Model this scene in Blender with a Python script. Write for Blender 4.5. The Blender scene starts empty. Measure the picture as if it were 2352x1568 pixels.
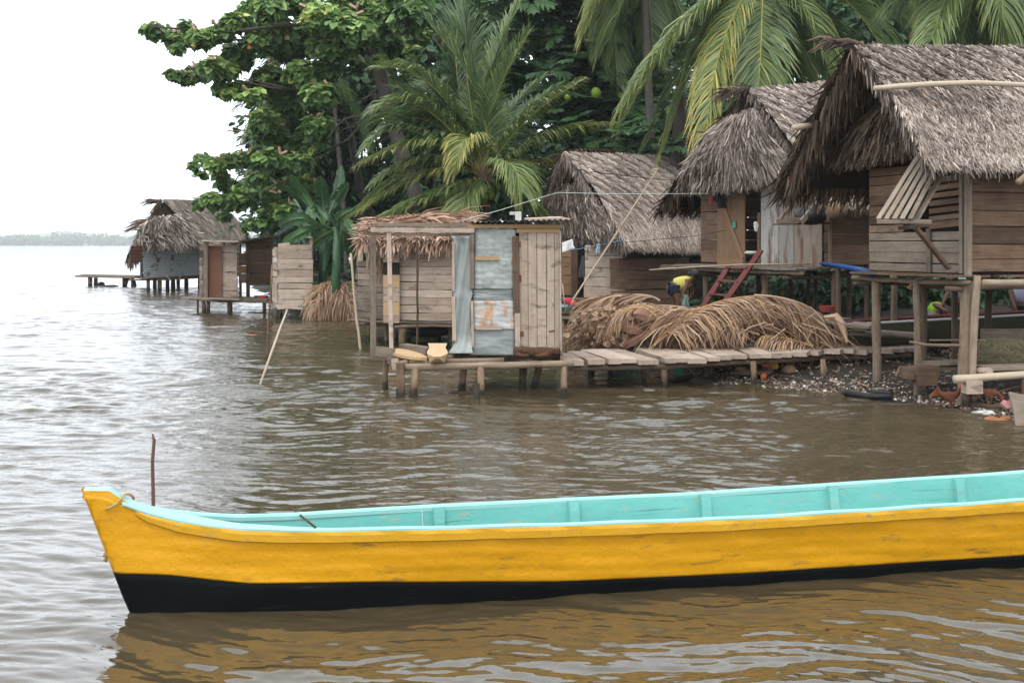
import bpy, math, random
import numpy as np
from mathutils import Vector
SC = bpy.context.scene
COL = SC.collection
RNG = np.random.default_rng(7)
random.seed(7)
# ---------------------------------------------------------------- camera
F = 2756.25; H = 2.2; CX = 1176.0; HY = 560.0     # survey of the photograph: focal length, eye height, horizon
cam = bpy.data.cameras.new('camera'); camo = bpy.data.objects.new('camera', cam); COL.objects.link(camo)
camo.location = (0, 0, H); camo.rotation_euler = (math.radians(90), 0, 0)
cam.lens = 42.1875; cam.sensor_width = 36; cam.shift_y = -0.0949; cam.clip_start = 0.1; cam.clip_end = 9000
SC.camera = camo
# ---------------------------------------------------------------- sky and light
SUN_EL, SUN_AZ = 58.0, 200.0
w = bpy.data.worlds.new('World'); SC.world = w; w.use_nodes = True
nt = w.node_tree; nt.nodes.clear()
sk = nt.nodes.new('ShaderNodeTexSky'); sk.sky_type = 'NISHITA'; sk.sun_disc = False
sk.sun_elevation = math.radians(SUN_EL); sk.sun_rotation = math.radians(SUN_AZ); sk.dust_density = 4; sk.air_density = 1.0
hs = nt.nodes.new('ShaderNodeHueSaturation'); hs.inputs['Saturation'].default_value = 0.3
mx = nt.nodes.new('ShaderNodeMix'); mx.data_type = 'RGBA'; mx.inputs[0].default_value = 0.8
tc = nt.nodes.new('ShaderNodeTexCoord'); nz = nt.nodes.new('ShaderNodeTexNoise'); nz.inputs['Scale'].default_value = 2.2; nz.inputs['Detail'].default_value = 4
cr = nt.nodes.new('ShaderNodeValToRGB')
cr.color_ramp.elements[0].position = .3; cr.color_ramp.elements[0].color = (8.6, 9.35, 10.3, 1)
cr.color_ramp.elements[1].position = .7; cr.color_ramp.elements[1].color = (10.5, 11.25, 12.2, 1)
bg = nt.nodes.new('ShaderNodeBackground'); bg.inputs[1].default_value = 0.15
ou = nt.nodes.new('ShaderNodeOutputWorld')
L = nt.links.new
L(sk.outputs[0], hs.inputs['Color']); L(tc.outputs['Generated'], nz.inputs['Vector']); L(nz.outputs[0], cr.inputs[0])
dt = nt.nodes.new('ShaderNodeVectorMath'); dt.operation = 'DOT_PRODUCT'; dt.inputs[1].default_value = (-.62, .76, .18); L(tc.outputs['Generated'], dt.inputs[0])
mr = nt.nodes.new('ShaderNodeMapRange'); mr.interpolation_type = 'SMOOTHSTEP'; L(dt.outputs['Value'], mr.inputs[0]); mr.inputs[1].default_value = .2; mr.inputs[2].default_value = 1.; mr.inputs[3].default_value = 1.; mr.inputs[4].default_value = 1.22   # added gradient: brighter sky at left lightens its reflection in the water
sc = nt.nodes.new('ShaderNodeVectorMath'); sc.operation = 'SCALE'; L(mr.outputs[0], sc.inputs['Scale'])
L(hs.outputs[0], mx.inputs[6]); L(cr.outputs[0], mx.inputs[7]); L(mx.outputs[2], sc.inputs[0]); L(sc.outputs[0], bg.inputs[0]); L(bg.outputs[0], ou.inputs[0])
sl = bpy.data.lights.new('sun', 'SUN'); sl.energy = 0.9; sl.angle = math.radians(25); sl.color = (1, .94, .85)
so = bpy.data.objects.new('sun', sl); COL.objects.link(so)
# sun_rotation is measured clockwise from +Y: direction to the sun
sd = Vector((math.sin(math.radians(SUN_AZ)) * math.cos(math.radians(SUN_EL)), math.cos(math.radians(SUN_AZ)) * math.cos(math.radians(SUN_EL)), math.sin(math.radians(SUN_EL))))
so.rotation_euler = sd.to_track_quat('Z', 'Y').to_euler(); so.location = (0, -5, 30)
SC.view_settings.view_transform = 'Standard'; SC.view_settings.look = 'None'; SC.view_settings.exposure = 0.58; SC.view_settings.gamma = 1
SC.render.engine = 'CYCLES'
try:
    SC.cycles.max_bounces = 6; SC.cycles.transparent_max_bounces = 6; SC.cycles.volume_bounces = 2
except Exception: pass

# ---------------------------------------------------------------- helpers
def A(*p): return np.array(p, dtype=float)
def W(dx, dy, Y): return A((dx - CX) * Y / F, Y, H - (dy - HY) * Y / F)
def WZ(dx, dy, z=0.0): return W(dx, dy, (H - z) * F / (dy - HY))
def z1(x, y): return 1837.5 + x / 2.7307, y / 2.7307
def z2(x, y): return 1493 + x / 2.7307, 114.8 + y / 2.7307
def z3(x, y): return 1837.5 + x / 3.0337, 516.8 + y / 3.0337
def z4(x, y): return 1148.4 + x / 3.4133, 287.1 + y / 3.4133
def z5(x, y): return 1263.3 + x / 3.4133, 574.2 + y / 3.4133
def z6(x, y): return 775.2 + x / 3.213, 459.4 + y / 3.213
def z7(x, y): return 172.3 + x / 3.0334, 402 + y / 3.0334
def zt(x, y): return 287 + x / 2.731, y / 2.731
def zp(x, y): return 803.9 + x / 2.731, y / 2.731
def zq(x, y): return 1320.7 + x / 3.4133, y / 3.4133
def P(c, Y): return W(c[0], c[1], Y)
def nrm(v):
    v = np.asarray(v, float); l = np.linalg.norm(v, axis=-1, keepdims=True); return v / np.maximum(l, 1e-9)
WLOC = {}
def tag(o, label=None, cat=None, group=None, kind=None):
    if label: o['label'] = label
    if cat: o['category'] = cat
    if group: o['group'] = group
    if kind: o['kind'] = kind
    return o
def thing(name, label, cat, loc, group=None):
    o = bpy.data.objects.new(name, None); COL.objects.link(o); o.location = tuple(float(c) for c in loc)
    o.empty_display_size = .2
    WLOC[o] = A(*o.location); return tag(o, label, cat, group)
def frame_of(d, ref=(0, 0, 1)):
    d = nrm(d); s = np.cross(d, ref)
    if np.linalg.norm(s) < 1e-3: s = np.cross(d, (1, 0, 0))
    s = nrm(s); return d, s, np.cross(s, d)
class MB:
    def __init__(s): s.v = []; s.f = []; s.uv = []; s.t = []; s.m = []; s.n = 0
    def add(s, v, f, uv=None, t=.5, m=0):
        v = np.asarray(v, float).reshape(-1, 3); f = np.asarray(f, int)
        if f.shape[1] == 3: f = np.hstack([f, -np.ones((len(f), 1), int)])
        g = np.where(f >= 0, f + s.n, -1); s.v.append(v); s.f.append(g); s.n += len(v)
        if uv is None: uv = np.zeros((len(f), 4, 2))
        uv = np.asarray(uv, float)
        if uv.shape[1] == 3: uv = np.concatenate([uv, uv[:, :1]], 1)
        s.uv.append(uv); s.t.append(np.broadcast_to(np.asarray(t, float), (len(f),)).copy()); s.m.append(np.full(len(f), m, int))
        return s
    def plank(s, p0, p1, wd, w, t, tint=.5, seg=1, wob=0., m=0, end=0.):
        """board from p0 to p1 (centre line), wd = width direction"""
        p0 = np.asarray(p0, float); p1 = np.asarray(p1, float)
        if end: 
            dd = nrm(p1 - p0); p0 = p0 - dd * random.uniform(0, end); p1 = p1 + dd * random.uniform(0, end)
        d = nrm(p1 - p0); wd = nrm(np.asarray(wd, float) - d * np.dot(wd, d)); nn = np.cross(d, wd); Ln = np.linalg.norm(p1 - p0)
        if seg == 1 and wob: seg = max(2, int(Ln / .35))
        k = seg + 1; tt = np.linspace(0, 1, k)[:, None]; c = p0 + (p1 - p0) * tt
        wa = np.full((k, 1), w / 2); wb = wa.copy()
        if wob: wa += RNG.uniform(-wob, wob, (k, 1)); wb += RNG.uniform(-wob, wob, (k, 1))
        e = t / 2; 
        V = np.stack([c - wd * wa - nn * e, c + wd * wb - nn * e, c + wd * wb + nn * e, c - wd * wa + nn * e], 1).reshape(-1, 3)
        f = []; uv = []; u0 = random.uniform(0, 50); v0 = random.uniform(0, 50)
        cs = [0, w, w + t, 2 * w + t, 2 * w + 2 * t]
        for i in range(seg):
            ua, ub = u0 + i * Ln / seg, u0 + (i + 1) * Ln / seg
            for j in range(4):
                a = i * 4 + j; b = i * 4 + (j + 1) % 4
                f.append((b, a, a + 4, b + 4)); uv.append([(ua, v0 + cs[j + 1]), (ua, v0 + cs[j]), (ub, v0 + cs[j]), (ub, v0 + cs[j + 1])])
        f.append((0, 1, 2, 3)); uv.append([(u0, v0), (u0 + .02, v0 + w), (u0 + t, v0 + w), (u0 + t, v0)])
        q = seg * 4; f.append((q + 3, q + 2, q + 1, q)); uv.append([(u0, v0), (u0 + .02, v0 + w), (u0 + t, v0 + w), (u0 + t, v0)])
        return s.add(V, f, uv, tint, m)
    def box(s, c, sx, sy, sz, tint=.5, m=0, rz=0.):
        u = A(math.cos(rz), math.sin(rz), 0); c = A(*c)
        return s.plank(c - u * sx / 2, c + u * sx / 2, (-u[1], u[0], 0), sy, sz, tint, m=m)
    def tube(s, pts, r, n=8, tint=.5, m=0, wob=0., cap=True):
        pts = np.asarray(pts, float); k = len(pts); r = np.broadcast_to(np.asarray(r, float), (k,)).copy()
        if wob:
            r *= 1 + RNG.uniform(-wob, wob, k)
        tg = np.gradient(pts, axis=0); tg = nrm(tg); ref = A(0, 0, 1) if abs(tg[0][2]) < .9 else A(1, 0, 0)
        sv = nrm(np.cross(tg, ref)); uvv = np.cross(sv, tg)
        an = np.linspace(0, 2 * math.pi, n, endpoint=False); rj = np.ones((k, n))
        if wob: rj += RNG.uniform(-wob, wob, (1, n)) * .7
        V = (pts[:, None] + r[:, None, None] * rj[:, :, None] * (np.cos(an)[None, :, None] * sv[:, None] + np.sin(an)[None, :, None] * uvv[:, None])).reshape(-1, 3)
        ln = np.concatenate([[0], np.cumsum(np.linalg.norm(np.diff(pts, axis=0), axis=1))]); u0 = random.uniform(0, 50); v0 = random.uniform(0, 50)
        f = []; uv = []
        for i in range(k - 1):
            for j in range(n):
                a = i * n + j; b = i * n + (j + 1) % n; va = v0 + j * r[0] * 6.28 / n; vb = va + r[0] * 6.28 / n
                f.append((a, b, b + n, a + n)); uv.append([(u0 + ln[i], va), (u0 + ln[i], vb), (u0 + ln[i + 1], vb), (u0 + ln[i + 1], va)])
        if cap:
            V = np.vstack([V, pts[:1], pts[-1:]]); c0 = k * n; c1 = c0 + 1
            for j in range(n):
                f.append(((j + 1) % n, j, c0, -1)); uv.append([(u0, v0), (u0 + .01, v0 + .03), (u0 + .02, v0 + .05), (0, 0)])
                q = (k - 1) * n; f.append((q + j, q + (j + 1) % n, c1, -1)); uv.append([(u0, v0), (u0 + .01, v0 + .03), (u0 + .02, v0 + .05), (0, 0)])
        return s.add(V, f, uv, tint, m)
    def log(s, p0, p1, r, tint=.5, n=8, wob=.12, bend=.0, taper=1., m=0):
        r = r * .64
        p0 = np.asarray(p0, float); p1 = np.asarray(p1, float); k = max(3, int(np.linalg.norm(p1 - p0) / .25) + 1); t = np.linspace(0, 1, k)[:, None]
        c = p0 + (p1 - p0) * t
        if bend: c = c + RNG.normal(0, bend, 3) * np.sin(t * 3.14) + RNG.normal(0, bend * .35, (k, 3)) * (np.sin(t * 3.14) > .1)
        return s.tube(c, r * (1 + (taper - 1) * t[:, 0]), n, tint, m, wob)
    def grid(s, G, tint=.5, m=0, uvs=1., flip=False):
        G = np.asarray(G, float); a, b = G.shape[:2]; idx = np.arange(a * b).reshape(a, b)
        f = np.stack([idx[:-1, :-1], idx[1:, :-1], idx[1:, 1:], idx[:-1, 1:]], -1).reshape(-1, 4)
        if flip: f = f[:, ::-1]
        U = np.concatenate([[0], np.cumsum(np.linalg.norm(np.diff(G[:, 0], axis=0), axis=1))]) ; Vv = np.concatenate([[0], np.cumsum(np.linalg.norm(np.diff(G[0], axis=0), axis=1))])
        uvg = np.stack(np.meshgrid(U, Vv, indexing='ij'), -1).reshape(-1, 2) * uvs + random.uniform(0, 20)
        return s.add(G.reshape(-1, 3), f, uvg[f], tint, m)
    def ell(s, c, rx, ry, rz, tint=.5, m=0, n=12, k=8, jit=0.):
        th = np.linspace(0, math.pi, k); ph = np.linspace(0, 2 * math.pi, n + 1)
        G = np.stack([np.sin(th)[:, None] * np.cos(ph) * rx, np.sin(th)[:, None] * np.sin(ph) * ry, np.cos(th)[:, None] * np.ones_like(ph) * rz], -1)
        if jit:
            q = 1 + RNG.uniform(-jit, jit, (k, n + 1, 1)); q[:, -1] = q[:, 0]; q[0] = q[0, 0]; q[-1] = q[-1, 0]; G = G * q
        return s.grid(G + A(*c), tint, m)
    def build(s, name, mats, parent=None, label=None, cat=None, group=None, kind=None, smooth=False, solid=0.):
        if not s.v: return None
        v = np.concatenate(s.v); f = np.concatenate(s.f); uv = np.concatenate(s.uv); t = np.concatenate(s.t); mi = np.concatenate(s.m)
        if parent is not None: org = WLOC[parent]
        elif kind: org = A(0, 0, 0)
        else: org = A((v[:, 0].min() + v[:, 0].max()) / 2, (v[:, 1].min() + v[:, 1].max()) / 2, v[:, 2].min())
        me = bpy.data.meshes.new(name); mask = f >= 0; ls = mask.sum(1); loops = f[mask]
        me.vertices.add(len(v)); me.vertices.foreach_set('co', (v - org).astype(np.float32).ravel())
        me.loops.add(len(loops)); me.loops.foreach_set('vertex_index', loops.astype(np.int32))
        me.polygons.add(len(f)); me.polygons.foreach_set('loop_start', np.concatenate([[0], np.cumsum(ls)[:-1]]).astype(np.int32)); me.polygons.foreach_set('loop_total', ls.astype(np.int32))
        me.polygons.foreach_set('material_index', mi.astype(np.int32))
        me.update(calc_edges=True)
        ul = me.uv_layers.new(name='UVMap'); ul.data.foreach_set('uv', uv[mask].astype(np.float32).ravel())
        at = me.attributes.new('tint', 'FLOAT', 'FACE'); at.data.foreach_set('value', t.astype(np.float32))
        me.polygons.foreach_set('use_smooth', np.full(len(f), bool(smooth)))
        me.validate(); me.update()
        if not isinstance(mats, (list, tuple)): mats = [mats]
        for q in mats: me.materials.append(q)
        o = bpy.data.objects.new(name, me); COL.objects.link(o)
        if parent is not None: o.parent = parent
        else: o.location = tuple(org)
        WLOC[o] = org
        if solid:
            md = o.modifiers.new('solid', 'SOLIDIFY'); md.thickness = solid; md.offset = 0
        return tag(o, label, cat, group, kind)

# ---------------------------------------------------------------- materials
def mat(name, stops, rough=.8, grain=None, ga=.25, patch=None, pa=.2, bump=0., bscale=None, transl=0., spec=.3, stain=None, metal=0., tide=False):
    """colour ramp driven by each piece's own tint + wood grain (uv) + patches (object space)"""
    m = bpy.data.materials.new(name); m.use_nodes = True; n = m.node_tree.nodes; l = m.node_tree.links.new
    b = n['Principled BSDF']; out = n['Material Output']
    at = n.new('ShaderNodeAttribute'); at.attribute_name = 'tint'; val = at.outputs['Fac']
    tc = n.new('ShaderNodeTexCoord'); gsock = None
    def noise(vec, sc, det, mapsc=None):
        if mapsc:
            mp = n.new('ShaderNodeMapping'); mp.inputs['Scale'].default_value = mapsc; l(vec, mp.inputs[0]); vec = mp.outputs[0]
        q = n.new('ShaderNodeTexNoise'); q.inputs['Scale'].default_value = sc; q.inputs['Detail'].default_value = det; q.inputs['Roughness'].default_value = .65; l(vec, q.inputs['Vector']); return q.outputs[0]
    def madd(a, bsock, k):
        s = n.new('ShaderNodeMath'); s.operation = 'SUBTRACT'; l(bsock, s.inputs[0]); s.inputs[1].default_value = .5
        q = n.new('ShaderNodeMath'); q.operation = 'MULTIPLY_ADD'; l(s.outputs[0], q.inputs[0]); q.inputs[1].default_value = k * 2; l(a, q.inputs[2]); return q.outputs[0]
    if grain:
        gsock = noise(tc.outputs['UV'], 1., 5, (grain[0], grain[1], 1)); val = madd(val, gsock, ga)
    if patch:
        ps = noise(tc.outputs['Object'], patch, 4); val = madd(val, ps, pa)
    cr = n.new('ShaderNodeValToRGB'); e = cr.color_ramp.elements
    while len(e) < len(stops): e.new(.5)
    for i, (p, c) in enumerate(stops): e[i].position = p; e[i].color = (*c, 1)
    l(val, cr.inputs[0]); col = cr.outputs[0]
    if stain:      # (colour, noise scale xyz, threshold, softness)
        for (sc, ssc, th, so_, *o) in stain:
            ns = noise(tc.outputs[o[0] if o else 'Object'], 1., 4, ssc); mr = n.new('ShaderNodeMapRange'); l(ns, mr.inputs[0]); mr.inputs[1].default_value = th - so_; mr.inputs[2].default_value = th + so_
            mi = n.new('ShaderNodeMix'); mi.data_type = 'RGBA'; l(mr.outputs[0], mi.inputs[0]); l(col, mi.inputs[6]); mi.inputs[7].default_value = (*sc, 1); col = mi.outputs[2]
    if tide:       # wet, weed-dark band left by the water
        ge = n.new('ShaderNodeNewGeometry'); sx = n.new('ShaderNodeSeparateXYZ'); l(ge.outputs['Position'], sx.inputs[0]); nz_ = noise(tc.outputs['Object'], 9, 3); k_ = n.new('ShaderNodeMath'); k_.operation = 'MULTIPLY_ADD'; l(nz_, k_.inputs[0]); k_.inputs[1].default_value = -.22; l(sx.outputs[2], k_.inputs[2])
        mr = n.new('ShaderNodeMapRange'); l(k_.outputs[0], mr.inputs[0]); mr.inputs[1].default_value = -.02; mr.inputs[2].default_value = .05; mr.inputs[3].default_value = 1; mr.inputs[4].default_value = 0
        mi = n.new('ShaderNodeMix'); mi.data_type = 'RGBA'; l(mr.outputs[0], mi.inputs[0]); l(col, mi.inputs[6]); mi.inputs[7].default_value = (.028, .024, .015, 1); col = mi.outputs[2]
    l(col, b.inputs['Base Color']); b.inputs['Roughness'].default_value = rough; b.inputs['Metallic'].default_value = metal
    b.inputs['Specular IOR Level'].default_value = spec
    if bump:
        src = gsock if (gsock is not None and not bscale) else noise(tc.outputs['Object'], bscale or 30, 4)
        bp = n.new('ShaderNodeBump'); bp.inputs['Strength'].default_value = bump; bp.inputs['Distance'].default_value = .02; l(src, bp.inputs['Height']); l(bp.outputs[0], b.inputs['Normal'])
    if transl:
        tr = n.new('ShaderNodeBsdfTranslucent'); l(col, tr.inputs[0]); ms = n.new('ShaderNodeMixShader'); ms.inputs[0].default_value = transl
        l(b.outputs[0], ms.inputs[1]); l(tr.outputs[0], ms.inputs[2]); l(ms.outputs[0], out.inputs['Surface'])
    return m
g = (1.5, 38)
DIRT = [((.045, .036, .028), (1.3, 1.3, 5.), .68, .1)]
WOODG = mat('weathered_grey_wood', [(0, (0.02783, 0.02038, 0.01468)), (.3, (0.09047, 0.06686, 0.04799)), (.6, (0.2018, 0.1592, 0.1185)), (1, (0.348, 0.2866, 0.2145))], .85, g, .38, 3.5, .26, .6, stain=DIRT)
WOODB = mat('brown_board', [(0, (0.02343, 0.01419, 0.009062)), (.35, (0.09371, 0.05542, 0.03323)), (.65, (0.1796, 0.1115, 0.06948)), (1, (0.2967, 0.1961, 0.1268))], .85, g, .36, 3.2, .3, .6, stain=DIRT)
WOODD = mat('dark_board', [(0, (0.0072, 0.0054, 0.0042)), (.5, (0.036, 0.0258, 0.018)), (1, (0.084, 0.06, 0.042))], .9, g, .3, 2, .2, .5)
WOODF = mat('fresh_cut_wood', [(0, (0.136, 0.07225, 0.034)), (.5, (0.357, 0.221, 0.1105)), (1, (0.527, 0.391, 0.238))], .75, g, .25, 3, .1, .3)
WOODL = mat('pale_worn_wood', [(0, (0.08464, 0.05928, 0.04239)), (.35, (0.2539, 0.1897, 0.1387)), (.7, (0.4063, 0.3161, 0.2466)), (1, (0.5248, 0.4347, 0.3545))], .8, g, .38, 4, .26, .5, stain=[((.06, .045, .032), (2.5, 2.5, 7.), .66, .10)])
WOODO = mat('orange_brown_door_wood', [(0, (0.0425, 0.0255, 0.0153)), (.4, (0.17, 0.09775, 0.0527)), (1, (0.306, 0.187, 0.1105))], .8, g, .3, 3, .15, .4)
LOG = mat('barked_log', [(0, (0.01711, 0.01244, 0.008467)), (.4, (0.09331, 0.06221, 0.03931)), (.7, (0.2022, 0.1452, 0.09979)), (1, (0.3499, 0.2696, 0.1935))], .9, (2.5, 18), .3, 5, .22, .6)
PILE = mat('wet_pile_wood', [(0, (0.01215, 0.00864, 0.0063)), (.4, (0.1053, 0.0648, 0.0378)), (.7, (0.2268, 0.1512, 0.0945)), (1, (0.3402, 0.2448, 0.1638))], .8, (2.5, 14), .3, 6, .3, .6, tide=True)
THG = mat('grey_thatch', [(0, (0.01491, 0.009328, 0.007241)), (.3, (0.05856, 0.04104, 0.03138)), (.55, (0.1703, 0.1306, 0.1046)), (.8, (0.3514, 0.2845, 0.2333)), (1, (0.5537, 0.4571, 0.3781))], .7, None, 0, 1.6, .16, spec=.35)
THB = mat('brown_thatch', [(0, (0.01377, 0.009163, 0.005984)), (.35, (0.06426, 0.04165, 0.02768)), (.65, (0.1652, 0.1125, 0.0748)), (1, (0.3305, 0.2416, 0.1683))], .75, None, 0, 1.8, .15, spec=.3)
THP = mat('pinkish_dry_thatch', [(0, (0.05, 0.03, 0.02)), (.4, (0.24, 0.14, 0.09)), (.7, (0.44, 0.28, 0.19)), (1, (0.62, 0.46, 0.34))], .7, None, 0, 2, .12)
THM = mat('mossy_thatch', [(0, (0.03276, 0.02625, 0.01777)), (.4, (0.131, 0.105, 0.07699)), (.75, (0.2621, 0.2205, 0.1727)), (1, (0.415, 0.357, 0.2961))], .8, None, 0, .8, .16)
THU = mat('thatch_underside', [(0, (0.01, 0.007, 0.005)), (1, (0.05, 0.035, 0.024))], .95, None, 0, 3, .2)
PALM = mat('palm_leaf', [(0, (0.02924, 0.05314, 0.02258)), (.3, (0.07307, 0.1255, 0.05019)), (.55, (0.1624, 0.2288, 0.07779)), (.75, (0.3086, 0.3247, 0.09411)), (.88, (0.5845, 0.4429, 0.113)), (1, (0.5521, 0.3247, 0.1255))], .42, None, 0, .9, .08, transl=.28, spec=.5)
DRY = mat('dry_frond', [(0, (0.04702, 0.02903, 0.0181)), (.3, (0.1787, 0.1012, 0.05882)), (.6, (0.3574, 0.2244, 0.1402)), (.85, (0.5172, 0.3695, 0.2533)), (1, (0.5172, 0.2903, 0.09049))], .7, None, 0, 3, .1, transl=.15)
LEAF = mat('broad_leaf', [(0, (0.02954, 0.06357, 0.02229)), (.3, (0.07386, 0.1483, 0.04641)), (.6, (0.1847, 0.2967, 0.08356)), (.85, (0.394, 0.5298, 0.1485)), (.93, (0.7386, 0.5934, 0.1114)), (1, (0.9849, 0.2755, 0.05571))], .5, None, 0, .7, .08, transl=.3, spec=.4)
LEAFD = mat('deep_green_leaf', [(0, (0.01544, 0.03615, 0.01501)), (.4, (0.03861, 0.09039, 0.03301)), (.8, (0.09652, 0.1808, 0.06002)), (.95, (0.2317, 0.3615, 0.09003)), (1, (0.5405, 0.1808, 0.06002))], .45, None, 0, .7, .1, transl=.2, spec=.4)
BANL = mat('banana_leaf', [(0, (0.022, 0.055, 0.0275)), (.5, (0.066, 0.154, 0.0605)), (.85, (0.176, 0.297, 0.11)), (1, (0.418, 0.352, 0.11))], .4, (3, 30), .06, 1, .1, transl=.3, spec=.5)
FRU = mat('green_fruit', [(0, (0.0525, 0.105, 0.015)), (1, (0.255, 0.36, 0.045))], .5, None, 0, 20, .1)
BARK = mat('tree_bark', [(0, (0.02053, 0.01711, 0.01368)), (.5, (0.07527, 0.06501, 0.05474)), (1, (0.1505, 0.13, 0.1129))], .9, (2, 14), .3, 3, .2, .6)
SOIL = mat('shore_soil', [(0, (0.006885, 0.005355, 0.003825)), (.4, (0.02104, 0.01606, 0.01147)), (.7, (0.04208, 0.03366, 0.02448)), (1, (0.07268, 0.0612, 0.0459))], .9, None, 0, 2.2, .45, .8, 9)
SHELL = mat('shell_and_pebble', [(0, (0.036, 0.0252, 0.018)), (.4, (0.144, 0.1008, 0.072)), (.7, (0.3024, 0.2448, 0.1872)), (1, (0.54, 0.504, 0.4464))], .7)
GALV = mat('galvanised_sheet', [(0, (0.106, 0.115, 0.1064)), (.5, (0.2438, 0.26, 0.2422)), (1, (0.4452, 0.46, 0.4275))], .55, None, 0, 14, .42, .15, 60, metal=.1, spec=.5, stain=[((.30, .17, .08), (9, 9, 5), .73, .04)])
GALVP = mat('smooth_pale_tin', [(0, (0.147, 0.165, 0.1551)), (.5, (0.2625, 0.285, 0.2679)), (1, (0.441, 0.45, 0.4136))], .5, None, 0, 3, .3, .12, 9, metal=.1, spec=.5)
RUSTW = mat('rust_washed_tin', [(0, (0.234, 0.2418, 0.234)), (1, (0.4836, 0.4758, 0.4524))], .5, None, 0, 6, .15, .2, 12, metal=.15, stain=[((.42, .22, .10), (7, 7, 2.2), .54, .09), ((.10, .05, .03), (16, 16, 12), .72, .02)])
CORR = mat('weathered_corrugated_iron', [(0, (0.1728, 0.1836, 0.1944)), (.5, (0.3024, 0.324, 0.3348)), (1, (0.4536, 0.486, 0.4968))], .5, None, 0, 2, .2, metal=.3, stain=[((.13, .06, .035), (2.2, 2.2, 2.2), .62, .05)])
CORRV = mat('rust_streaked_corrugated_iron', [(0, (.17, .16, .14)), (.5, (.32, .30, .27)), (1, (.50, .48, .44))], .55, None, 0, 3, .25, metal=.2, stain=[((.13, .065, .04), (4.5, 4.5, .7), .57, .07)])
RUST = mat('rusted_iron', [(0, (.05, .022, .014)), (.6, (.16, .065, .035)), (1, (.28, .15, .09))], .8, None, 0, 4, .3, .3, 20)
REDP = mat('worn_red_paint', [(0, (0.03468, 0.009248, 0.007398)), (.6, (0.1098, 0.02081, 0.0185)), (1, (0.185, 0.09248, 0.07861))], .7, (2, 20), .2, 5, .2, .3)
YEL = mat('yellow_boat_paint', [(0, (0.38, 0.1679, 0.00684)), (.35, (0.57, 0.2644, 0.004104)), (.6, (0.684, 0.3232, 0.004104)), (1, (0.76, 0.3945, 0.01368))], .45, (.9, 22), .12, 2.4, .24, .45, 14, spec=.4, stain=[((.30, .15, .03), (3, 3, 14), .665, .06), ((.36, .22, .10), (11, 11, 26), .71, .03)])
RAILY = mat('scuffed_yellow_rail', [(0, (0.36, 0.1786, 0.027)), (.4, (0.6, 0.3102, 0.0135)), (1, (0.74, 0.4042, 0.045))], .45, (2, 30), .12, 4, .2, .35, 14, stain=[((.36, .22, .11), (12, 12, 40), .66, .06), ((.55, .50, .46), (20, 20, 50), .71, .03)])
BLK = mat('black_bottom_paint', [(0, (.003, .004, .005)), (1, (.009, .010, .010))], .5, (1, 12), .2, 3, .2, .35, 12, stain=[((.02, .02, .016), (2, 2, 20), .68, .05)], spec=.02)
TURQ = mat('turquoise_boat_paint', [(0, (0.0736, 0.2723, 0.2429)), (.5, (0.1398, 0.4048, 0.3606)), (1, (0.2429, 0.5005, 0.4563))], .5, (1.2, 14), .1, 3, .2, .4, 8, stain=[((.30, .36, .28), (5, 5, 16), .63, .06), ((.09, .24, .21), (1.2, 1.2, 42), .66, .02), ((.22, .30, .25), (1.2, 1.2, 4), .66, .12)])
TURQT = mat('pale_turquoise_rim', [(0, (0.1806, 0.4118, 0.3775)), (1, (0.3468, 0.5491, 0.5079))], .5, None, 0, 6, .3, .2, 20, stain=[((.5, .5, .45), (16, 16, 16), .68, .04)])
ROPE = mat('straw_rope', [(0, (.25, .17, .07)), (1, (.50, .37, .17))], .9, None, 0, 40, .3)
NET = mat('old_net', [(0, (.10, .09, .05)), (1, (.30, .26, .16))], .9, transl=.2)
NETG = mat('green_net', [(0, (.02, .05, .035)), (1, (.07, .14, .10))], .9)
BAMB = mat('bamboo_pole', [(0, (.12, .085, .05)), (.5, (.30, .22, .14)), (1, (.50, .42, .31))], .6, (1.5, 20), .2, 4, .15, .2)
SKIN = mat('brown_skin', [(0, (.10, .045, .025)), (1, (.20, .09, .05))], .6)
HAIR = mat('black_hair', [(0, (.01, .008, .007)), (1, (.02, .016, .014))], .6)
DOGM = mat('brown_dog_fur', [(0, (0.064, 0.032, 0.0192)), (.45, (0.32, 0.136, 0.056)), (1, (0.672, 0.336, 0.144))], .9, None, 0, 9, .3, .6, 60)
HEN = mat('russet_feathers', [(0, (0.0966, 0.0322, 0.0161)), (.5, (0.4025, 0.1127, 0.04025)), (1, (0.6762, 0.2737, 0.0805))], .8, None, 0, 25, .35, .4, 60)
def flat(name, c, rough=.8, k=.12, transl=0.):
    c = A(*c); return mat(name, [(0, tuple(c * (1 - 2.5 * k))), (1, tuple(np.minimum(c * (1 + 2 * k), .9)))], rough, None, 0, 7, .35, transl=transl)
YSH = flat('yellow_shirt', (.62, .55, .13)); DEN = flat('dark_denim', (.035, .045, .065)); LIME = flat('lime_shirt', (.28, .55, .04)); LAV = flat('lavender_shirt', (.38, .38, .50)); PBL = flat('pale_blue_shirt', (.30, .37, .42))
WCL = flat('white_cloth', (.74, .72, .70), transl=.2); RCL = flat('faded_red_cloth', (.45, .10, .07)); NAVY = flat('navy_cloth', (.04, .04, .12)); BCL = flat('black_cloth', (.02, .025, .022)); GCL = flat('grey_green_cloth', (.12, .20, .16)); BUF = flat('buff_cloth', (.34, .30, .22)); PBC = flat('pale_blue_cloth', (.30, .38, .42))
BLUE = flat('blue_plastic', (.006, .05, .18), .4); GRNP = flat('green_plastic', (.01, .22, .12), .4); ORAN = flat('orange_plastic', (.38, .09, .03), .5); YPL = flat('yellow_plastic', (.70, .48, .03), .5); WPL = flat('white_plastic', (.5, .5, .48), .5); BLKP = flat('black_rubber', (.012, .012, .012), .5)
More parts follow.
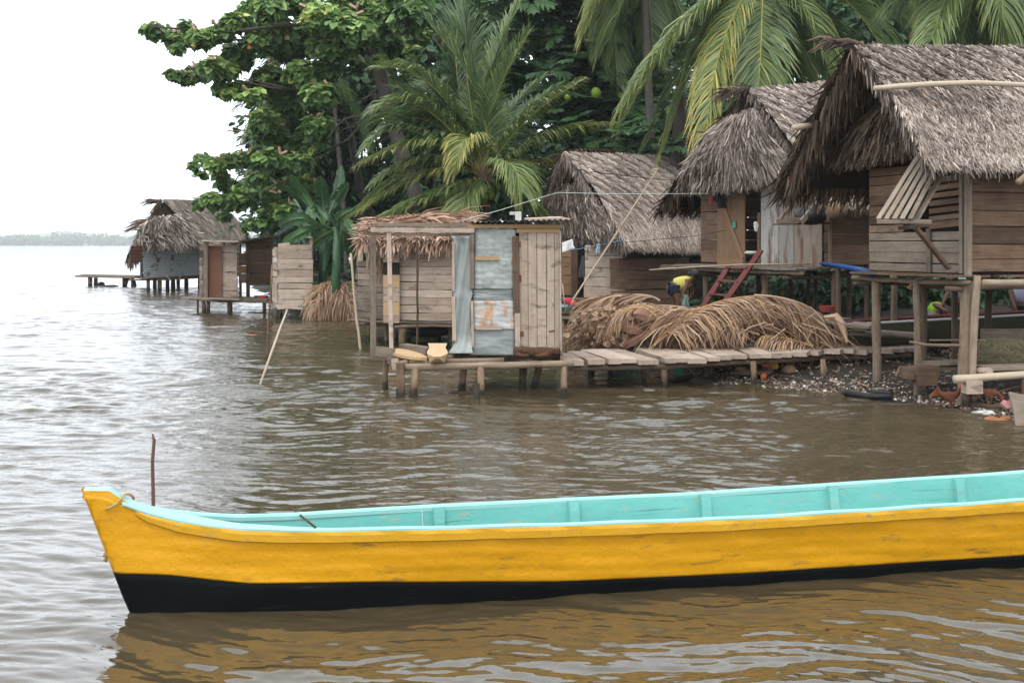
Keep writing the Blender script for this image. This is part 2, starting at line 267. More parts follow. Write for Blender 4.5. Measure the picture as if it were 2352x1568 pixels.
LINEW = flat('white_cord', (.62, .68, .62)); LINEB = flat('black_wire', (.02, .02, .02)); LINEU = flat('blue_cord', (.12, .28, .42)); COCO = flat('brown_husk', (.17, .11, .06)); SILV = mat('steel', [(0, (.4, .4, .4)), (1, (.6, .6, .6))], .3, metal=.9)
# ---------------------------------------------------------------- terrain
SHORE = np.array([(11, 12.5), (7.6, 14.2), (6.4, 15.0), (5.94, 16.5), (5.0, 17.8), (4.16, 18.5), (3.3, 19.0), (2.75, 21), (2.3, 24), (1.9, 28), (0.6, 30.5), (-1.5, 31), (-3.2, 33), (-6.2, 35.5), (-8.3, 44), (-10.5, 52), (-13, 60), (-16, 74), (-14, 92), (0, 115), (60, 140), (160, 140), (160, 8), (20, 8)], float)
def sdist(x, y):
    """signed distance to the shoreline, positive on land"""
    x = np.asarray(x, float); y = np.asarray(y, float); d = np.full(x.shape, 1e9); ins = np.zeros(x.shape, bool)
    n = len(SHORE)
    for i in range(n):
        a = SHORE[i]; b = SHORE[(i + 1) % n]; ab = b - a; t = np.clip(((x - a[0]) * ab[0] + (y - a[1]) * ab[1]) / (ab @ ab), 0, 1)
        d = np.minimum(d, np.hypot(x - a[0] - t * ab[0], y - a[1] - t * ab[1]))
        c = ((a[1] > y) != (b[1] > y)) & (x < (b[0] - a[0]) * (y - a[1]) / (b[1] - a[1] + 1e-12) + a[0]); ins ^= c
    return np.where(ins, d, -d)
def gz(x, y):
    s = sdist(x, y)
    n = .04 * np.sin(1.7 * x + .6 * y) + .03 * np.sin(2.9 * y - 1.1 * x) + .015 * np.sin(7 * x + 3 * y) + .012 * np.sin(9 * y - 4 * x)
    return np.where(s > 0, .95 * (1 - np.exp(-s * .125)) + .006 * np.minimum(s, 40), np.maximum(s * .16, -1.6)) + n * np.clip(np.abs(s) * 1.2, .12, 1)
def gz1(x, y): return float(gz(np.array([x]), np.array([y]))[0])
gx = np.concatenate([[-7000, -2000, -400, -120, -60, -40], np.arange(-30, -8, .8), np.arange(-8, 12, .16), np.arange(12, 40, 1.), [50, 80, 160, 600, 2000, 7000]])
gy = np.concatenate([[-200, -20, 0, 5, 9], np.arange(11, 30, .16), np.arange(30, 80, .8), [85, 95, 105, 120, 140, 200, 500, 2000, 7500]])
X, Y = np.meshgrid(gx, gy, indexing='ij'); Z = gz(X, Y)
mb = MB(); mb.grid(np.stack([X, Y, Z], -1), .5); mb.build('ground', SOIL, kind='structure', smooth=True, label='dark muddy village shore sloping down to the water')

# ---------------------------------------------------------------- water
ny = 1500
yy = np.concatenate([[1.0, 2.5], 4.2 * np.exp(np.linspace(0, math.log(150 / 4.2), ny)), [165, 185, 215, 260, 330, 450, 650, 1000, 1800, 3500, 7000]])
tt = np.linspace(-1, 1, 720); xx = tt[None] * (yy[:, None] * .60 + 2.2); YY = np.repeat(yy[:, None], len(tt), 1)
rw = np.random.default_rng(3); ZZ = np.zeros_like(xx)
sp = np.maximum(np.gradient(yy)[:, None] * 1.0, xx[:, 1:2] - xx[:, :1])
wx = xx + .22 * np.sin(.9 * YY + .5 * xx) + .12 * np.sin(2.3 * YY + 1.9 * xx + 1); wy = YY + .16 * np.sin(1.3 * xx + .4 * YY) + .09 * np.sin(2.9 * xx - 1.1 * YY)
for i in range(70):
    lam = .08 * (36 ** (i / 69.)); th = rw.normal(0, .36) + .10; kx = math.sin(th) * 2 * math.pi / lam; ky = math.cos(th) * 2 * math.pi / lam
    slope = .043 * (1. if lam < .45 else (.6 if lam < .9 else .30))
    am = slope * lam / (2 * math.pi) * np.clip((lam / sp - 2.5) / 2.5, 0, 1)
    ph = kx * wx + ky * wy + rw.uniform(0, 6.28)
    ZZ += am * (np.sin(ph) + .25 * np.sin(2 * ph + 1.2))
# open water is rougher than the sheltered corner by the boat and the village
rough = np.clip(.62 + .055 * (YY - 9) - .02 * xx, .5, 1.1)
rough *= .85 + .3 * (np.sin(.5 * xx + .23 * YY) * np.sin(.31 * YY - .2 * xx + 1))
ZZ *= rough
mb = MB(); mb.grid(np.stack([xx, YY, ZZ], -1), .5, flip=True)
WAT = bpy.data.materials.new('murky_water'); WAT.use_nodes = True; n = WAT.node_tree.nodes; l = WAT.node_tree.links.new; b = n['Principled BSDF']
b.inputs['Base Color'].default_value = (.060, .046, .025, 1); b.inputs['Roughness'].default_value = .035; b.inputs['IOR'].default_value = 1.33; b.inputs['Specular IOR Level'].default_value = .75
tc = n.new('ShaderNodeTexCoord'); hs_ = None
for sc, st in (((2.6, 7.5, 1), .75), ((9, 22, 1), .30)):
    mp = n.new('ShaderNodeMapping'); mp.inputs['Scale'].default_value = sc; mp.inputs['Rotation'].default_value = (0, 0, .12); l(tc.outputs['Object'], mp.inputs[0])
    q = n.new('ShaderNodeTexNoise'); q.inputs['Scale'].default_value = 1; q.inputs['Detail'].default_value = 2.5; q.inputs['Distortion'].default_value = .6; l(mp.outputs[0], q.inputs['Vector'])
    k = n.new('ShaderNodeMath'); k.operation = 'MULTIPLY'; l(q.outputs[0], k.inputs[0]); k.inputs[1].default_value = st
    if hs_ is None: hs_ = k.outputs[0]
    else:
        a = n.new('ShaderNodeMath'); a.operation = 'ADD'; l(hs_, a.inputs[0]); l(k.outputs[0], a.inputs[1]); hs_ = a.outputs[0]
# gusts: the small ripples come and go in patches
q = n.new('ShaderNodeTexNoise'); q.inputs['Scale'].default_value = .22; q.inputs['Detail'].default_value = 2; l(tc.outputs['Object'], q.inputs['Vector'])
mr = n.new('ShaderNodeMapRange'); l(q.outputs[0], mr.inputs[0]); mr.inputs[1].default_value = .35; mr.inputs[2].default_value = .65; mr.inputs[3].default_value = .35; mr.inputs[4].default_value = 1.1
sx = n.new('ShaderNodeSeparateXYZ'); l(tc.outputs['Object'], sx.inputs[0])
nr = n.new('ShaderNodeMapRange'); l(sx.outputs[1], nr.inputs[0]); nr.inputs[1].default_value = 6.5; nr.inputs[2].default_value = 12; nr.inputs[3].default_value = .10; nr.inputs[4].default_value = .5
mu = n.new('ShaderNodeMath'); mu.operation = 'MULTIPLY'; l(mr.outputs[0], mu.inputs[0]); l(nr.outputs[0], mu.inputs[1])
fr = n.new('ShaderNodeMapRange'); l(sx.outputs[1], fr.inputs[0]); fr.inputs[1].default_value = 22; fr.inputs[2].default_value = 90; fr.inputs[3].default_value = 1.; fr.inputs[4].default_value = 2.6
m2 = n.new('ShaderNodeMath'); m2.operation = 'MULTIPLY'; l(mu.outputs[0], m2.inputs[0]); l(fr.outputs[0], m2.inputs[1]); mu = m2
bp = n.new('ShaderNodeBump'); bp.inputs['Distance'].default_value = .05; l(mu.outputs[0], bp.inputs['Strength']); l(hs_, bp.inputs['Height']); l(bp.outputs[0], b.inputs['Normal'])
mb.build('water', WAT, kind='structure', smooth=True, label='murky brown rippled sea water')

# ---------------------------------------------------------------- far shore
mb = MB()
fx = np.linspace(-1800, 900, 160); base = 1900 + 25 * np.sin(fx * .006)
G = np.stack([np.stack([fx, base - 6, -1 + 0 * fx], -1), np.stack([fx, base, .5 + 0 * fx], -1), np.stack([fx, base + 300, 1.2 + 0 * fx], -1)], 1); mb.grid(G, .4, flip=True)
mb.build('far_land', SOIL, kind='structure', label='low far shore across the water')
def leaf_mass(m, cen, rad, n, size, tint, tsd=.12, sq=1.):
    """n leaf quads through an ellipsoid crown"""
    d = nrm(RNG.normal(size=(n, 3))); r = RNG.uniform(.35, 1, n) ** .6; p = cen + d * r[:, None] * rad
    nn = nrm(d + RNG.normal(0, .6, (n, 3)) + A(0, 0, .5)); a = nrm(np.cross(nn, RNG.normal(size=(n, 3)))); bb = np.cross(nn, a); s = size * RNG.uniform(.6, 1.3, (n, 1))
    V = np.stack([p - a * s, p - bb * s * .6 + a * s * .1, p + a * s, p + bb * s * .6], 1)
    m.add(V.reshape(-1, 3), np.arange(n * 4).reshape(n, 4), None, np.clip(tint + RNG.normal(0, tsd, n), 0, .9))
mb = MB()
for i in range(720):
    x = RNG.uniform(-1500, 500); yb = 1900 + 25 * math.sin(x * .006) + RNG.uniform(0, 60)
    hgt = RNG.uniform(12, 19) + 2.6 * math.sin(x * .015) + (5 if RNG.random() < .06 else 0); r = RNG.uniform(8, 15)
    leaf_mass(mb, A(x, yb, hgt * .5), A(r, r, hgt * .52), 90, 2.8, .5 + RNG.normal(0, .1), .15)
mb.build('far_wood', LEAFD, kind='stuff', label='hazy band of mangrove trees on the far shore', cat='far wood')
mb = MB(); hx = np.linspace(-1600, -700, 60); hh = np.linspace(0, 1, 8)
prof = 27 * np.exp(-((hx + 1075) / 95) ** 2) + 13 * np.exp(-((hx + 1220) / 130) ** 2) + 11 * np.exp(-((hx + 930) / 110) ** 2)
G = np.stack([np.stack([hx, 2800 + 200 * q + 0 * hx, 2 + prof * math.sin(q * math.pi) ** .8], -1) for q in hh], 1); mb.grid(G, .5, flip=True)
mb.build('far_hill', LEAFD, kind='structure', smooth=True, label='faint hill beyond the far shore')

# ---------------------------------------------------------------- thatch, fronds, leaves
def blades(m, p, d, wv, L, w, nn, curl, tint, mi=0):
    """narrow leaf strips: start p, direction d, width vector wv"""
    n = len(p); L = np.broadcast_to(L, (n,))[:, None]; w = np.broadcast_to(w, (n,))[:, None]; curl = np.asarray(curl)[:, None] if np.ndim(curl) else curl
    p1 = p + d * L * .5; d2 = nrm(d + nn * curl); p2 = p1 + d2 * L * .5
    V = np.stack([p - wv * w * .5, p + wv * w * .5, p1 + wv * w * .5, p1 - wv * w * .5, p2 + wv * w * .12, p2 - wv * w * .12], 1)
    i = np.arange(n)[:, None] * 6; f = np.concatenate([i + A(0, 1, 2, 3).astype(int), i + A(3, 2, 4, 5).astype(int)], 0)
    m.add(V.reshape(-1, 3), f, None, np.concatenate([tint, tint]), mi)
def thatch(m, RL, RR, ER, EL, dens=900, bl=.28, bw=.016, bulge=.05, herr=0., ang=.22, tint=.55, tsd=.2, lift=.05, seed=1, slab=.07, fringe=True, twist=.5, b0=0., rowtint=.0, hb=.5, flare=.12, topdark=.0, band_w=.30):
    r = np.random.default_rng(seed); RL, RR, ER, EL = [np.asarray(q, float) for q in (RL, RR, ER, EL)]
    Lr = np.linalg.norm(RR - RL); Ls = np.linalg.norm((ER + EL) / 2 - (RL + RR) / 2); area = (Lr + np.linalg.norm(ER - EL)) / 2 * Ls; n = int(area * dens)
    def pos(a, b):
        a = a[:, None]; b = b[:, None]; q = (1 - b) * ((1 - a) * RL + a * RR) + b * ((1 - a) * EL + a * ER); return q + N0 * bulge * np.sin(math.pi * np.clip(b, 0, 1)) 
    N0 = nrm(np.cross(RR - RL, EL - RL)); N0 = N0 if N0[2] > 0 else -N0
    a = r.random(n) * 1.03 - .015; b = b0 + (1 - b0) * r.random(n) ** .95; k = int(n * .05)
    if fringe: a = np.concatenate([a, r.random(k * 2)]); b = np.concatenate([b, r.uniform(.92, 1.0, k * 2)]); n += k * 2
    p = pos(a, b); dn = nrm(pos(a, b + .02) - pos(a, b)); sd_ = nrm(RR - RL) * np.ones((n, 1))
    p = p + N0 * r.uniform(.0, lift, (n, 1)) + N0 * .015
    an = r.normal(0, ang, n)
    if herr:
        q = (a * Lr - (b - b0) * Ls * .75) / band_w; band = np.floor(q); fr = q - band; env = np.clip((hb + .15 - b) / .2, 0, 1)
        an = an * (1 - .55 * env) + env * np.where(fr < .55, herr * 1.15, herr * .12) ; rt = (np.where(fr < .2, -.17, .03) + np.where(fr > .8, .06, 0)) * env + np.sin(band * 12.9) * .08 * env  # shadow lines between the frond bands painted into the blade tint
    else: rt = 0
    # overlapping courses
    d = nrm(dn * np.cos(an)[:, None] + sd_ * np.sin(an)[:, None] + N0 * r.uniform(-.06, flare, (n, 1)) + A(0, 0, -.12) * (b[:, None] > .9))
    wv = nrm(np.cross(d, N0)); fi = r.normal(0, twist, n)[:, None]; wv = wv * np.cos(fi) + N0 * np.sin(fi)
    t = tint + r.normal(0, tsd, n) + rt + .06 * np.sin(a * Lr * 3 + b * 4) 
    t = t - topdark * np.clip((hb + .1 - b) / .25, 0, 1)
    if rowtint: t = t + rowtint * np.sin((b * Ls) / .16 * 6.28)
    t[r.random(n) < .05] += .25
    blades(m, p, d, wv, bl * r.uniform(.5, 1.25, n), bw * r.uniform(.6, 1.5, n), N0, r.normal(-.05, .25, n), np.clip(t, 0, 1))
    # the thick bed of old leaf under the top coat
    bb = np.linspace(b0 * .9, .985, 7); aa = np.linspace(.06, .985, 9); Q = np.stack([pos(aa, np.full(9, q)) for q in bb], 1)
    m.grid(Q, .25, 1); m.grid(Q - N0 * slab, .2, 1)
    for e in (0, -1): m.grid(np.stack([Q[:, e], Q[:, e] - N0 * slab], 1), .2, 1); m.grid(np.stack([Q[e], Q[e] - N0 * slab], 1), .2, 1)
def fringe(m, Pa, Pb, n, L, w, sway, tint, tsd=.15, seed=2, spread=.3, out=A(0, 0, 0), up0=.0):
    """long loose leaves hanging from a line"""
    r = np.random.default_rng(seed); Pa = np.asarray(Pa, float); Pb = np.asarray(Pb, float); t = r.random(n)[:, None]; p = Pa + (Pb - Pa) * t + r.normal(0, .03, (n, 3))
    d0 = nrm(A(0, 0, -1) + np.asarray(sway) + r.normal(0, spread, (n, 3)) + out + A(0, 0, up0)); ll = L * r.uniform(.35, 1.25, n); wv = nrm(np.cross(d0, r.normal(size=(n, 3)) + A(0, 1.5, 0)))
    nn = np.tile(A(0, 0, -1), (n, 1)); blades(m, p, d0, wv, ll, w * r.uniform(.5, 1.5, n), nn, np.full(n, .35), np.clip(tint + r.normal(0, tsd, n), 0, 1))
def bez(P0, Pm, P2, n=26):
    P0, Pm, P2 = [np.asarray(q, float) for q in (P0, Pm, P2)]; C = 2 * Pm - .5 * (P0 + P2); t = np.linspace(0, 1, n)[:, None]; return (1 - t) ** 2 * P0 + 2 * t * (1 - t) * C + t * t * P2
def frond(m, P0, Pm, P2, L=.8, w=.035, n=70, droop=.55, tint=.42, tsd=.06, rt=.8, rr=.022, ang=58, lift=.25, start=.14, seed=1, tiptint=.0, side=None, jit=.06, hang=0., broken=0., zmax=9.):
    r = np.random.default_rng(seed); c = bez(P0, Pm, P2, 30); tg = nrm(np.gradient(c, axis=0))
    m.tube(c, np.linspace(rr, rr * .18, 30), 6, rt, 0, 0)
    for sgn in (-1, 1):
        if side and sgn != side: continue
        t = np.linspace(start, 1, n) + r.normal(0, .002, n); t = np.clip(t, 0, 1)
        if broken: t = t[r.random(n) > broken]
        k = len(t); x = t * 29; i = np.minimum(x.astype(int), 28); fr = (x - i)[:, None]
        p = c[i] * (1 - fr) + c[i + 1] * fr; T = nrm(tg[i] * (1 - fr) + tg[i + 1] * fr)
        S = np.cross(T, A(.02, .03, 1)); S = nrm(S); U = np.cross(S, T)
        a = np.radians(ang - 32 * t + r.normal(0, 5, k))[:, None]; lp = L * (.30 + .70 * np.sin(math.pi * (.12 + .76 * t)) ** .75) * r.uniform(.85, 1.08, k)
        d0 = nrm(T * np.cos(a) + sgn * S * np.sin(a) + U * lift + r.normal(0, jit, (k, 3)) + A(0, 0, -hang))
        d0[:, 2] = np.minimum(d0[:, 2], zmax); dr = droop * r.uniform(.7, 1.3, (k, 1)); d1 = nrm(d0 + A(0, 0, -1) * dr * .6); d2 = nrm(d1 + A(0, 0, -1) * dr * 1.2 + r.normal(0, jit, (k, 3)))
        l_ = (lp / 3)[:, None]; q1 = p + d0 * l_; q2 = q1 + d1 * l_; q3 = q2 + d2 * l_
        wv = nrm(T - d0 * (T * d0).sum(1, keepdims=True) + r.normal(0, .15, (k, 3))); ww = w * (.6 + .5 * np.sin(math.pi * t))[:, None]
        V = np.stack([p - wv * ww * .3, p + wv * ww * .3, q1 - wv * ww * .5, q1 + wv * ww * .5, q2 - wv * ww * .42, q2 + wv * ww * .42, q3 - wv * ww * .05, q3 + wv * ww * .05], 1)
        ix = np.arange(k)[:, None] * 8; f = np.concatenate([ix + A(0, 1, 3, 2).astype(int), ix + A(2, 3, 5, 4).astype(int), ix + A(4, 5, 7, 6).astype(int)], 0)
        tn = np.clip(tint + r.normal(0, tsd, k) + tiptint * t, 0, 1); m.add(V.reshape(-1, 3), f, None, np.concatenate([tn, tn, np.clip(tn + tiptint * .5 + .03, 0, 1)]))
# leaf templates: (x across, y along, z off the plane)
HEART = (A((0, 0, 0), (-.42, .05, .06), (-.5, .42, .05), (0, 1, -.05), (.5, .42, .05), (.42, .05, .06)).reshape(6, 3), [(0, 3, 2, 1), (0, 5, 4, 3)])
OVAL = (A((0, 0, 0), (-.28, .35, .05), (-.2, .75, .03), (0, 1, -.05), (.2, .75, .03), (.28, .35, .05)).reshape(6, 3), [(0, 3, 2, 1), (0, 5, 4, 3)])
_lv = [(0, 0, 0), (0, .3, 0), (0, .52, 0), (0, .74, -.02), (0, 1., -.1)]; _lf = []
for sg in (-1, 1):
    for (a, b, tx, ty) in ((0, 1, .30, .48), (1, 2, .40, .74), (2, 3, .34, .95)):
        q = len(_lv); _lv += [(sg * tx, ty, -.06), (sg * tx * .75, ty - .2, .03)]; _lf.append((a, q + 1, q, b) if sg > 0 else (a, b, q, q + 1))
    q = len(_lv); _lv += [(sg * .14, .86, 0)]; _lf.append((3, q, 4, -1) if sg > 0 else (3, 4, q, -1))
LOBED = (np.array(_lv), _lf)
def leaves(m, p, nn, d, size, tint, shape):
    tv, tf = shape; n = len(p); nn = nrm(nn); d = nrm(d - nn * (d * nn).sum(1, keepdims=True)); x = np.cross(d, nn); size = np.asarray(size).reshape(-1, 1)
    V = p[:, None] + size[:, None] * (tv[None, :, 0:1] * x[:, None] + tv[None, :, 1:2] * d[:, None] + tv[None, :, 2:3] * nn[:, None]); k = len(tv)
    tf = np.array([list(q) for q in tf]); f = np.arange(n)[:, None, None] * k + np.where(tf >= 0, tf, -10 ** 9)[None]; f = np.where(f < 0, -1, f).reshape(-1, 4)
    s_ = MB.add; s_(m, V.reshape(-1, 3), f, None, np.repeat(tint, len(tf)))
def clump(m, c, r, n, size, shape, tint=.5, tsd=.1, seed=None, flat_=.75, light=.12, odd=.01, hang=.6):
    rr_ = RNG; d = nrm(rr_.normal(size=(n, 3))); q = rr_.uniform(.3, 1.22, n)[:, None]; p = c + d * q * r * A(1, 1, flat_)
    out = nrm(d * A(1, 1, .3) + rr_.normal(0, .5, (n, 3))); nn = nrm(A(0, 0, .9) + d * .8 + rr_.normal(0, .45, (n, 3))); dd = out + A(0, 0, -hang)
    t = tint + rr_.normal(0, tsd, n) + light * d[:, 2]; t = np.clip(t, .05, .88); o = rr_.random(n) < odd; t[o] = rr_.uniform(.9, 1, o.sum())  # upper leaves of each clump painted lighter, as if lit from above
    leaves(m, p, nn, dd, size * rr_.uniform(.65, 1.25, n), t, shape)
def rosette(m, c, n, size, tint, up=A(0, -.3, 1)):
    up = nrm(up + RNG.normal(0, .25, 3)); an = np.linspace(0, 6.28, n, endpoint=False) + RNG.uniform(0, 6); s = nrm(np.cross(up, (1, .2, 0))); u = np.cross(up, s)
    el = RNG.uniform(-.15, .7, n)[:, None]; d = nrm(np.cos(an)[:, None] * s + np.sin(an)[:, None] * u + up * el); nn = nrm(up - d * el * .6 + RNG.normal(0, .12, (n, 3)))
    leaves(m, np.tile(c, (n, 1)) + d * size * .1, nn, d, size * RNG.uniform(.75, 1.15, n), np.clip(tint + RNG.normal(0, .07, n), 0, .9), LOBED)

# ---------------------------------------------------------------- trees
def trunk_obj(T, pts, r0, r1, name='trunk', m=BARK, wob=.06, n=10, tint=.5):
    b = MB(); pts = np.asarray(pts, float); k = 24; t = np.linspace(0, 1, len(pts)); q = np.stack([np.interp(np.linspace(0, 1, k), t, pts[:, i]) for i in range(3)], 1)
    b.tube(q, np.linspace(r0, r1, k), n, tint, 0, wob); return b.build(name, m, T, smooth=True)
# broadleaf tree leaning out over the water
TY = 38.
tr = P((985, 620), TY); tr[2] = gz1(tr[0], tr[1])
T = thing('sea_hibiscus_tree', 'big broad-leaved tree leaning out left over the water above the far hut', 'tree', tr)
trunk_obj(T, [tr + A(0, 0, -.3), P((960, 460), TY), P((905, 295), TY), P((886, 225), TY), P((868, 155), TY), P((850, 60), TY), P((840, -60), TY)], .27, .16)
b = MB()
for pts, r in (([(905, 290), (885, 268), (840, 263), (792, 272), (765, 300), (752, 318)], .085), ([(886, 224), (868, 218), (835, 258), (800, 300)], .07), ([(868, 160), (866, 205), (840, 225), (780, 240), (700, 210), (560, 180)], .08),
               ([(792, 272), (820, 330), (800, 350)], .03), ([(905, 290), (830, 280), (770, 305), (740, 330)], .05), ([(845, 90), (780, 50), (640, 60), (500, 75), (400, 65), (340, 60)], .10), ([(700, 210), (620, 200), (480, 170), (420, 165)], .05),
               ([(886, 225), (800, 320), (700, 370), (560, 385), (470, 390)], .075), ([(560, 385), (530, 430), (510, 470)], .035), ([(868, 155), (900, 80), (960, 20)], .09), ([(845, 60), (760, -20), (700, -60)], .10), ([(640, 60), (620, 20), (600, 0)], .05), ([(820, 235), (818, 205), (822, 175)], .02)):
    dz = random.uniform(-.6, .6); c = np.array([P(q, TY + (0 if i == 0 else dz * i * .4)) for i, q in enumerate(pts)]); b.tube(c, np.linspace(r * .75, r * .25, len(c)), 7, .45, 0, .05)
b.build('limbs', BARK, T, smooth=True)
CL = """130,170,36 190,190,42 260,200,38 330,240,46 300,310,32 400,250,55 390,150,34 480,240,62 600,200,62 700,150,66 770,80,72 850,30,75 300,470,36 380,480,42 450,450,55 540,400,72 620,430,80 600,550,46 640,590,34 720,550,64 800,600,46 700,330,85 850,250,90 950,150,100 1000,300,95 900,450,90 1000,540,90 1100,450,95 1100,200,110 1250,100,110 1300,280,105 1400,150,105 1500,80,105 1600,100,95 1700,80,85 1800,100,85 1850,200,58 1500,260,85 1650,250,72 1600,380,34 1200,600,90 1050,660,105 860,770,72 950,820,85 1180,770,85 1050,900,85 850,960,55 750,980,52 660,990,46 570,1020,42 480,985,36 440,1035,26 480,1090,22 600,1080,38 650,1140,52 720,1190,50 760,1205,32 660,1270,58 570,1250,46 490,1240,30 465,1275,20 620,1340,26 720,1290,30 850,1100,44 950,1000,80 850,1215,16 1080,1020,70 1200,930,62 1700,325,46 1800,330,38 1240,450,80 950,20,90 1100,20,100 1350,0,90 1580,0,90 1720,-20,80 1850,20,70 1080,1100,60 1000,1170,60 930,1230,50 1150,1180,60 1000,1300,55 900,1330,45 830,1400,32 800,1380,22 770,1420,14""".split()
b = MB(); b2 = MB()
for c in CL:
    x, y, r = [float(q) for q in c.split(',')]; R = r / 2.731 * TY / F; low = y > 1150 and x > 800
    n = int(14 + (r / 10.) ** 2 * 4.6); Yc = TY + RNG.normal(0, 1.0) * (.3 + r / 90)
    c0 = P(zt(x, y), Yc)
    for _ in range(2 if r > 40 else 1):
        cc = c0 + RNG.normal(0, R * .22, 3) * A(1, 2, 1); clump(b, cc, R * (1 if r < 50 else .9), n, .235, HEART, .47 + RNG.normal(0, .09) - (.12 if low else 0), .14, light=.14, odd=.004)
    if r > 40 and RNG.random() < .8:
        k = RNG.integers(1, 4); 
        for _ in range(k):
            q = c0 + A(RNG.uniform(-1, 1) * R, -R * .5, R * RNG.uniform(.3, .8)); dr = nrm(RNG.normal(size=3) + A(0, -.3, .2)); b.plank(q, q + dr * .24, (0, .3, 1), .07, .05, .6, m=1)
b.build('crown', [LEAF, THP], T)
# dense backdrop trees, each its own
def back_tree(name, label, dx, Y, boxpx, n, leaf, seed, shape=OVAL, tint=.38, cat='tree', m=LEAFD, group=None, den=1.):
    x0, x1, y0, y1 = boxpx; base = P((dx, 600), Y); base[2] = gz1(base[0], base[1]); T = thing(name, label, cat, base, group)
    top_ = P((dx + random.uniform(-30, 30), (y0 + y1) / 2), Y); trunk_obj(T, [base + A(0, 0, -.3), (base + top_) / 2 + A(.2, 0, 0), top_], .28, .14)
    b = MB(); lim = MB()
    for i in range(n):
        q = P((random.uniform(x0, x1), random.uniform(y0, y1)), Y + random.uniform(-2.2, 2.2)); R = random.uniform(.55, 1.25)
        if random.random() < .3: lim.tube([top_ - A(0, 0, random.uniform(0, 1.5)), (top_ + q) / 2 + A(0, 0, .3), q], [.09, .06, .03], 6, .4)
        if shape is LOBED:
            for _ in range(int(10 * den)): rosette(b, q + RNG.normal(0, R * .55, 3) * A(1, 1.2, 1), RNG.integers(6, 9), leaf * RNG.uniform(.7, 1.15), tint + RNG.normal(0, .12))
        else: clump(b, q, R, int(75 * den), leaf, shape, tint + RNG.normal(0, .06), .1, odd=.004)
    lim.build('limbs', BARK, T); b.build('crown', m, T); return T
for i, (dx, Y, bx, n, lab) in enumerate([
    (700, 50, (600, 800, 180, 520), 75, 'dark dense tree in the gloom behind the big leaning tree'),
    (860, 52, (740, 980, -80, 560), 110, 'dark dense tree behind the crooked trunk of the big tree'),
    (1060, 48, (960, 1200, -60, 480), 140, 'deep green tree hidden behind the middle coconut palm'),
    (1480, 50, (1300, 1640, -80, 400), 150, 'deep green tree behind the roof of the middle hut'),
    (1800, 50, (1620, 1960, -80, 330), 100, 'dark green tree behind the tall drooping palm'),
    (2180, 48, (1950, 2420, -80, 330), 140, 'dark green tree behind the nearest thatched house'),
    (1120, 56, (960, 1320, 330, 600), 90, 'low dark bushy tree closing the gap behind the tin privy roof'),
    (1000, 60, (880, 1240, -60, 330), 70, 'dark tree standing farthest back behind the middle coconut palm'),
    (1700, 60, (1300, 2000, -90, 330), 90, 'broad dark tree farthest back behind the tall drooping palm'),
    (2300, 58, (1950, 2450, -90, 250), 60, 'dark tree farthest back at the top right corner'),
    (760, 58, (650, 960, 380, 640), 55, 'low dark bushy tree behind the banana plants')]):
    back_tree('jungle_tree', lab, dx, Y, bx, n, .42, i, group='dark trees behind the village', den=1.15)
# breadfruit trees with fruit
Tb = back_tree('breadfruit_tree', 'breadfruit tree with lobed leaves and round green fruit behind the middle palm', 1380, 38, (1150, 1560, -60, 330), 46, .72, 31, LOBED, .42, den=1.)
for fx_, fy_, r_ in ((1369, 213, .15), (1417, 131, .12), (1450, 305, .11), (1303, 223, .09), (1498, 333, .11), (1425, 218, .08)):
    c = P((fx_, fy_), 35.2); b = MB(); b.ell(c, r_, r_, r_ * 1.15, .6, 0, 12, 9, .03); b.build('breadfruit', FRU, Tb, smooth=True)
back_tree('breadfruit_tree', 'small breadfruit bush beside the far hut, lobed leaves against the sky', 640, 52, (600, 690, 400, 575), 12, .62, 37, LOBED, .48, den=.8)
back_tree('breadfruit_tree', 'lobed-leaf breadfruit sapling behind the ridge of the red ladder house', 1560, 34, (1440, 1660, 300, 390), 9, .6, 41, LOBED, .40, den=.8)
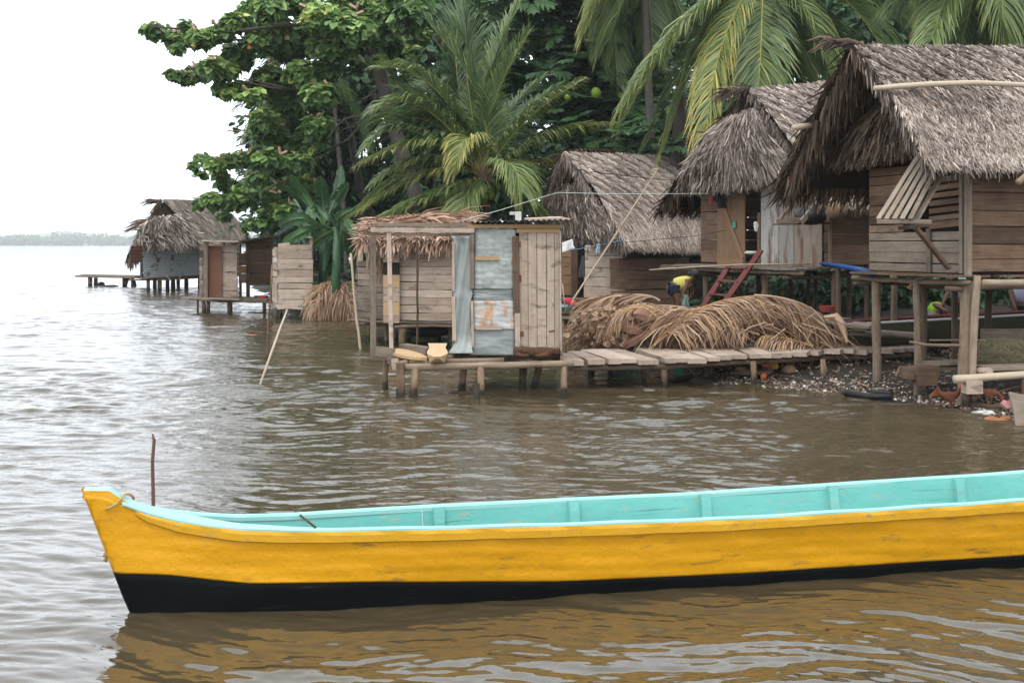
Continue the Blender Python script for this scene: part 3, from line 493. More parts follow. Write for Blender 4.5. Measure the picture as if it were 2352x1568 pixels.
# ---------------------------------------------------------------- palms
def palm(name, label, crown, Y, base_dx, fr, tint=.42, L=.8, n=70, tr=(.17, .12), nuts=(), dark=None, group=None, w=.04):
    cpt = P(crown, Y); bs = P((base_dx, 600), Y); bs[2] = gz1(bs[0], bs[1]); T = thing(name, label, 'palm tree', bs, group)
    trunk_obj(T, [bs + A(0, 0, -.3), (bs * .6 + cpt * .4) + A(.08, 0, 0), cpt], tr[0], tr[1], m=BARK)
    b = MB()
    for k in range(9):
        a = k * 2.4; b.tube([cpt + A(0, 0, -.25), cpt + A(math.cos(a) * .2, math.sin(a) * .2, .15), cpt + A(math.cos(a) * .4, math.sin(a) * .4, .6)], [.06, .05, .03], 6, .9)
    b.build('leaf_bases', THB, T)
    for i, q in enumerate(fr):
        mid, tip = q[0], q[1]; o = q[2] if len(q) > 2 else {}; dy = o.pop('dy', (0, 0)) if 'dy' in o else (random.uniform(-.5, .3), random.uniform(-1., .6))
        kw = dict(L=L, n=n + 30, tint=tint + random.uniform(-.05, .05), tiptint=.12, seed=100 + i + int(crown[0]), w=w); kw.update(o); kw['L'] *= (1.12 if Y == 31.2 else 1.38); kw['w'] = w; kw['n'] = int(kw['n'] * 1.15); kw['tiptint'] *= .55; kw['tint'] += (.05 if Y == 31.2 else -.02); kw['tsd'] = .09
        b = MB(); frond(b, cpt, P(mid, Y + dy[0]), P(tip, Y + dy[1]), **kw); b.build('frond', PALM, T)
        if i % (3 if Y == 31.2 else 2) == 0:      # darker copies of the fronds, set behind
            j1, j2 = A(*RNG.uniform(-26, 26, 2)), A(*RNG.uniform(-45, 45, 2)); kw.update(seed=500 + i, tint=kw['tint'] - .08); b = MB(); frond(b, cpt, P(A(*mid) + j1, Y + dy[0] + .7), P(A(*tip) + j2, Y + dy[1] + 1.2), **kw); b.build('frond', PALM, T)
    for (nx, ny) in nuts:
        b = MB(); b.ell(P((nx, ny), Y - .35), .13, .13, .16, .3, 0, 10, 8, .03); b.build('coconut', FRU, T, smooth=True)
    return T
C0 = (1115, 408); Y0 = 31.2
palm('coconut_palm', 'young coconut palm with upright fan of fronds between the big tree and the middle hut', C0, Y0, 1125, [
    ((1075, 190), (1078, 35), dict(L=1.05, n=85, droop=.12, lift=.35, tint=.27, tiptint=.02, dy=(.1, .2), ang=52)), ((1120, 200), (1195, 10), dict(L=.9, droop=.15, tint=.38, dy=(.5, .9))),
    ((1100, 230), (990, 60), dict(L=.9, droop=.2, tint=.33, dy=(-.2, -.2))), ((1130, 250), (1210, 85), dict(L=.8, droop=.3, tint=.40, dy=(-.1, -.3))),
    ((1010, 215), (885, 155), dict(L=.85, droop=.45, tint=.40, dy=(-.4, -.9))), ((985, 255), (870, 250), dict(L=.9, droop=.5, tint=.42, dy=(-.6, -1.2))),
    ((1020, 245), (960, 170), dict(L=.85, droop=.35, tint=.33, dy=(.3, .6))), ((1050, 290), (930, 210), dict(L=.9, droop=.4, tint=.32)),
    ((1000, 330), (842, 370), dict(L=.85, droop=.7, tint=.44, dy=(-.5, -1.0), tiptint=.25)), ((1000, 395), (842, 475), dict(L=.8, droop=.7, tint=.44, dy=(-.3, -.6), tiptint=.25)),
    ((950, 300), (848, 335), dict(L=.75, droop=.6, tint=.38, dy=(-.3, -.8))), ((985, 365), (868, 415), dict(L=.8, droop=.7, tint=.42, dy=(-.2, -.7))), ((1000, 285), (895, 285), dict(L=.8, droop=.5, tint=.36, dy=(.2, .3))), ((1010, 470), (925, 540), dict(L=.8, droop=.6, tint=.36, dy=(.3, .5))),
    ((1010, 440), (870, 505), dict(L=.8, droop=.55, tint=.46, dy=(-.6, -1.1))), ((1040, 450), (900, 500), dict(L=.7, droop=.6, tint=.45)),
    ((1195, 290), (1320, 195), dict(L=.8, droop=.6, tint=.44, dy=(-.2, -.5))), ((1230, 320), (1398, 285), dict(L=.8, droop=.75, tint=.40, dy=(.1, .2), tiptint=.22)),
    ((1250, 370), (1415, 355), dict(L=.7, droop=.6, tint=.48, dy=(.6, 1.2), tiptint=.35)), ((1165, 372), (1200, 440), dict(L=1.0, droop=.55, tint=.47, dy=(-.8, -1.4), lift=.1)),
    ((1080, 318), (1045, 385), dict(L=.75, droop=.7, tint=.50, dy=(-1., -1.5), tiptint=.3)), ((1180, 440), (1240, 490), dict(L=.9, droop=.6, tint=.42, dy=(-.4, -.6))),
    ((1075, 440), (1060, 510), dict(L=.9, droop=.6, tint=.43, dy=(-.7, -1.1))), ((1100, 250), (1160, 130), dict(L=.9, droop=.2, tint=.30, dy=(.4, .6))), ((1140, 300), (1250, 180), dict(L=.8, droop=.4, tint=.34, dy=(.8, 1.5)))],
    nuts=((1105, 443), (1122, 434), (1128, 446), (1092, 440), (1112, 455)))
palm('coconut_palm', 'tall coconut palm whose long yellowing fronds droop over the red ladder house', (1752, -70), 30.5, 1728, [
    ((1585, 40), (1432, 245), dict(L=.95, droop=.9, tint=.52, dy=(-.5, -.8), tiptint=.18)), ((1630, 70), (1530, 330), dict(L=1.0, droop=.9, tint=.45, dy=(.2, .2), tiptint=.3)),
    ((1660, 100), (1622, 330), dict(L=.95, droop=.8, tint=.58, dy=(-.9, -1.4), tiptint=.36)), ((1640, 30), (1480, 340), dict(L=.9, droop=.7, tint=.42, dy=(.9, 1.2))),
    ((1748, 100), (1738, 240), dict(L=1.05, droop=.4, tint=.50, dy=(-.8, -1.1), rt=.86)), ((1850, 30), (1925, 240), dict(L=1.1, droop=.55, tint=.50, dy=(-.9, -1.3), rt=.86)),
    ((1800, 60), (1870, 250), dict(L=1.0, droop=.5, tint=.45, dy=(-.3, -.3))), ((1930, -10), (2050, 170), dict(L=1.1, droop=.5, tint=.45, dy=(-.3, -.5), rt=.86)),
    ((1960, -50), (2135, 110), dict(L=1.0, droop=.6, tint=.42, dy=(.4, .6))), ((1690, 40), (1700, 230), dict(L=1.0, droop=.6, tint=.42, dy=(.4, .5), tiptint=.2)),
    ((1900, 90), (1990, 260), dict(L=1.1, droop=.5, tint=.36, dy=(1.0, 1.5))), ((1780, 120), (1800, 300), dict(L=1.0, droop=.5, tint=.38, dy=(1.0, 1.4)))], tint=.46, L=1., n=80, tr=(.22, .19), w=.043)
palm('coconut_palm', 'coconut palm at the top edge, only its hanging fronds showing above the middle hut', (1475, -150), 34, 1500, [
    ((1400, -60), (1345, 70), dict(L=.9, droop=.8, tint=.55, dy=(-.4, -.6), tiptint=.2)), ((1440, -30), (1400, 90), dict(L=.9, droop=.7, tint=.48)), ((1490, -10), (1500, 120), dict(L=.9, droop=.6, tint=.38, dy=(.4, .6))),
    ((1540, -20), (1580, 110), dict(L=.9, droop=.7, tint=.42)), ((1420, 10), (1420, 190), dict(L=.7, droop=.8, tint=.45, dy=(.6, .9)))], tr=(.13, .11), w=.043)
palm('coconut_palm', 'coconut palm at the top right corner behind the nearest thatched roof', (2290, -190), 27, 2420, [
    ((2200, -60), (2140, 90), dict(L=.95, droop=.7, tint=.5)), ((2240, -20), (2200, 130), dict(L=.95, droop=.7, tint=.42)), ((2300, -10), (2310, 150), dict(L=.9, droop=.6, tint=.5, tiptint=.2)), ((2360, -10), (2370, 150), dict(L=.9, droop=.6, tint=.5)),
    ((2180, -110), (2060, 0), dict(L=.95, droop=.7, tint=.42)), ((2260, 30), (2265, 190), dict(L=.8, droop=.6, tint=.38, dy=(.8, 1.2)))], n=80, w=.043)
palm('coconut_palm', 'half-hidden coconut palm whose fronds poke out left of the big tree', (760, 140), 46, 800, [
    ((660, 120), (600, 210), dict(droop=.7, tint=.36)), ((650, 200), (575, 300), dict(droop=.7, tint=.40, tiptint=.3)), ((670, 260), (590, 370), dict(droop=.7, tint=.38, tiptint=.3)), ((650, 60), (610, 120), dict(droop=.6, tint=.38)),
    ((720, 30), (650, -20), dict(droop=.4, tint=.36)), ((800, 30), (850, -40), dict(droop=.4, tint=.32)), ((850, 150), (900, 240), dict(droop=.6, tint=.3)), ((800, 230), (840, 330), dict(droop=.6, tint=.3))], tr=(.10, .08), L=1., n=60)
# two bare palm trunks in the shade
for nm, lab, pts, Y, r, tt_ in (('palm_trunk', 'leaning dark slender palm trunk between the banana plants and the middle palm', [(807, 322), (830, 440), (862, 520), (885, 600)], 40, .15, .05), ('palm_trunk', 'pale straight palm trunk rising behind the ridge of the middle hut', [(1562, 225), (1560, 300), (1555, 380), (1555, 470)], 31.5, .2, .7)):
    c = np.array([P(q, Y) for q in pts]); bt = c[-1].copy(); bt[2] = gz1(bt[0], bt[1]) - .2; c = np.vstack([c, bt]); b = MB(); b.tube(c, np.linspace(r * .85, r, len(c)), 10, tt_, 0, .05); T = thing('palm_tree', lab, 'palm tree', bt); b.build('trunk', BARK, T, smooth=True)
# ---------------------------------------------------------------- banana plants
def banana(label, dx, Y, tips, seed):
    bs = P((dx, 600), Y); bs[2] = gz1(bs[0], bs[1]); T = thing('banana_plant', label, 'banana plant', bs, 'banana plants by the shore')
    top_ = P((dx + 4, 520), Y); b = MB(); b.tube([bs, (bs + top_) / 2, top_], [.16, .13, .09], 10, .35, 0, .04); b.build('stem', BANL, T, smooth=True)
    for (mid, tip, wd) in tips:
        c = bez(top_ + A(RNG.normal(0, .05), RNG.normal(0, .05), 0), P(mid, Y + RNG.normal(0, .5)), P(tip, Y + RNG.normal(0, .9)), 18); tg = nrm(np.gradient(c, axis=0)); S = nrm(np.cross(tg, A(.25, .9, .35) if RNG.random() < .7 else A(0, .2, 1))); t = np.linspace(0, 1, 18)
        ww = .8 * wd * np.clip(np.sin(math.pi * np.clip((t - .2) / .84, 0, 1)) ** .55, 0.02, 1) * (t > .18) + .012; U = np.cross(S, tg)
        b = MB(); tint = np.clip(.36 + RNG.normal(0, .13), .1, .7)
        for sg in (-1, 1):
            G = np.stack([c, c + sg * S * ww[:, None] * .55 + U * ww[:, None] * .12, c + sg * S * ww[:, None] + U * ww[:, None] * .02 - A(0, 0, .1) * ww[:, None] + RNG.normal(0, .012, (18, 3))], 1); k0 = RNG.integers(0, 2)
            for a0, a1 in ((0, 5), (5, 9), (9, 13), (13, 17)):       # the blade is torn in a few places
                Gp = G[a0:a1 + 1].copy(); Gp[0, 1:] += A(0, 0, RNG.normal(0, .02)); Gp[-1, 2] -= tg[a1] * RNG.uniform(0, .06); b.grid(Gp, tint + RNG.normal(0, .04), 0)
        b.tube(c, np.linspace(.03, .008, 18), 5, .85); b.build('leaf', BANL, T)
banana('tall banana plant with broad upright leaves left of the leaning palm trunk', 740, 36, [((742, 460), (735, 405), .26), ((705, 470), (660, 425), .24), ((690, 500), (640, 520), .24), ((765, 470), (800, 420), .22), ((760, 480), (790, 560), .26), ((790, 500), (822, 560), .24), ((720, 480), (700, 560), .24), ((700, 450), (668, 400), .2), ((775, 440), (782, 380), .2), ((700, 530), (650, 560), .22)], 1)
banana('smaller banana plant in front of the dark shore, leaves drooping over the plank privy', 770, 34.6, [((745, 520), (700, 500), .24), ((735, 545), (695, 575), .22), ((790, 540), (815, 600), .22), ((760, 550), (742, 620), .24), ((780, 500), (810, 480), .2), ((750, 500), (725, 470), .2), ((780, 560), (770, 630), .2)], 2)
banana('shaded banana plant deep behind under the big tree', 690, 39, [((668, 520), (635, 540), .22), ((690, 490), (672, 450), .22), ((715, 520), (745, 590), .22), ((660, 550), (632, 580), .2), ((700, 480), (730, 440), .2)], 3)
# low undergrowth on the bank
b = MB()
for i in range(260):
    dx = RNG.uniform(700, 2400); Y = RNG.uniform(33, 44); q = P((dx, 560), Y); q[2] = gz1(q[0], q[1]) + RNG.uniform(0, 1.6)
    if sdist(q[0], q[1]) < 1.5: continue
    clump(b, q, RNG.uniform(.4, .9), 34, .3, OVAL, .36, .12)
for i in range(150):  # extra clumps added to darken the view under the houses
    dx = RNG.uniform(1620, 2420); q = P((dx, 640), RNG.uniform(28.5, 34)); q[2] = gz1(q[0], q[1]) + RNG.uniform(0, 1.0)
    clump(b, q, RNG.uniform(.4, .8), 36, .26, OVAL, .30, .12)
for i in range(80):
    dx = RNG.uniform(560, 830); q = P((dx, 640), RNG.uniform(37, 60)); q[2] = gz1(q[0], q[1]) + RNG.uniform(0, .8)
    if sdist(q[0], q[1]) < .5: continue
    clump(b, q, RNG.uniform(.3, .8), 34, .28, OVAL, .40, .12)
b.build('undergrowth', LEAFD, kind='stuff', label='tangled green undergrowth on the bank behind the huts', cat='undergrowth')
# a fallen root along the bank
b = MB(); c = np.array([P(z7(*q), 37) for q in ((1640, 690), (1720, 705), (1780, 740), (1820, 700), (1880, 695), (1930, 730))]); b.tube(c, [.05, .07, .09, .09, .08, .06], 8, .6, 0, .1); b.build('fallen_branch', BARK, None, 'bare crooked branch lying on the bank behind the frond heap', 'branch', smooth=True)
# ---------------------------------------------------------------- building helpers
UP = A(0, 0, 1)
def xy(p, z): return A(p[0], p[1], z)
def hwall(m, Aa, B, z0, z1, rows, out=(0, -1, 0), th=.025, gap=.013, tint=.5, tsd=.15, cuts=(), wob=.006, tilt=.006, jag=0., skipend=0.):
    """horizontal boards between plan points A and B; cuts = (u0,u1,z0,z1) openings in metres along the wall"""
    Aa = A(Aa[0], Aa[1], 0); B = A(B[0], B[1], 0); Ln = np.linalg.norm(B - Aa); d = (B - Aa) / Ln; out = nrm(np.asarray(out, float))
    hs = RNG.uniform(.8, 1.2, rows); hs = hs / hs.sum() * (z1 - z0); z = z0
    for h in hs:
        zc = z + h / 2; spans = [(0., Ln)]
        for (u0, u1, c0, c1) in cuts:
            if c0 < zc < c1:
                ns = []
                for a, b in spans:
                    if u1 <= a or u0 >= b: ns.append((a, b)); continue
                    if u0 > a: ns.append((a, u0))
                    if u1 < b: ns.append((u1, b))
                spans = ns
        for a, b in spans:
            if b - a < .04: continue
            ja, jb = (random.uniform(-jag, jag) if a == 0 else 0), (random.uniform(-jag, jag) if b == Ln else 0); o = out * random.uniform(-.006, .006)
            m.plank(Aa + d * (a + ja) + UP * (zc + random.uniform(-tilt, tilt)) + o, Aa + d * (b + jb) + UP * (zc + random.uniform(-tilt, tilt)) + o, UP, h - gap, th * random.uniform(.8, 1.3), np.clip(tint + random.gauss(0, tsd), 0, 1), wob=wob)
        z += h
def logwall(m, Aa, B, z0, z1, rows, th=.06, tint=.5, tsd=.12, out=(0, -1, 0)):
    Aa = A(Aa[0], Aa[1], 0); B = A(B[0], B[1], 0); h = (z1 - z0) / rows
    for i in range(rows):
        zc = z0 + h * (i + .5); j = random.uniform(-.05, .05); d = nrm(B - Aa)
        m.plank(Aa - d * random.uniform(0, .05) + UP * zc, B + d * random.uniform(0, .05) + UP * (zc + random.uniform(-.01, .01)), UP, h * random.uniform(.86, .99), th * random.uniform(.8, 1.2), np.clip(tint + random.gauss(0, tsd), 0, 1), wob=.012)
def vwall(m, Aa, B, z0, z1, cols, th=.022, gap=.006, tint=.5, tsd=.12, jz=.02):
    Aa = A(Aa[0], Aa[1], 0); B = A(B[0], B[1], 0); Ln = np.linalg.norm(B - Aa); d = (B - Aa) / Ln; wd = Ln / cols
    for i in range(cols):
        c = Aa + d * (i + .5) * wd; m.plank(c + UP * (z0 + random.uniform(-jz, jz)), c + UP * (z1 + random.uniform(-jz, jz)), d, wd - gap, th, np.clip(tint + random.gauss(0, tsd), 0, 1), wob=.002)
def corr(m, O, U, V, Nn, wl=.076, amp=.011, tint=.5, m_=0, k=5, dent=.0):
    """corrugated sheet: O corner, U across the ridges, V along the ridges"""
    O, U, V = [np.asarray(q, float) for q in (O, U, V)]; Lu = np.linalg.norm(U); n = max(8, int(Lu / wl * k)); s = np.linspace(0, 1, n + 1); off = amp * np.sin(s * Lu / wl * 2 * math.pi)
    t = np.linspace(0, 1, 6); G = O + s[:, None, None] * U + t[None, :, None] * V + off[:, None, None] * np.asarray(Nn, float); 
    if dent: G = G + RNG.normal(0, dent, (1, 6, 1)) * np.asarray(Nn)
    m.grid(G, tint, m_)
def posts(T, items, name='post', m=LOG, n=9, wob=.1, tsd=.12):
    for (p0, p1, r, *t) in items:
        b = MB(); b.log(p0, p1, r, np.clip((t[0] if t else .5) + random.gauss(0, tsd), 0, 1), n, wob, bend=.012); b.build(name, m, T, smooth=True)
def one(m, name, mats, T, **k): return m.build(name, mats, T, **k)
def wpost(x, ytop, Y, ybot=None, r=.05, t=.5, lean=0., deep=.5):
    """post from a top point in D pixels to below the water at the same depth"""
    a = W(x, ytop, Y); b = a.copy(); b[2] = -deep; b[0] += lean; return (a, b, r, t)
def roofobj(T, name, fn, mats, **k):
    b = MB(); fn(b); return b.build(name, mats, T, **k)

# ================================================================ nearest house (right)
C = A(6.2, 16.3, 0); u = nrm(A(.95, .31, 0)); v = nrm(A(-.31, .95, 0))
def h1(a, b, z): return C + u * a + v * b + UP * z
T = thing('thatched_stilt_house', 'nearest thatched stilt house at the right edge with a propped slatted shutter', 'house', h1(0, 0, .1))
FL = 1.80; WT = 3.35; LN = 5.2; GW = 2.25
b = MB(); hwall(b, h1(0, GW, 0), h1(0, 0, 0), FL, 2.38, 4, out=-u, tint=.66, tsd=.10, wob=.004); b.build('wall', WOODG, T, label='grey rain-streaked lower boards of the gable wall')
b = MB(); hwall(b, h1(0, GW, 0), h1(0, 0, 0), 2.38, WT, 7, out=-u, tint=.58, tsd=.14, cuts=[(GW - 1.42, GW - .10, 2.42, 3.19)], wob=.004)
b.build('wall', WOODB, T, label='brown upper boards of the gable wall round the window')
b = MB(); hwall(b, h1(.02, 0, 0), h1(LN, 0, 0), FL + .02, WT - .02, 7, out=-v, tint=.48, tsd=.1, wob=.004); b.build('wall', WOODB, T, label='long wall of broad brown boards')
b = MB(); hwall(b, h1(LN, 0, 0), h1(LN, GW, 0), FL, WT, 9, tint=.4, gap=-.03); b.build('wall', WOODB, T); b = MB(); hwall(b, h1(0, GW, 0), h1(LN, GW, 0), FL, WT, 9, tint=.4, gap=-.03); b.build('wall', WOODB, T)
b = MB(); b.plank(h1(-.03, -.03, FL - .05), h1(-.03, -.03, WT), v, .09, .06, .62); b.plank(h1(-.035, 1.0 * .1 + .0, FL), h1(-.035, .1, WT), v, .07, .03, .6); b.plank(h1(-.035, GW - 1.45, FL), h1(-.035, GW - 1.45, 2.42), v, .10, .02, .4); b.build('corner_board', WOODG, T)
# window bars, sill
b = MB()
for i in range(7): 
    z = 2.47 + i * .105; b.plank(h1(-.02, .10, z + .02), h1(-.02, GW - 1.45, z - .012 + random.uniform(-.01, .01)), UP, .07, .018, .42 + random.uniform(-.1, .12), wob=.003)
b.build('window_bars', WOODB, T)
# propped shutter: slats from the hinge under the eave down and out to the left
ht = P(z1(735, 985), 16.5), P(z1(868, 1030), 16.2); lo = P(z1(492, 1372), 15.75), P(z1(690, 1372), 15.45)
b = MB()
for q in np.linspace(0, 1, 5): 
    b.plank(ht[0] * (1 - q) + ht[1] * q, lo[0] * (1 - q) + lo[1] * q, ht[1] - ht[0], .062, .02, .62 + random.uniform(-.15, .2), wob=.002)
sh = b.build('shutter', WOODG, T)
b = MB(); b.plank(lo[0] - (lo[1] - lo[0]) * .03 + A(0, 0, -.03), lo[1] + (lo[1] - lo[0]) * .75 + A(0, .12, -.03), UP, .055, .05, .6); b.build('frame_bar', WOODG, sh); b = MB(); b.plank(ht[0] - A(0, 0, .02), ht[1] - A(0, 0, .02), UP, .05, .04, .45); b.build('frame_bar', WOODG, sh)
b = MB(); b.plank(P(z1(905, 1065), 16.2), P(z1(705, 1420), 15.5), v, .085, .03, .55); b.build('strap_board', WOODG, sh)
b = MB(); b.plank(P(z1(725, 1425), 15.6), P(z3(1035, 300), 16.0), v, .08, .04, .42); b.plank(P(z1(620, 1430), 15.7), P(z1(980, 1385), 16.1), UP, .05, .04, .3); b.build('prop', WOODB, T)
# floor frame
b = MB(); b.plank(h1(-.05, -.1, FL - .03), h1(-.05, GW + .1, FL - .03), UP, .03, .2, .5)
for q in np.linspace(0, LN, 8): b.plank(h1(q, -.08, FL - .035), h1(q, GW + .1, FL - .035), u, .6, .03, .45)
b.build('floor', WOODB, T)
for (p0, p1, r, tt) in ((h1(-.10, GW + .30, FL - .12), h1(-.10, -.15, FL - .12), .06, .55), (h1(-.35, .02, FL - .20), h1(LN, .02, FL - .20), .06, .42), (h1(-.25, GW + .05, FL - .20), h1(LN, GW + .05, FL - .2), .06, .4), (h1(-.18, 1.02, FL - .2), h1(LN, 1.02, FL - .2), .055, .45)):
    b = MB(); b.log(p0, p1, r, tt, 9, .1, .015); b.build('floor_beam', LOG, T, smooth=True)
def gp(p, dz=-.25): q = np.array(p, float); q[2] = gz1(q[0], q[1]) + dz; return q
for (zx, Yp, r, tt) in ((532, 18.2, .105, .62), (812, 17.15, .075, .6), (868, 17.4, .065, .3), (648, 20.8, .085, .5), (1078, 19.2, .08, .42), (1172, 16.3, .13, .68), (1237, 16.15, .075, .82), (1318, 18.9, .085, .25), (1640, 16.9, .1, .5), (1800, 18.6, .1, .4)):
    top_ = P(z3(zx, 392), Yp); top_[2] = FL - .1 if tt != .82 else FL - .02; bo = gp(top_); bo[0] -= .05 if tt in (.68, .82) else -.01
    b = MB(); b.log(top_, bo, r, tt, 10, .09, .02); b.build('stilt', LOG, T, smooth=True)
b = MB(); b.log(P(z3(1275, 400), 15.95), P(z3(1800, 392), 16.1), .075, .85, 10, .06, .01); b.build('rail_log', LOG, T, smooth=True)
# roof
RL = h1(-.92, 1.25, 5.03); RR = h1(LN + .5, 1.25, 5.35); EL = h1(-.90, -.42, 3.22); ER = h1(LN + .5, -.42, 3.30); FE = h1(-1.0, 3.05, 3.10); FR = h1(LN + .5, 3.05, 3.1)
b = MB(); thatch(b, RL, RR, ER, EL, 4300, .15, .012, .10, herr=.6, ang=.36, tint=.68, tsd=.19, lift=.05, seed=11, hb=.46, topdark=.16, twist=.55, flare=.05, band_w=.34)
r0 = nrm(EL - RL); fringe(b, RL, EL, 520, .24, .018, r0 * .5 + u * -.1, .52, .18, seed=3, spread=.2)
fringe(b, EL, ER, 900, .16, .016, v * -.2, .6, .2, seed=4, spread=.3)
b.build('roof_slope', [THG, THU], T, label='silvery roof slope facing the water')
b = MB(); thatch(b, RL, RR, FR, FE, 500, .5, .03, .04, ang=.3, tint=.4, seed=12)
# shaggy underside and rake of the far slope
q0 = RL + UP * -.02; 
for k in range(9):
    f = k / 8.; a0 = q0 + u * (f * .75); a1 = FE + u * (f * .85) + UP * (.02 + .62 * f)
    fringe(b, a0 - UP * .06 * k / 4, a1 - UP * .08, 300, .40 - .12 * f, .024, nrm(FE - RL) * .55 + A(0, 0, -.2), .40 - .12 * f, .17, seed=20 + k, spread=.2)
b.build('roof_slope', [THB, THU], T, label='far roof slope, dark shaggy underside showing at the gable')
# gable closing thatch hung below the opening
b = MB(); g0 = h1(-.16, 1.95, 4.25); g1 = h1(-.16, .75, 4.35); g2 = h1(-.42, -.05, 3.62); g3 = h1(-.42, 2.70, 3.50)
thatch(b, g0, g1, g2, g3, 1600, .26, .022, .05, ang=.2, tint=.40, tsd=.18, seed=14, lift=.08, twist=.7, flare=.12)
fringe(b, g3, g2, 600, .20, .024, -u * .15, .36, .16, seed=15)
b.build('gable_thatch', [THB, THU], T)
b = MB(); fringe(b, RL + u * .02 + UP * .03, RL - u * .45 + UP * .07, 90, .35, .02, -u * 1.5 + v * .2 + UP * .9, .4, .15, seed=16, spread=.35); fringe(b, RL - u * .05, RL + u * .5, 260, .42, .022, -v * .8 - u * .25, .5, .2, seed=17, spread=.25); b.build('ridge_tuft', THB, T)
b = MB(); pr = [h1(-.95, -.0, 0), h1(LN, -.0, 0)]
c = np.array([P((2008, 203), 16.2), P((2065, 198), 16.25), P((2140, 193), 16.32), P((2240, 190), 16.42), P((2352, 195), 16.55), P((2520, 198), 16.8)]); b.tube(c, [.036, .04, .037, .04, .037, .04], 9, .8, 0, .07); b.build('holding_pole', BAMB, T, smooth=True)
b = MB(); b.log(P((2338, 420), 15.75), P((2420, 350), 15.9), .075, .45, 10, .05); b.build('eave_bamboo', BAMB, T, smooth=True)
b = MB(); b.log(P(z2(900, 487), 18.0), P(z2(1125, 452), 18.4), .075, .7, 10, .06); b.build('roof_pole', BAMB, T, smooth=True)

# ================================================================ house with the red ladder
C2 = A(5.96, 23., 0); u2 = nrm(A(.92, .39, 0)); v2 = nrm(A(-.39, .92, 0)); W2 = 4.35
def h2(a, b, z): return C2 + u2 * a + v2 * b + UP * z
T = thing('thatched_stilt_house', 'thatched stilt house with an orange-brown door, corrugated front and red ladder', 'house', h2(0, 2, .4))
F2 = 1.80; T2 = 3.5
def s2(zx):   # distance along the gable wall (from the near corner) of a column seen at zoom x
    X = (z2(zx, 0)[0] - CX) / F; return (C2[0] - X * C2[1]) / (X * v2[1] - v2[0])
sd0, sd1, so1, sc1, sc2 = s2(440), s2(610), s2(700), s2(820), s2(912)
b = MB(); hwall(b, h2(0, W2, 0), h2(0, sd0, 0), F2, T2, 6, out=-u2, tint=.56, tsd=.1); b.build('wall', WOODB, T, label='plank wall left of the door')
b = MB(); vwall(b, h2(-.05, sd0 + .02, 0), h2(-.05, sd1, 0), F2 - .06, 3.4, 4, tint=.55, tsd=.08)
d_ = b.build('door', WOODO, T); b = MB(); b.plank(h2(-.08, sd0 - .02, F2 + .02), h2(-.08, sd1 + .02, F2 + .02), UP, .13, .02, .6); b.plank(h2(-.08, sd0 - .02, 3.25), h2(-.08, sd1 + .02, 3.25), UP, .1, .02, .5); b.plank(h2(-.08, sd0 - .3, 2.95), h2(-.08, sd1 + .05, F2 + .1), UP, .12, .02, .6); b.build('brace', WOODO, d_)
b = MB(); b.plank(h2(-.09, sd0 - .62, 2.6), h2(-.09, sd0 - .74, 2.62), UP, .14, .004, .5); b.build('paint_patch', flat('green_paint', (.07, .28, .20)), d_)
b = MB(); b.plank(h2(-.04, so1 + .02, F2), h2(-.04, so1 + .02, 2.85), v2, .09, .05, .45); b.build('door_jamb', WOODB, T)
b = MB()
e0 = h2(-.03, so1 - .02, F2 - .05); corr(b, e0, h2(-.03, sc1, F2 - .05) - e0, UP * 1.8, -u2, .065, .010, .62); b.build('wall', CORRV, T, label='pale corrugated sheet beside the open doorway')
b = MB(); e0 = h2(-.05, sc1 + .03, F2 - .05); corr(b, e0, h2(-.05, sc2, F2 - .05) - e0, UP * 1.8, -u2, .065, .010, .3); b.build('wall', CORRV, T, label='blue-grey corrugated sheet streaked with dark rust')
b = MB(); e0 = h2(-.03, sc2 + .02, F2 - .03); corr(b, e0, h2(-.03, -.02, F2 - .03) - e0, UP * 1.8, -u2, .06, .009, .5); b.build('wall', mat('brown_grooved_sheet', [(0, (.10, .075, .055)), (1, (.36, .30, .25))], .8, None, 0, 3, .25, stain=[((.12, .055, .03), (6, 6, 1.1), .56, .08)]), T, label='brown grooved boards at the corner')
b = MB(); hwall(b, h2(0, 0, 0), h2(4.2, 0, 0), F2, T2 - .2, 7, tint=.35); hwall(b, h2(4.2, 0, 0), h2(4.2, W2, 0), F2, T2, 7, tint=.3); hwall(b, h2(.02, W2, 0), h2(4.2, W2, 0), F2, T2, 7, tint=.3); b.build('wall', WOODB, T)
b = MB()
for q in np.linspace(.2, 4.1, 8): b.plank(h2(q - .2, -.2, F2 - .05), h2(q - .2, W2 + .15, F2 - .05), u2, .5, .03, .4)
b.plank(h2(-.35, -.1, F2 - .07), h2(-.35, W2 + .4, F2 - .07), u2, .22, .035, .6, wob=.02); b.plank(h2(-.6, -.1, F2 - .08), h2(-.6, W2 + .1, F2 - .08), u2, .2, .035, .5, wob=.02); b.build('floor', WOODG, T)
for (p0, p1, r, tt) in ((h2(-.6, -.2, F2 - .16), h2(-.6, W2 + .8, F2 - .16), .06, .6), (h2(-.7, .3, F2 - .25), h2(4, .3, F2 - .25), .06, .45), (h2(-.8, 3.6, F2 - .25), h2(4, 3.6, F2 - .25), .06, .5), (h2(-.5, W2 + .95, F2 - .10), h2(.6, W2 + .2, F2 - .10), .05, .4)):
    b = MB(); b.log(p0, p1, r, tt, 9, .1, .02); b.build('floor_beam', LOG, T, smooth=True)
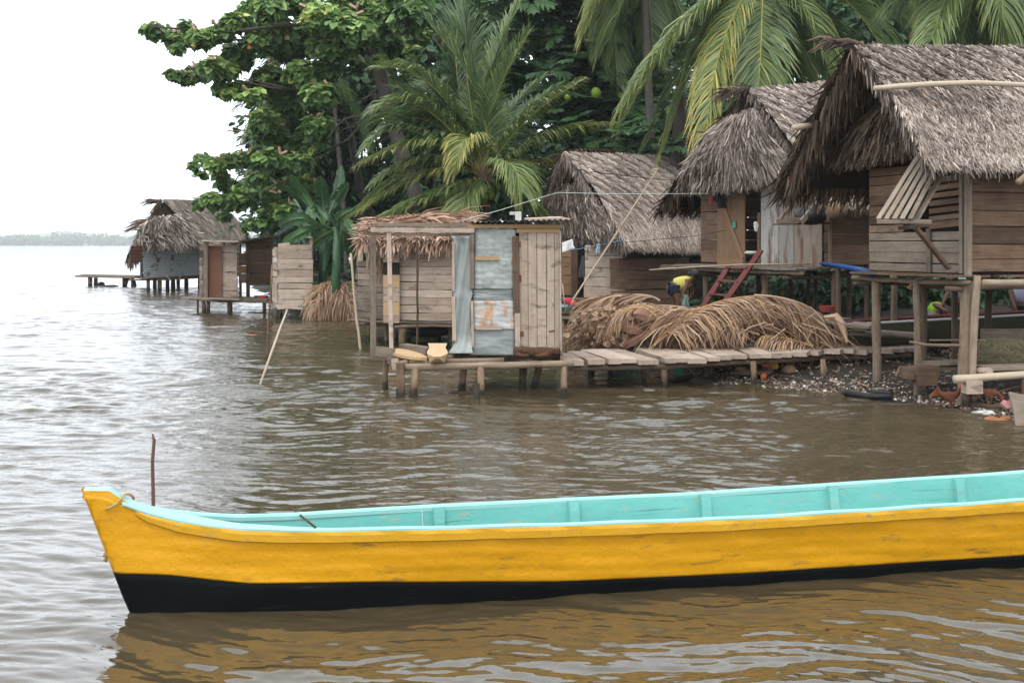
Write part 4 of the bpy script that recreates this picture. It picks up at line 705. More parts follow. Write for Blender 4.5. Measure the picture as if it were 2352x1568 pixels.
for (zx, Yp, r, tt, bd) in ((350, 26.3, .10, .62, 0), (722, 24.0, .11, .6, .06), (1162, 22.9, .09, .5, 0), (1040, 24.6, .07, .3, 0), (995, 25.2, .06, .22, 0), (680, 26.8, .08, .25, 0), (880, 27, .07, .2, 0), (560, 28.2, .08, .2, 0)):
    tp = P(z2(zx, 1385), Yp); tp[2] = F2 - .15; b = MB(); b.log(tp, gp(tp), r, tt, 9, .1, .02 + bd); b.build('stilt', LOG, T, smooth=True)
# awning shelf at the corner
b = MB(); b.plank(P(z2(795, 1075), 22.2), P(z2(960, 1060), 22.0), UP, .09, .06, .35); b.plank(P(z2(930, 915), 22.6), P(z2(800, 1082), 22.2), UP, .06, .04, .4); b.plank(P(z2(1062, 945), 22.3), P(z2(950, 1078), 21.9), UP, .11, .03, .68); b.plank(P(z2(795, 1092), 22.1), P(z2(1100, 1085), 22.4), v2, .3, .03, .25); b.build('shelf', WOODG, T)
RL = h2(-.20, 2.15, 5.40); RR = h2(4.6, 2.15, 6.05); EL = h2(-.35, -.45, 3.15); ER = h2(4.6, -.45, 3.3); FE = h2(-.55, 5.1, 3.05); FR = h2(4.6, 5.1, 3.2)
b = MB(); thatch(b, RL, RR, ER, EL, 2100, .26, .015, .12, herr=.5, ang=.3, tint=.66, tsd=.17, lift=.07, seed=31, hb=.6, topdark=.05, twist=.5, flare=.06, band_w=.36); fringe(b, EL, ER, 700, .2, .02, v2 * -.2, .55, .18, seed=32)
fringe(b, RL, EL, 420, .28, .022, -u2 * .1 + nrm(EL - RL) * .2, .5, .17, seed=33, spread=.25); b.build('roof_slope', [THG, THU], T, label='grey roof slope running behind the nearest house')
b = MB(); thatch(b, RL, RR, FR, FE, 350, .5, .035, .05, ang=.3, tint=.35, seed=34)
for k in range(6):
    f = k / 5.; fringe(b, RL + u2 * f * .6 - UP * .05 * k, FE + u2 * f * .6 + UP * (.12 + .04 * k), 200, .42, .03, nrm(FE - RL) * .5, .42 - .15 * f, .17, seed=35 + k, spread=.2)
b.build('roof_slope', [THB, THU], T, label='far roof slope with a dark ragged rake')
b = MB(); g0 = h2(-.30, 2.85, 4.85); g1 = h2(-.30, 1.75, 4.98); g2 = h2(-.60, -.05, 3.60); g3 = h2(-.60, 4.15, 3.55)
thatch(b, g0, g1, g2, g3, 1300, .36, .026, .16, ang=.16, tint=.54, tsd=.17, seed=44, lift=.10, twist=.6, flare=.10); fringe(b, g3, g2, 600, .26, .028, -u2 * .1, .50, .17, seed=45, spread=.2); fringe(b, g0, g1, 200, .5, .026, -u2 * .3, .45, .17, seed=46); b.build('gable_thatch', [THG, THU], T)
b = MB(); fringe(b, RL + UP * .03, RL - u2 * .3 + v2 * .5, 110, .4, .022, v2 * .8 - u2 * .6 + UP * .7, .35, .15, seed=47, spread=.5); b.build('ridge_tuft', THB, T)
b = MB(); b.log(P(z2(290, 510), 26), P(z2(425, 522), 26), .035, .5, 7); b.log(P(z2(745, 512), 24.3), P(z2(850, 505), 24.1), .035, .5, 7); b.build('purlin_end', LOG, T, smooth=True)
# ladder
T = thing('ladder', 'worn red wooden ladder leaning against the raised floor below the door', 'ladder', gp(P(z2(430, 1600), 23.6), 0))
Ltop = [P(z2(500, 1345), 24.3), P(z2(690, 1262), 23.9)]; Lbot = [P(z2(330, 1610), 23.7), P(z2(455, 1600), 23.3)]
for i in (0, 1):
    e = gp(Lbot[i] + (Lbot[i] - Ltop[i]) * .35, .0); b = MB(); b.plank(Ltop[i] + (Ltop[i] - Lbot[i]) * (.02 if i else 0), Lbot[i] + (Lbot[i] - Ltop[i]) * .35, (.85, -.35, .3), .125, .04, .5, wob=.003); b.build('stringer', REDP, T)
for f in (.05, .37, .69, 1.0, 1.28):
    l_, r_ = Ltop[0] * (1 - f) + Lbot[0] * f, Ltop[1] * (1 - f - .3 * (1 - f) * .9) + Lbot[1] * (f + .3 * (1 - f) * .9); r_[2] = l_[2] - .02; b = MB(); b.plank(l_, r_, (0, 1, 0), .16, .035, .75); b.build('tread', REDP, T)

# ================================================================ low middle house
T = thing('thatched_house', 'low middle thatched house with a long silvery roof and mixed light and dark plank walls', 'house', gp(P((1450, 600), 29.5), 0))
K3 = 1.17
P3 = lambda c, Y: P(c, Y * K3)
g3_ = lambda zx, zy, Y: P3(z4(zx, zy), Y)
def gw(zx, Y): p = P3(z4(zx, 0), Y); return p
yb = lambda zy, Y: H - (z4(0, zy)[1] - HY) * Y * K3 / F
b = MB(); hwall(b, gw(665, 25.6), gw(985, 25.0), yb(1355, 25.3), yb(940, 25.3), 5, tint=.66, tsd=.07, jag=.03, wob=.008); b.build('wall', WOODL, T, label='pale plank wall right of the dark doorway')
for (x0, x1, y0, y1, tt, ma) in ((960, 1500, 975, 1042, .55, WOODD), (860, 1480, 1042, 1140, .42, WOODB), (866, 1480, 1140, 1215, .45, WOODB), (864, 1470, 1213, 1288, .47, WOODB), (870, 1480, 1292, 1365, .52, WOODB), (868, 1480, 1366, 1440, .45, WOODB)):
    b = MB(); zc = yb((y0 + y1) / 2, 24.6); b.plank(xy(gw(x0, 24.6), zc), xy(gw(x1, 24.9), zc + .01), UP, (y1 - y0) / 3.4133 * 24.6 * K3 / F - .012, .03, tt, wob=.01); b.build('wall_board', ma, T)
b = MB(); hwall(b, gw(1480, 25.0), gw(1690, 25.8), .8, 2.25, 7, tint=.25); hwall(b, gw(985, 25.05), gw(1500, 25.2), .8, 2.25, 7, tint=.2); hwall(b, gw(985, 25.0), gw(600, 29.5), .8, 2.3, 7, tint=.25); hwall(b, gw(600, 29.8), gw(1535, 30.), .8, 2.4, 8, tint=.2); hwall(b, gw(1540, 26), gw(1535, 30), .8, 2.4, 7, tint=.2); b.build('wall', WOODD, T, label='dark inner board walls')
b = MB(); hwall(b, gw(470, 26.1), gw(572, 26.0), yb(1330, 26), yb(905, 26), 6, tint=.55, tsd=.06, jag=.02); b.build('wall', WOODO, T, label='narrow strip of orange-brown boards left of the doorway')
b = MB(); b.plank(gw(583, 25.9) * A(1, 1, 0) + UP * yb(1345, 26), gw(583, 25.9) * A(1, 1, 0) + UP * yb(900, 26), (1, 0, 0), .16, .05, .3); b.plank(gw(1000, 24.8) * A(1, 1, 0) + UP * .8, gw(1000, 24.8) * A(1, 1, 0) + UP * yb(890, 25), (1, 0, 0), .09, .07, .6); b.plank(g3_(890, 826, 24.6), g3_(950, 820, 24.7), UP, .05, .03, .7); b.plank(g3_(830, 706, 24.9), g3_(868, 703, 25), UP, .04, .03, .7); b.build('frame', WOODB, T)
b = MB(); b.plank(gw(450, 25.9) * A(1, 1, 0) + UP * (yb(1345, 25.9) - .03), gw(1000, 25.2) * A(1, 1, 0) + UP * (yb(1360, 25.2) - .03), (0, 1, 0), .5, .04, .5); b.build('floor', WOODG, T)
for zx, Y in ((480, 26), (690, 25.6), (800, 25.5), (960, 25.2), (1200, 25)): p = gw(zx, Y); b = MB(); b.log(xy(p, yb(1350, Y)), gp(p), .08, .4); b.build('stilt', LOG, T, smooth=True)
RL = P3((1298, 350), 26.4); RR = P3((1668, 362), 27.8); EL = P3((1437, 556), 24.0); ER = P3((1650, 566), 25.4); FE = P3((1236, 500), 29.4); FR = P3((1590, 500), 30.5)
b = MB(); thatch(b, RL, RR, ER, EL, 2100, .32, .016, .16, herr=.75, ang=.2, tint=.72, tsd=.16, lift=.05, seed=51, hb=.66, twist=.4, flare=.05, band_w=.42); fringe(b, EL, ER, 600, .2, .018, A(.1, -.2, 0), .6, .18, seed=52); fringe(b, RL, EL, 520, .34, .020, A(.05, -.05, 0), .62, .15, seed=53, spread=.18); b.build('roof_slope', [THG, THU], T, label='broad silvery roof slope with diagonal rows of woven leaf')
b = MB(); thatch(b, RL, RR, FR, FE, 300, .5, .035, .04, tint=.4, seed=54)
for k in range(4): fringe(b, RL + A(.12 * k, -.05, -.04 * k), FE + A(.15 * k, -.1, 0), 200, .55, .026, A(-.25, .0, 0), .55 - .07 * k, .18, seed=55 + k, spread=.22)
b.build('roof_slope', [THB, THU], T, label='far roof slope seen at the shaggy left rake')
b = MB(); a0, a1, a2, a3 = P3((1275, 425), 27.5), P3((1345, 420), 25.9), P3((1432, 545), 24.25), P3((1252, 505), 27.6)
thatch(b, a0, a1, a2, a3, 1100, .42, .024, .08, ang=.18, tint=.52, tsd=.2, seed=60, lift=.14, twist=.8, flare=.2); fringe(b, a3, a2, 520, .40, .024, A(0, -.1, 0), .55, .17, seed=61, spread=.2)
fringe(b, P3((1325, 375), 26), P3((1350, 430), 25.6), 160, .5, .02, A(0, 0, 0), .7, .12, seed=62, spread=.15); fringe(b, RL, P3((1270, 425), 27.3), 200, .4, .022, A(-.2, 0, 0), .6, .15, seed=63); b.build('gable_thatch', [THG, THU], T)
b = MB(); b.log(P3(z4(335, 457), 27.5), P3(z4(400, 457), 27.3), .025, .6, 6); b.log(P3(z4(1680, 0), 27), P3(z4(1690, 0), 27), .01, .6, 6); b.build('purlin_end', LOG, T)
b = MB(); pf = bez(P3(z4(290, 275), 27.2), P3(z4(650, 190), 26.7), P3(z4(930, 235), 27.0)); frond(b, pf[0], pf[13], pf[-1], L=.35, w=.03, n=60, droop=.9, tint=.5, seed=9, rt=.8); b.build('fallen_frond', THB, None, 'brown dead palm frond lying along the ridge of the middle house', 'palm frond')

# ================================================================ hut behind, between the two stilt houses
T = thing('thatched_house', 'plank hut glimpsed between the red ladder house and the nearest house', 'house', gp(P((1955, 600), 20.9), 0))
b = MB(); k0, k1 = P(z2(1130, 0), 22.4), P(z2(1560, 0), 22.0); hwall(b, k0, k1, H - (z2(0, 1340)[1] - HY) * 22.3 / F, H - (z2(0, 990)[1] - HY) * 22.3 / F, 6, tint=.42, tsd=.08); b.build('wall', WOODB, T)
b = MB(); hwall(b, k0 + A(-.0, .05, 0), k0 + A(.3, 3, 0), 1.85, 3.1, 6, tint=.3); b.plank(xy(k0, 1.85), xy(k0, 3.0), (1, 0, 0), .05, .06, .75); b.build('side_wall', WOODB, T)
b = MB(); b.plank(xy(k0, 1.85), xy(k1, 1.85), (0, 1, 0), .6, .04, .3); b.build('floor', WOODB, T)
for dx_, Y in ((1925, 22.3), (1990, 22.5), (1950, 24.)): p = P((dx_, 600), Y); b = MB(); b.log(xy(p, 1.85), gp(p), .07, .4); b.build('stilt', LOG, T, smooth=True)
b = MB(); r0_, r1_, r2_, r3_ = P((1880, 395), 22.8), P((2040, 395), 22.8), P((2040, 470), 21.6), P((1882, 463), 21.8); thatch(b, r0_, r1_, r2_, r3_, 1500, .26, .02, .03, ang=.2, tint=.7, tsd=.15, seed=70); fringe(b, r3_, r2_, 240, .2, .02, A(0, -.1, 0), .65, .15, seed=71); b.build('roof', [THG, THU], T)
b = MB(); b.ell(P(z2(1172, 1003), 21.5), .19, .19, .17, .4, 0, 14, 10, .02); b.ell(P(z2(1172, 968), 21.5), .05, .05, .07, .4, 0, 10, 6); b.build('gourd', COCO, None, 'round brown gourd hanging under the thatch eave of the plank hut', 'gourd', smooth=True)
# ================================================================ middle hut on stilts seen through the privy frame
T = thing('stilt_hut', 'grey log-board hut on stilts seen through the open frame of the tin privy', 'hut', P(z6(500, 1070), 25.6))
q6 = lambda zx, zy, Y: P(z6(zx, zy), Y)
zz = lambda zy, Y: H - (z6(0, zy)[1] - HY) * Y / F
FB = zz(880, 25.8)
b = MB(); logwall(b, q6(460, 0, 25.6), q6(1010, 0, 25.2), FB, zz(318, 25.5), 10, tint=.62, tsd=.13); b.build('wall', WOODL, T, label='front wall of rough pale slabs')
for (zy0, zy1, tt) in ((330, 398, .2), (398, 458, .45), (458, 548, .16), (548, 642, .6), (642, 748, .55), (748, 848, .62), (848, 905, .4)):
    b = MB(); zc = (zz(zy0, 25.5) + zz(zy1, 25.5)) / 2; 
    if zy0 != 330: b.plank(xy(q6(338, 0, 25.45), zc), xy(q6(458, 0, 25.45), zc), UP, zz(zy0, 25.5) - zz(zy1, 25.5) - .01, .03, tt + .02 * random.random()); b.build('patch_board', {.16: WOODD, .6: WOODF, .62: WOODF}.get(tt, WOODL), T)
b = MB(); logwall(b, q6(150, 0, 26.6), q6(345, 0, 26.0), FB, zz(445, 26.3), 9, tint=.5, tsd=.12); b.build('wall', WOODG, T, label='side wall of dark slab ends')
b = MB(); logwall(b, q6(150, 0, 26.6), q6(180, 0, 29), FB, zz(320, 26.3), 9, tint=.4); logwall(b, q6(180, 0, 29), q6(1010, 0, 28.6), FB, zz(320, 26.3), 9, tint=.3); logwall(b, q6(1010, 0, 25.2), q6(1010, 0, 28.6), FB, zz(320, 26.3), 9, tint=.4); b.build('wall', WOODG, T, label='back walls')
b = MB(); b.plank(q6(172, 320, 26.5), q6(172, 450, 26.5), (1, 0, 0), .1, .05, .7); b.plank(q6(238, 320, 26.4), q6(238, 450, 26.4), (1, 0, 0), .06, .05, .5); b.plank(q6(400, 330, 25.45), q6(400, 398, 25.45), (1, 0, 0), .04, .04, .4); b.build('window_frame', WOODL, T)
b = MB(); b.plank(xy(q6(140, 0, 26.5), FB - .03), xy(q6(345, 0, 26), FB - .03), (0, 1, 0), .5, .03, .5)
b.plank(xy(q6(340, 0, 27.2), FB - .03), xy(q6(1010, 0, 26.8), FB - .03), (0, 1, 0), 3.2, .03, .4); b.build('floor', WOODG, T)
for (x0, x1, zy, Y, r) in ((130, 845, 912, 25.9, .05), (420, 1000, 935, 25.4, .06), (150, 860, 895, 26.4, .05)):
    b = MB(); b.log(q6(x0, zy, Y), q6(x1, zy - 4, Y - .2), r, .45, 8, .12, .02); b.build('floor_beam', LOG, T, smooth=True)
for (x, Y, r, tt) in ((235, 27.5, .06, .5), (358, 26, .085, .55), (490, 25.6, .11, .62), (432, 28, .05, .3), (526, 27.8, .07, .45), (752, 27.6, .07, .3), (830, 25.7, .07, .4), (960, 26, .08, .4)):
    a = q6(x, 900, Y); b = MB(); b.log(a, xy(a, -.5) + A(-.1 if x == 490 else .02, 0, 0), r, tt, 9, .12, .02); b.build('stilt', PILE, T, smooth=True)
b = MB(); t0, t1, t2, t3 = q6(250, 150, 28.5), q6(1000, 105, 28.0), q6(1000, 285, 25.0), q6(165, 300, 25.4)
thatch(b, t0, t1, t2, t3, 700, .34, .026, .05, ang=.8, tint=.5, tsd=.2, lift=.08, seed=80, twist=.6); fringe(b, t3, t2, 420, .34, .035, A(-.1, -.2, 0), .6, .2, seed=81, spread=.35); fringe(b, t0, t3, 120, .25, .03, A(-.5, 0, 0), .5, .2, seed=82, spread=.4)
fringe(b, q6(440, 150, 26), q6(900, 130, 26), 60, .8, .04, A(1.6, -.3, 1.3), .6, .15, seed=83, spread=.35); b.build('roof', [THP, THU], T)
b = MB(); fringe(b, q6(235, 300, 25.8), q6(250, 300, 25.8), 60, .75, .03, A(0, 0, 0), .7, .15, seed=84, spread=.10); fringe(b, q6(300, 430, 25.8), q6(315, 430, 25.8), 40, .5, .03, A(0, 0, 0), .6, .15, seed=85, spread=.12); b.build('hanging_leaf_bunch', [THP, THU], T)
b = MB(); b.ell(q6(675, 958, 26.6), .55, .3, .16, .5, 0, 16, 8, .03); b.build('upturned_tub', BLKP, None, 'black rubbery tub hanging half in the water under the log-board hut', 'tub', smooth=True)
b = MB(); b.plank(q6(185, 395, 26.7), q6(235, 395, 26.7), UP, .32, .05, .5, wob=.02); b.build('green_bucket', GRNP, None, 'green plastic tub behind the window gap of the log-board hut', 'tub')
b = MB(); b.log(q6(587, 270, 24.9), q6(585, 1090, 24.9) + A(0, 0, -.5), .035, .25, 7, .1, .015); b.build('mooring_pole', LOG, None, 'thin dark pole standing in the water before the log-board hut', 'pole', smooth=True)
b = MB(); b.log(q6(98, 390, 25.4), q6(178, 1075, 25.4) + A(.03, 0, -.5), .045, .75, 7, .08, .015); b.build('mooring_pole', BAMB, None, 'pale leaning pole standing in the water left of the log-board hut', 'pole', smooth=True)

# ================================================================ tin and plank privy on its platform
YF = 17.8
T = thing('privy', 'over-water privy with a worn plank door, dented tin panels and an open timber frame', 'privy', q6(1320, 1145, YF + .5))
def bd(x0, y0, x1, y1, w_, th, tint, mt, name, Y=YF, T_=None, wd=(1, 0, 0), **k):
    b = MB(); b.plank(q6(x0, y0, Y), q6(x1, y1, Y), wd, w_ * .52, th, tint, wob=.002); return b.build(name, mt, T_ or T, **k)
px = YF / F / 3.213
b = MB()
for x0, x1, tt in ((1339, 1404, .55), (1405, 1469, .6), (1471, 1539, .66), (1541, 1599, .62), (1600, 1640, .5)):
    x = (x0 + x1) / 2; b.plank(q6(x + 0, 237, YF), q6(x + 4, 1088, YF), (1, 0, 0), (x1 - x0) * px - .005, .022, tt, wob=.0015)
door = b.build('door', WOODL, T)
for y0, y1, x in ((305, 345, 1340), (550, 602, 1344), (965, 1002, 1362)):
    b = MB(); b.plank(q6(x, y0, YF - .02), q6(x, y1, YF - .02), (1, 0, 0), .05, .008, .4); b.plank(q6(x - 12, y0, YF - .025), q6(x - 12, y1, YF - .025), (1, 0, 0), .008, .012, .6); b.build('hinge', RUST, door)
b = MB(); b.tube([q6(1592, 722, YF - .012), q6(1590, 728, YF - .05), q6(1590, 772, YF - .05), q6(1593, 780, YF - .012)], .007, 7, .6); b.build('handle', SILV, door, smooth=True)
bd(1607, 275, 1607, 360, .035, .02, .6, WOODL, 'latch_block', YF - .02, door)
b = MB(); b.plank(q6(1560, 968, YF - .014), q6(1602, 962, YF - .014), UP, .03, .004, .6); b.build('paint_stain', RUST, door)
# panels
def panel(x0, x1, y0, y1, mt, nm, Y, tint=.5, bumpy=.004, lab=None):
    b = MB(); nx, ny = 12, 22; G = np.array([[q6(x, y, Y) for y in np.linspace(y0, y1, ny)] for x in np.linspace(x0, x1, nx)]); G[:, :, 1] += RNG.normal(0, bumpy, (nx, ny)); G[:, :, 1] += .008 * np.sin(np.linspace(0, 5, nx))[:, None] * np.sin(np.linspace(0, 7, ny))[None]
    b.grid(G, tint); return b.build(nm, mt, T, label=lab, smooth=True, solid=.003)
panel(1012, 1315, 205, 438, GALV, 'tin_panel', YF + .0, .55, lab='dull galvanised sheet at the top')
panel(1010, 1300, 428, 655, GALV, 'tin_panel', YF - .02, .62, lab='galvanised sheet in the middle')
panel(1000, 1302, 650, 752, GALVP, 'tin_panel', YF + .0, .3, lab='grey strip of tin')
panel(1003, 1308, 742, 950, RUSTW, 'tin_panel', YF - .02, .75, lab='pale sheet stained with orange rust')
panel(975, 1312, 940, 1142, GALVP, 'tin_panel', YF + .0, .42, lab='lowest dented blue-grey sheet')
# the narrow crumpled sheet, flared at its foot
b = MB(); nx, ny = 14, 40; G = np.zeros((nx, ny, 3)); ys = np.linspace(262, 1128, ny)
for j, y in enumerate(ys):
    f = np.interp(y, [262, 275, 300, 640, 680, 720, 1000, 1060, 1128], [0, .3, 1, 1, .55, 1, 1, .8, 0]); xl = np.interp(y, [262, 280, 330, 640, 690, 740, 1030, 1080, 1128], [832, 848, 870, 868, 850, 866, 872, 850, 812]); xr = np.interp(y, [262, 640, 690, 740, 990, 1080, 1128], [978, 978, 1000, 982, 985, 992, 998])
    for i, s_ in enumerate(np.linspace(0, 1, nx)):
        G[i, j] = q6(xl + (xr - xl) * s_, y, YF - .02 + .05 * f * math.sin(s_ * math.pi) * (1 if y < 700 else .6) + .02 * math.sin(s_ * 9 + y * .012) - (.14 * (1 - f) if y > 1000 else 0))
b.grid(G, .5); b.build('tin_panel', GALVP, T, label='narrow crumpled tin sheet flared out at its foot', smooth=True, solid=.003)
bd(1020, 427, 1190, 427, .11 * .9, .02, .55, WOODF, 'batten', YF - .04, wd=UP); bd(1022, 940, 1216, 940, .11 * .9, .02, .6, WOODL, 'batten', YF - .05, wd=UP)
bd(993, 250, 991, 650, .125, .05, .5, WOODG, 'stud', YF - .03); bd(992, 740, 1000, 1082, .07, .05, .6, WOODL, 'stud', YF - .035); bd(856, 305, 857, 668, .07, .04, .6, WOODL, 'stud', YF - .03); bd(856, 710, 862, 1036, .1, .04, .68, WOODL, 'stud', YF - .035)
bd(1312, 265, 1322, 832, .18, .03, .4, WOODB, 'stud', YF - .035); bd(1326, 832, 1330, 1078, .14, .03, .65, WOODL, 'stud', YF - .035); bd(1643, 230, 1650, 1110, .035, .06, .7, WOODL, 'stud', YF)
bd(1320, 221, 1642, 221, .14, .03, .45, WOODF, 'lintel', YF - .01, wd=UP)
bd(960, 190, 1646, 192, .10, .05, .3, WOODF, 'lintel', YF - .03, wd=UP)
# open frame
bd(262, 262, 264, 1172, .17, .05, .5, WOODG, 'frame_post', YF + .25); bd(380, 235, 400, 1200, .12, .05, .75, WOODL, 'frame_post', YF - .02)
bd(255, 181, 1010, 184, .10, .04, .55, WOODG, 'top_rail', YF + .02, wd=UP); bd(245, 217, 1010, 222, .13, .03, .62, WOODL, 'top_rail', YF - .05, wd=UP); bd(190, 248, 880, 256, .09, .04, .35, WOODG, 'top_rail', YF + 1.2, wd=UP)
bd(340, 198, 480, 170, .1, .03, .4, WOODG, 'top_rail', YF + .3, wd=UP); bd(860, 200, 960, 178, .1, .03, .5, WOODG, 'top_rail', YF + .2, wd=UP); bd(835, 278, 1008, 246, .11, .03, .5, WOODG, 'top_rail', YF + .06, wd=UP)
# back and side walls of the closed part
b = MB(); hwall(b, q6(1648, 0, YF + .04), q6(1648, 0, YF + .04) + A(.05, 1.25, 0), .42, 2.45, 11, tint=.5, out=(1, 0, 0)); hwall(b, q6(850, 0, YF + .04), q6(850, 0, YF) + A(.02, 1.25, 0), .42, 2.4, 11, tint=.5); hwall(b, q6(850, 0, YF) + A(0, 1.27, 0), q6(1648, 0, YF + .04) + A(.05, 1.27, 0), .42, 2.45, 11, tint=.45); b.build('wall', WOODG, T)
# roof sheet
b = MB(); O = q6(985, 172, YF - .12); 
s = np.linspace(0, 1, 120); e0, e1 = q6(985, 170, YF - .1), q6(1738, 150, YF - .25); f0, f1 = q6(990, 170, YF + 1.5) + A(0, 0, -.06), q6(1738, 130, YF + 1.5) + A(0, 0, -.06)
G = np.zeros((120, 5, 3))
for j, q in enumerate(np.linspace(0, 1, 5)): G[:, j] = (e0 + (e1 - e0) * s[:, None]) * (1 - q) + (f0 + (f1 - f0) * s[:, None]) * q + UP * (.014 * np.sin(s * 18.5 * 6.283))[:, None] + UP * .02 * math.sin(s.mean() * 3)
b.grid(G, .3); b.build('roof', CORR, T, smooth=True, solid=.002)
b = MB(); b.plank(q6(1400, 140, YF + .3), q6(1660, 130, YF + .5), (0, 1, .1), .25, .03, .6, wob=.02); b.plank(q6(1560, 128, YF + .8), q6(1700, 142, YF + .3), (0, 1, .1), .1, .03, .7); b.build('roof_weight_board', WOODL, T)
# platform of the privy: logs, boards and piles
T = thing('privy_platform', 'low log platform on wet piles under the tin privy', 'platform', q6(900, 1400, YF))
def lg(x0, y0, x1, y1, r, tint, Y=YF, nm='deck_log', mt=LOG, Y1=None):
    b = MB(); b.log(q6(x0, y0, Y), q6(x1, y1, Y1 if Y1 else Y), r, tint, 10, .06, .01); return b.build(nm, mt, T, smooth=True)
lg(468, 1232, 1745, 1202, .082, .78, YF - .45, Y1=YF - .35); lg(700, 1180, 1230, 1178, .062, .72, YF - .15); lg(430, 1160, 1660, 1150, .06, .6, YF + .5); lg(400, 1225, 520, 1190, .08, .7, YF - .3); lg(500, 1165, 1640, 1160, .06, .5, YF + 1.3)
for (x, Y, r, tt, y0) in ((362, 18.15, .075, .5, 1180), (574, YF - .45, .095, .62, 1235), (932, 18.1, .085, .55, 1220), (1056, YF - .4, .075, .68, 1225), (1370, 18.4, .085, .38, 1220), (1487, 18.35, .09, .45, 1225), (1676, YF - .35, .075, .66, 1215)):
    a = q6(x, y0, Y); b = MB(); b.log(a, xy(a, -.6) + A(random.uniform(-.08, .03), 0, 0), r, tt, 10, .12, .03); b.build('pile', PILE, T, smooth=True)
b = MB(); a = q6(464, 1195, YF - .5); b.plank(a, xy(a, -.6), (1, 0, 0), .12, .09, .5, wob=.004); b.build('pile', PILE, T, label='squared pile at the left front corner')
b = MB(); a = q6(1026, 1352, YF - .75); b.log(a, xy(a, -.6), .085, .12, 10, .15); b.build('pile', PILE, T, label='short black stump standing clear of the deck', smooth=True)
def dk(pts, th, tint, nm='deck_plank', mt=WOODL, Ys=None, T_=None):
    """a board given by its four top corners"""
    c = [WZ(*z6(x, y), z) for x, y, z in pts]; c = np.array(c); lo_ = c - A(0, 0, th); V = np.vstack([c, lo_]); L0 = np.linalg.norm(c[1] - c[0]); W0 = np.linalg.norm(c[3] - c[0]); uo = random.uniform(0, 20)
    b = MB(); top_uv = [(uo, uo), (uo + L0, uo), (uo + L0, uo + W0), (uo, uo + W0)]; sd4 = [[(uo, uo), (uo + L0, uo), (uo + L0, uo + th), (uo, uo + th)]] * 4
    b.add(V, [(0, 1, 2, 3), (7, 6, 5, 4), (0, 4, 5, 1), (1, 5, 6, 2), (2, 6, 7, 3), (3, 7, 4, 0)], [top_uv, top_uv] + sd4, tint); return b.build(nm, mt, T_ if T_ else T)
DZ = .46
dk([(1155, 1134, DZ), (1372, 1184, DZ), (1480, 1160, DZ), (1300, 1126, DZ)], .07, .62); dk([(1478, 1150, DZ), (1560, 1170, DZ), (1642, 1156, DZ), (1600, 1140, DZ)], .06, .5); dk([(1640, 1143, DZ), (1720, 1162, DZ), (1742, 1150, DZ), (1700, 1136, DZ)], .06, .6)
bd(280, 1108, 440, 1128, .26, .04, .5, WOODG, 'deck_edge_board', YF - .05, T, wd=UP); bd(250, 1158, 400, 1166, .16, .04, .4, WOODG, 'deck_edge_board', YF + .25, T, wd=UP); bd(368, 1182, 415, 1184, .18, .05, .45, WOODG, 'deck_edge_board', YF - .12, T, wd=UP); bd(404, 1212, 452, 1205, .30, .10, .6, WOODL, 'deck_edge_board', YF - .35, T, wd=UP)
b = MB()
for k in range(5): a = q6(860 + k * 155, 1150, YF + .7); b.plank(xy(a, .40) + A(0, -.6, 0), xy(a, .40) + A(0, .7, 0), (1, 0, 0), .17, .03, .5, wob=.006)
b.build('deck_plank', WOODG, T)
dk([(480, 1076, .58), (655, 1112, .58), (680, 1096, .58), (520, 1070, .58)], .14, .5, 'timber_block', WOODG, T_=None) if False else None
def lone(name, lab, cat, mt, fn, group=None, smooth=False):
    b = MB(); fn(b); return b.build(name, mt, None, lab, cat, group, smooth=smooth)
lone('timber_block', 'thick grey plank lying on the privy deck behind the carved pieces', 'plank', WOODG, lambda b: b.plank(q6(482, 1098, YF + .1), q6(678, 1128, YF - .2), UP, .17, .18, .45, wob=.004))
def carve1(b):
    a, e = q6(420, 1118, YF - .15), q6(660, 1168, YF - .35); n = 12; t = np.linspace(0, 1, n); wd = .10 * np.sin(math.pi * np.clip(t * .9 + .16, 0, 1)) ** .6 + .015
    c = a + (e - a) * t[:, None]; s = A(.2, 1, .25); s = nrm(s); G = np.stack([c - s * wd[:, None] + UP * .02, c - UP * .02, c + s * wd[:, None] + UP * .03, c + s * wd[:, None] - UP * .02, c - UP * .07, c - s * wd[:, None] - UP * .02, c - s * wd[:, None] + UP * .02], 1); b.grid(G, .62)
lone('carved_slab', 'flat freshly hewn boat-shaped wooden slab on the left end of the privy deck', 'wood piece', WOODF, carve1)
def carve2(b):
    a, e = q6(738, 1078, YF - .05), q6(736, 1178, YF - .62); n = 10; t = np.linspace(0, 1, n); wd = np.interp(t, [0, .1, .35, .6, .8, 1], [.145, .135, .115, .15, .15, .05]); c = a + (e - a) * t[:, None] + UP * .05; s = A(1, 0, 0); dp = np.interp(t, [0, .8, 1], [.10, .13, .03])
    G = np.stack([c - s * wd[:, None], c - s * wd[:, None] * .5 + UP * .0, c + s * wd[:, None] * .5 + UP * .0, c + s * wd[:, None], c + s * wd[:, None] * .7 - UP * dp[:, None], c - s * wd[:, None] * .7 - UP * dp[:, None], c - s * wd[:, None]], 1); b.grid(G, .78); b.add(G[-1, :6], [(0, 1, 2, 3), (0, 3, 4, 5)], None, .3); b.add(G[0, :6], [(3, 2, 1, 0), (5, 4, 3, 0)], None, .8)
lone('carved_block', 'pale freshly carved waisted wood block at the front of the privy deck', 'wood piece', WOODF, carve2)

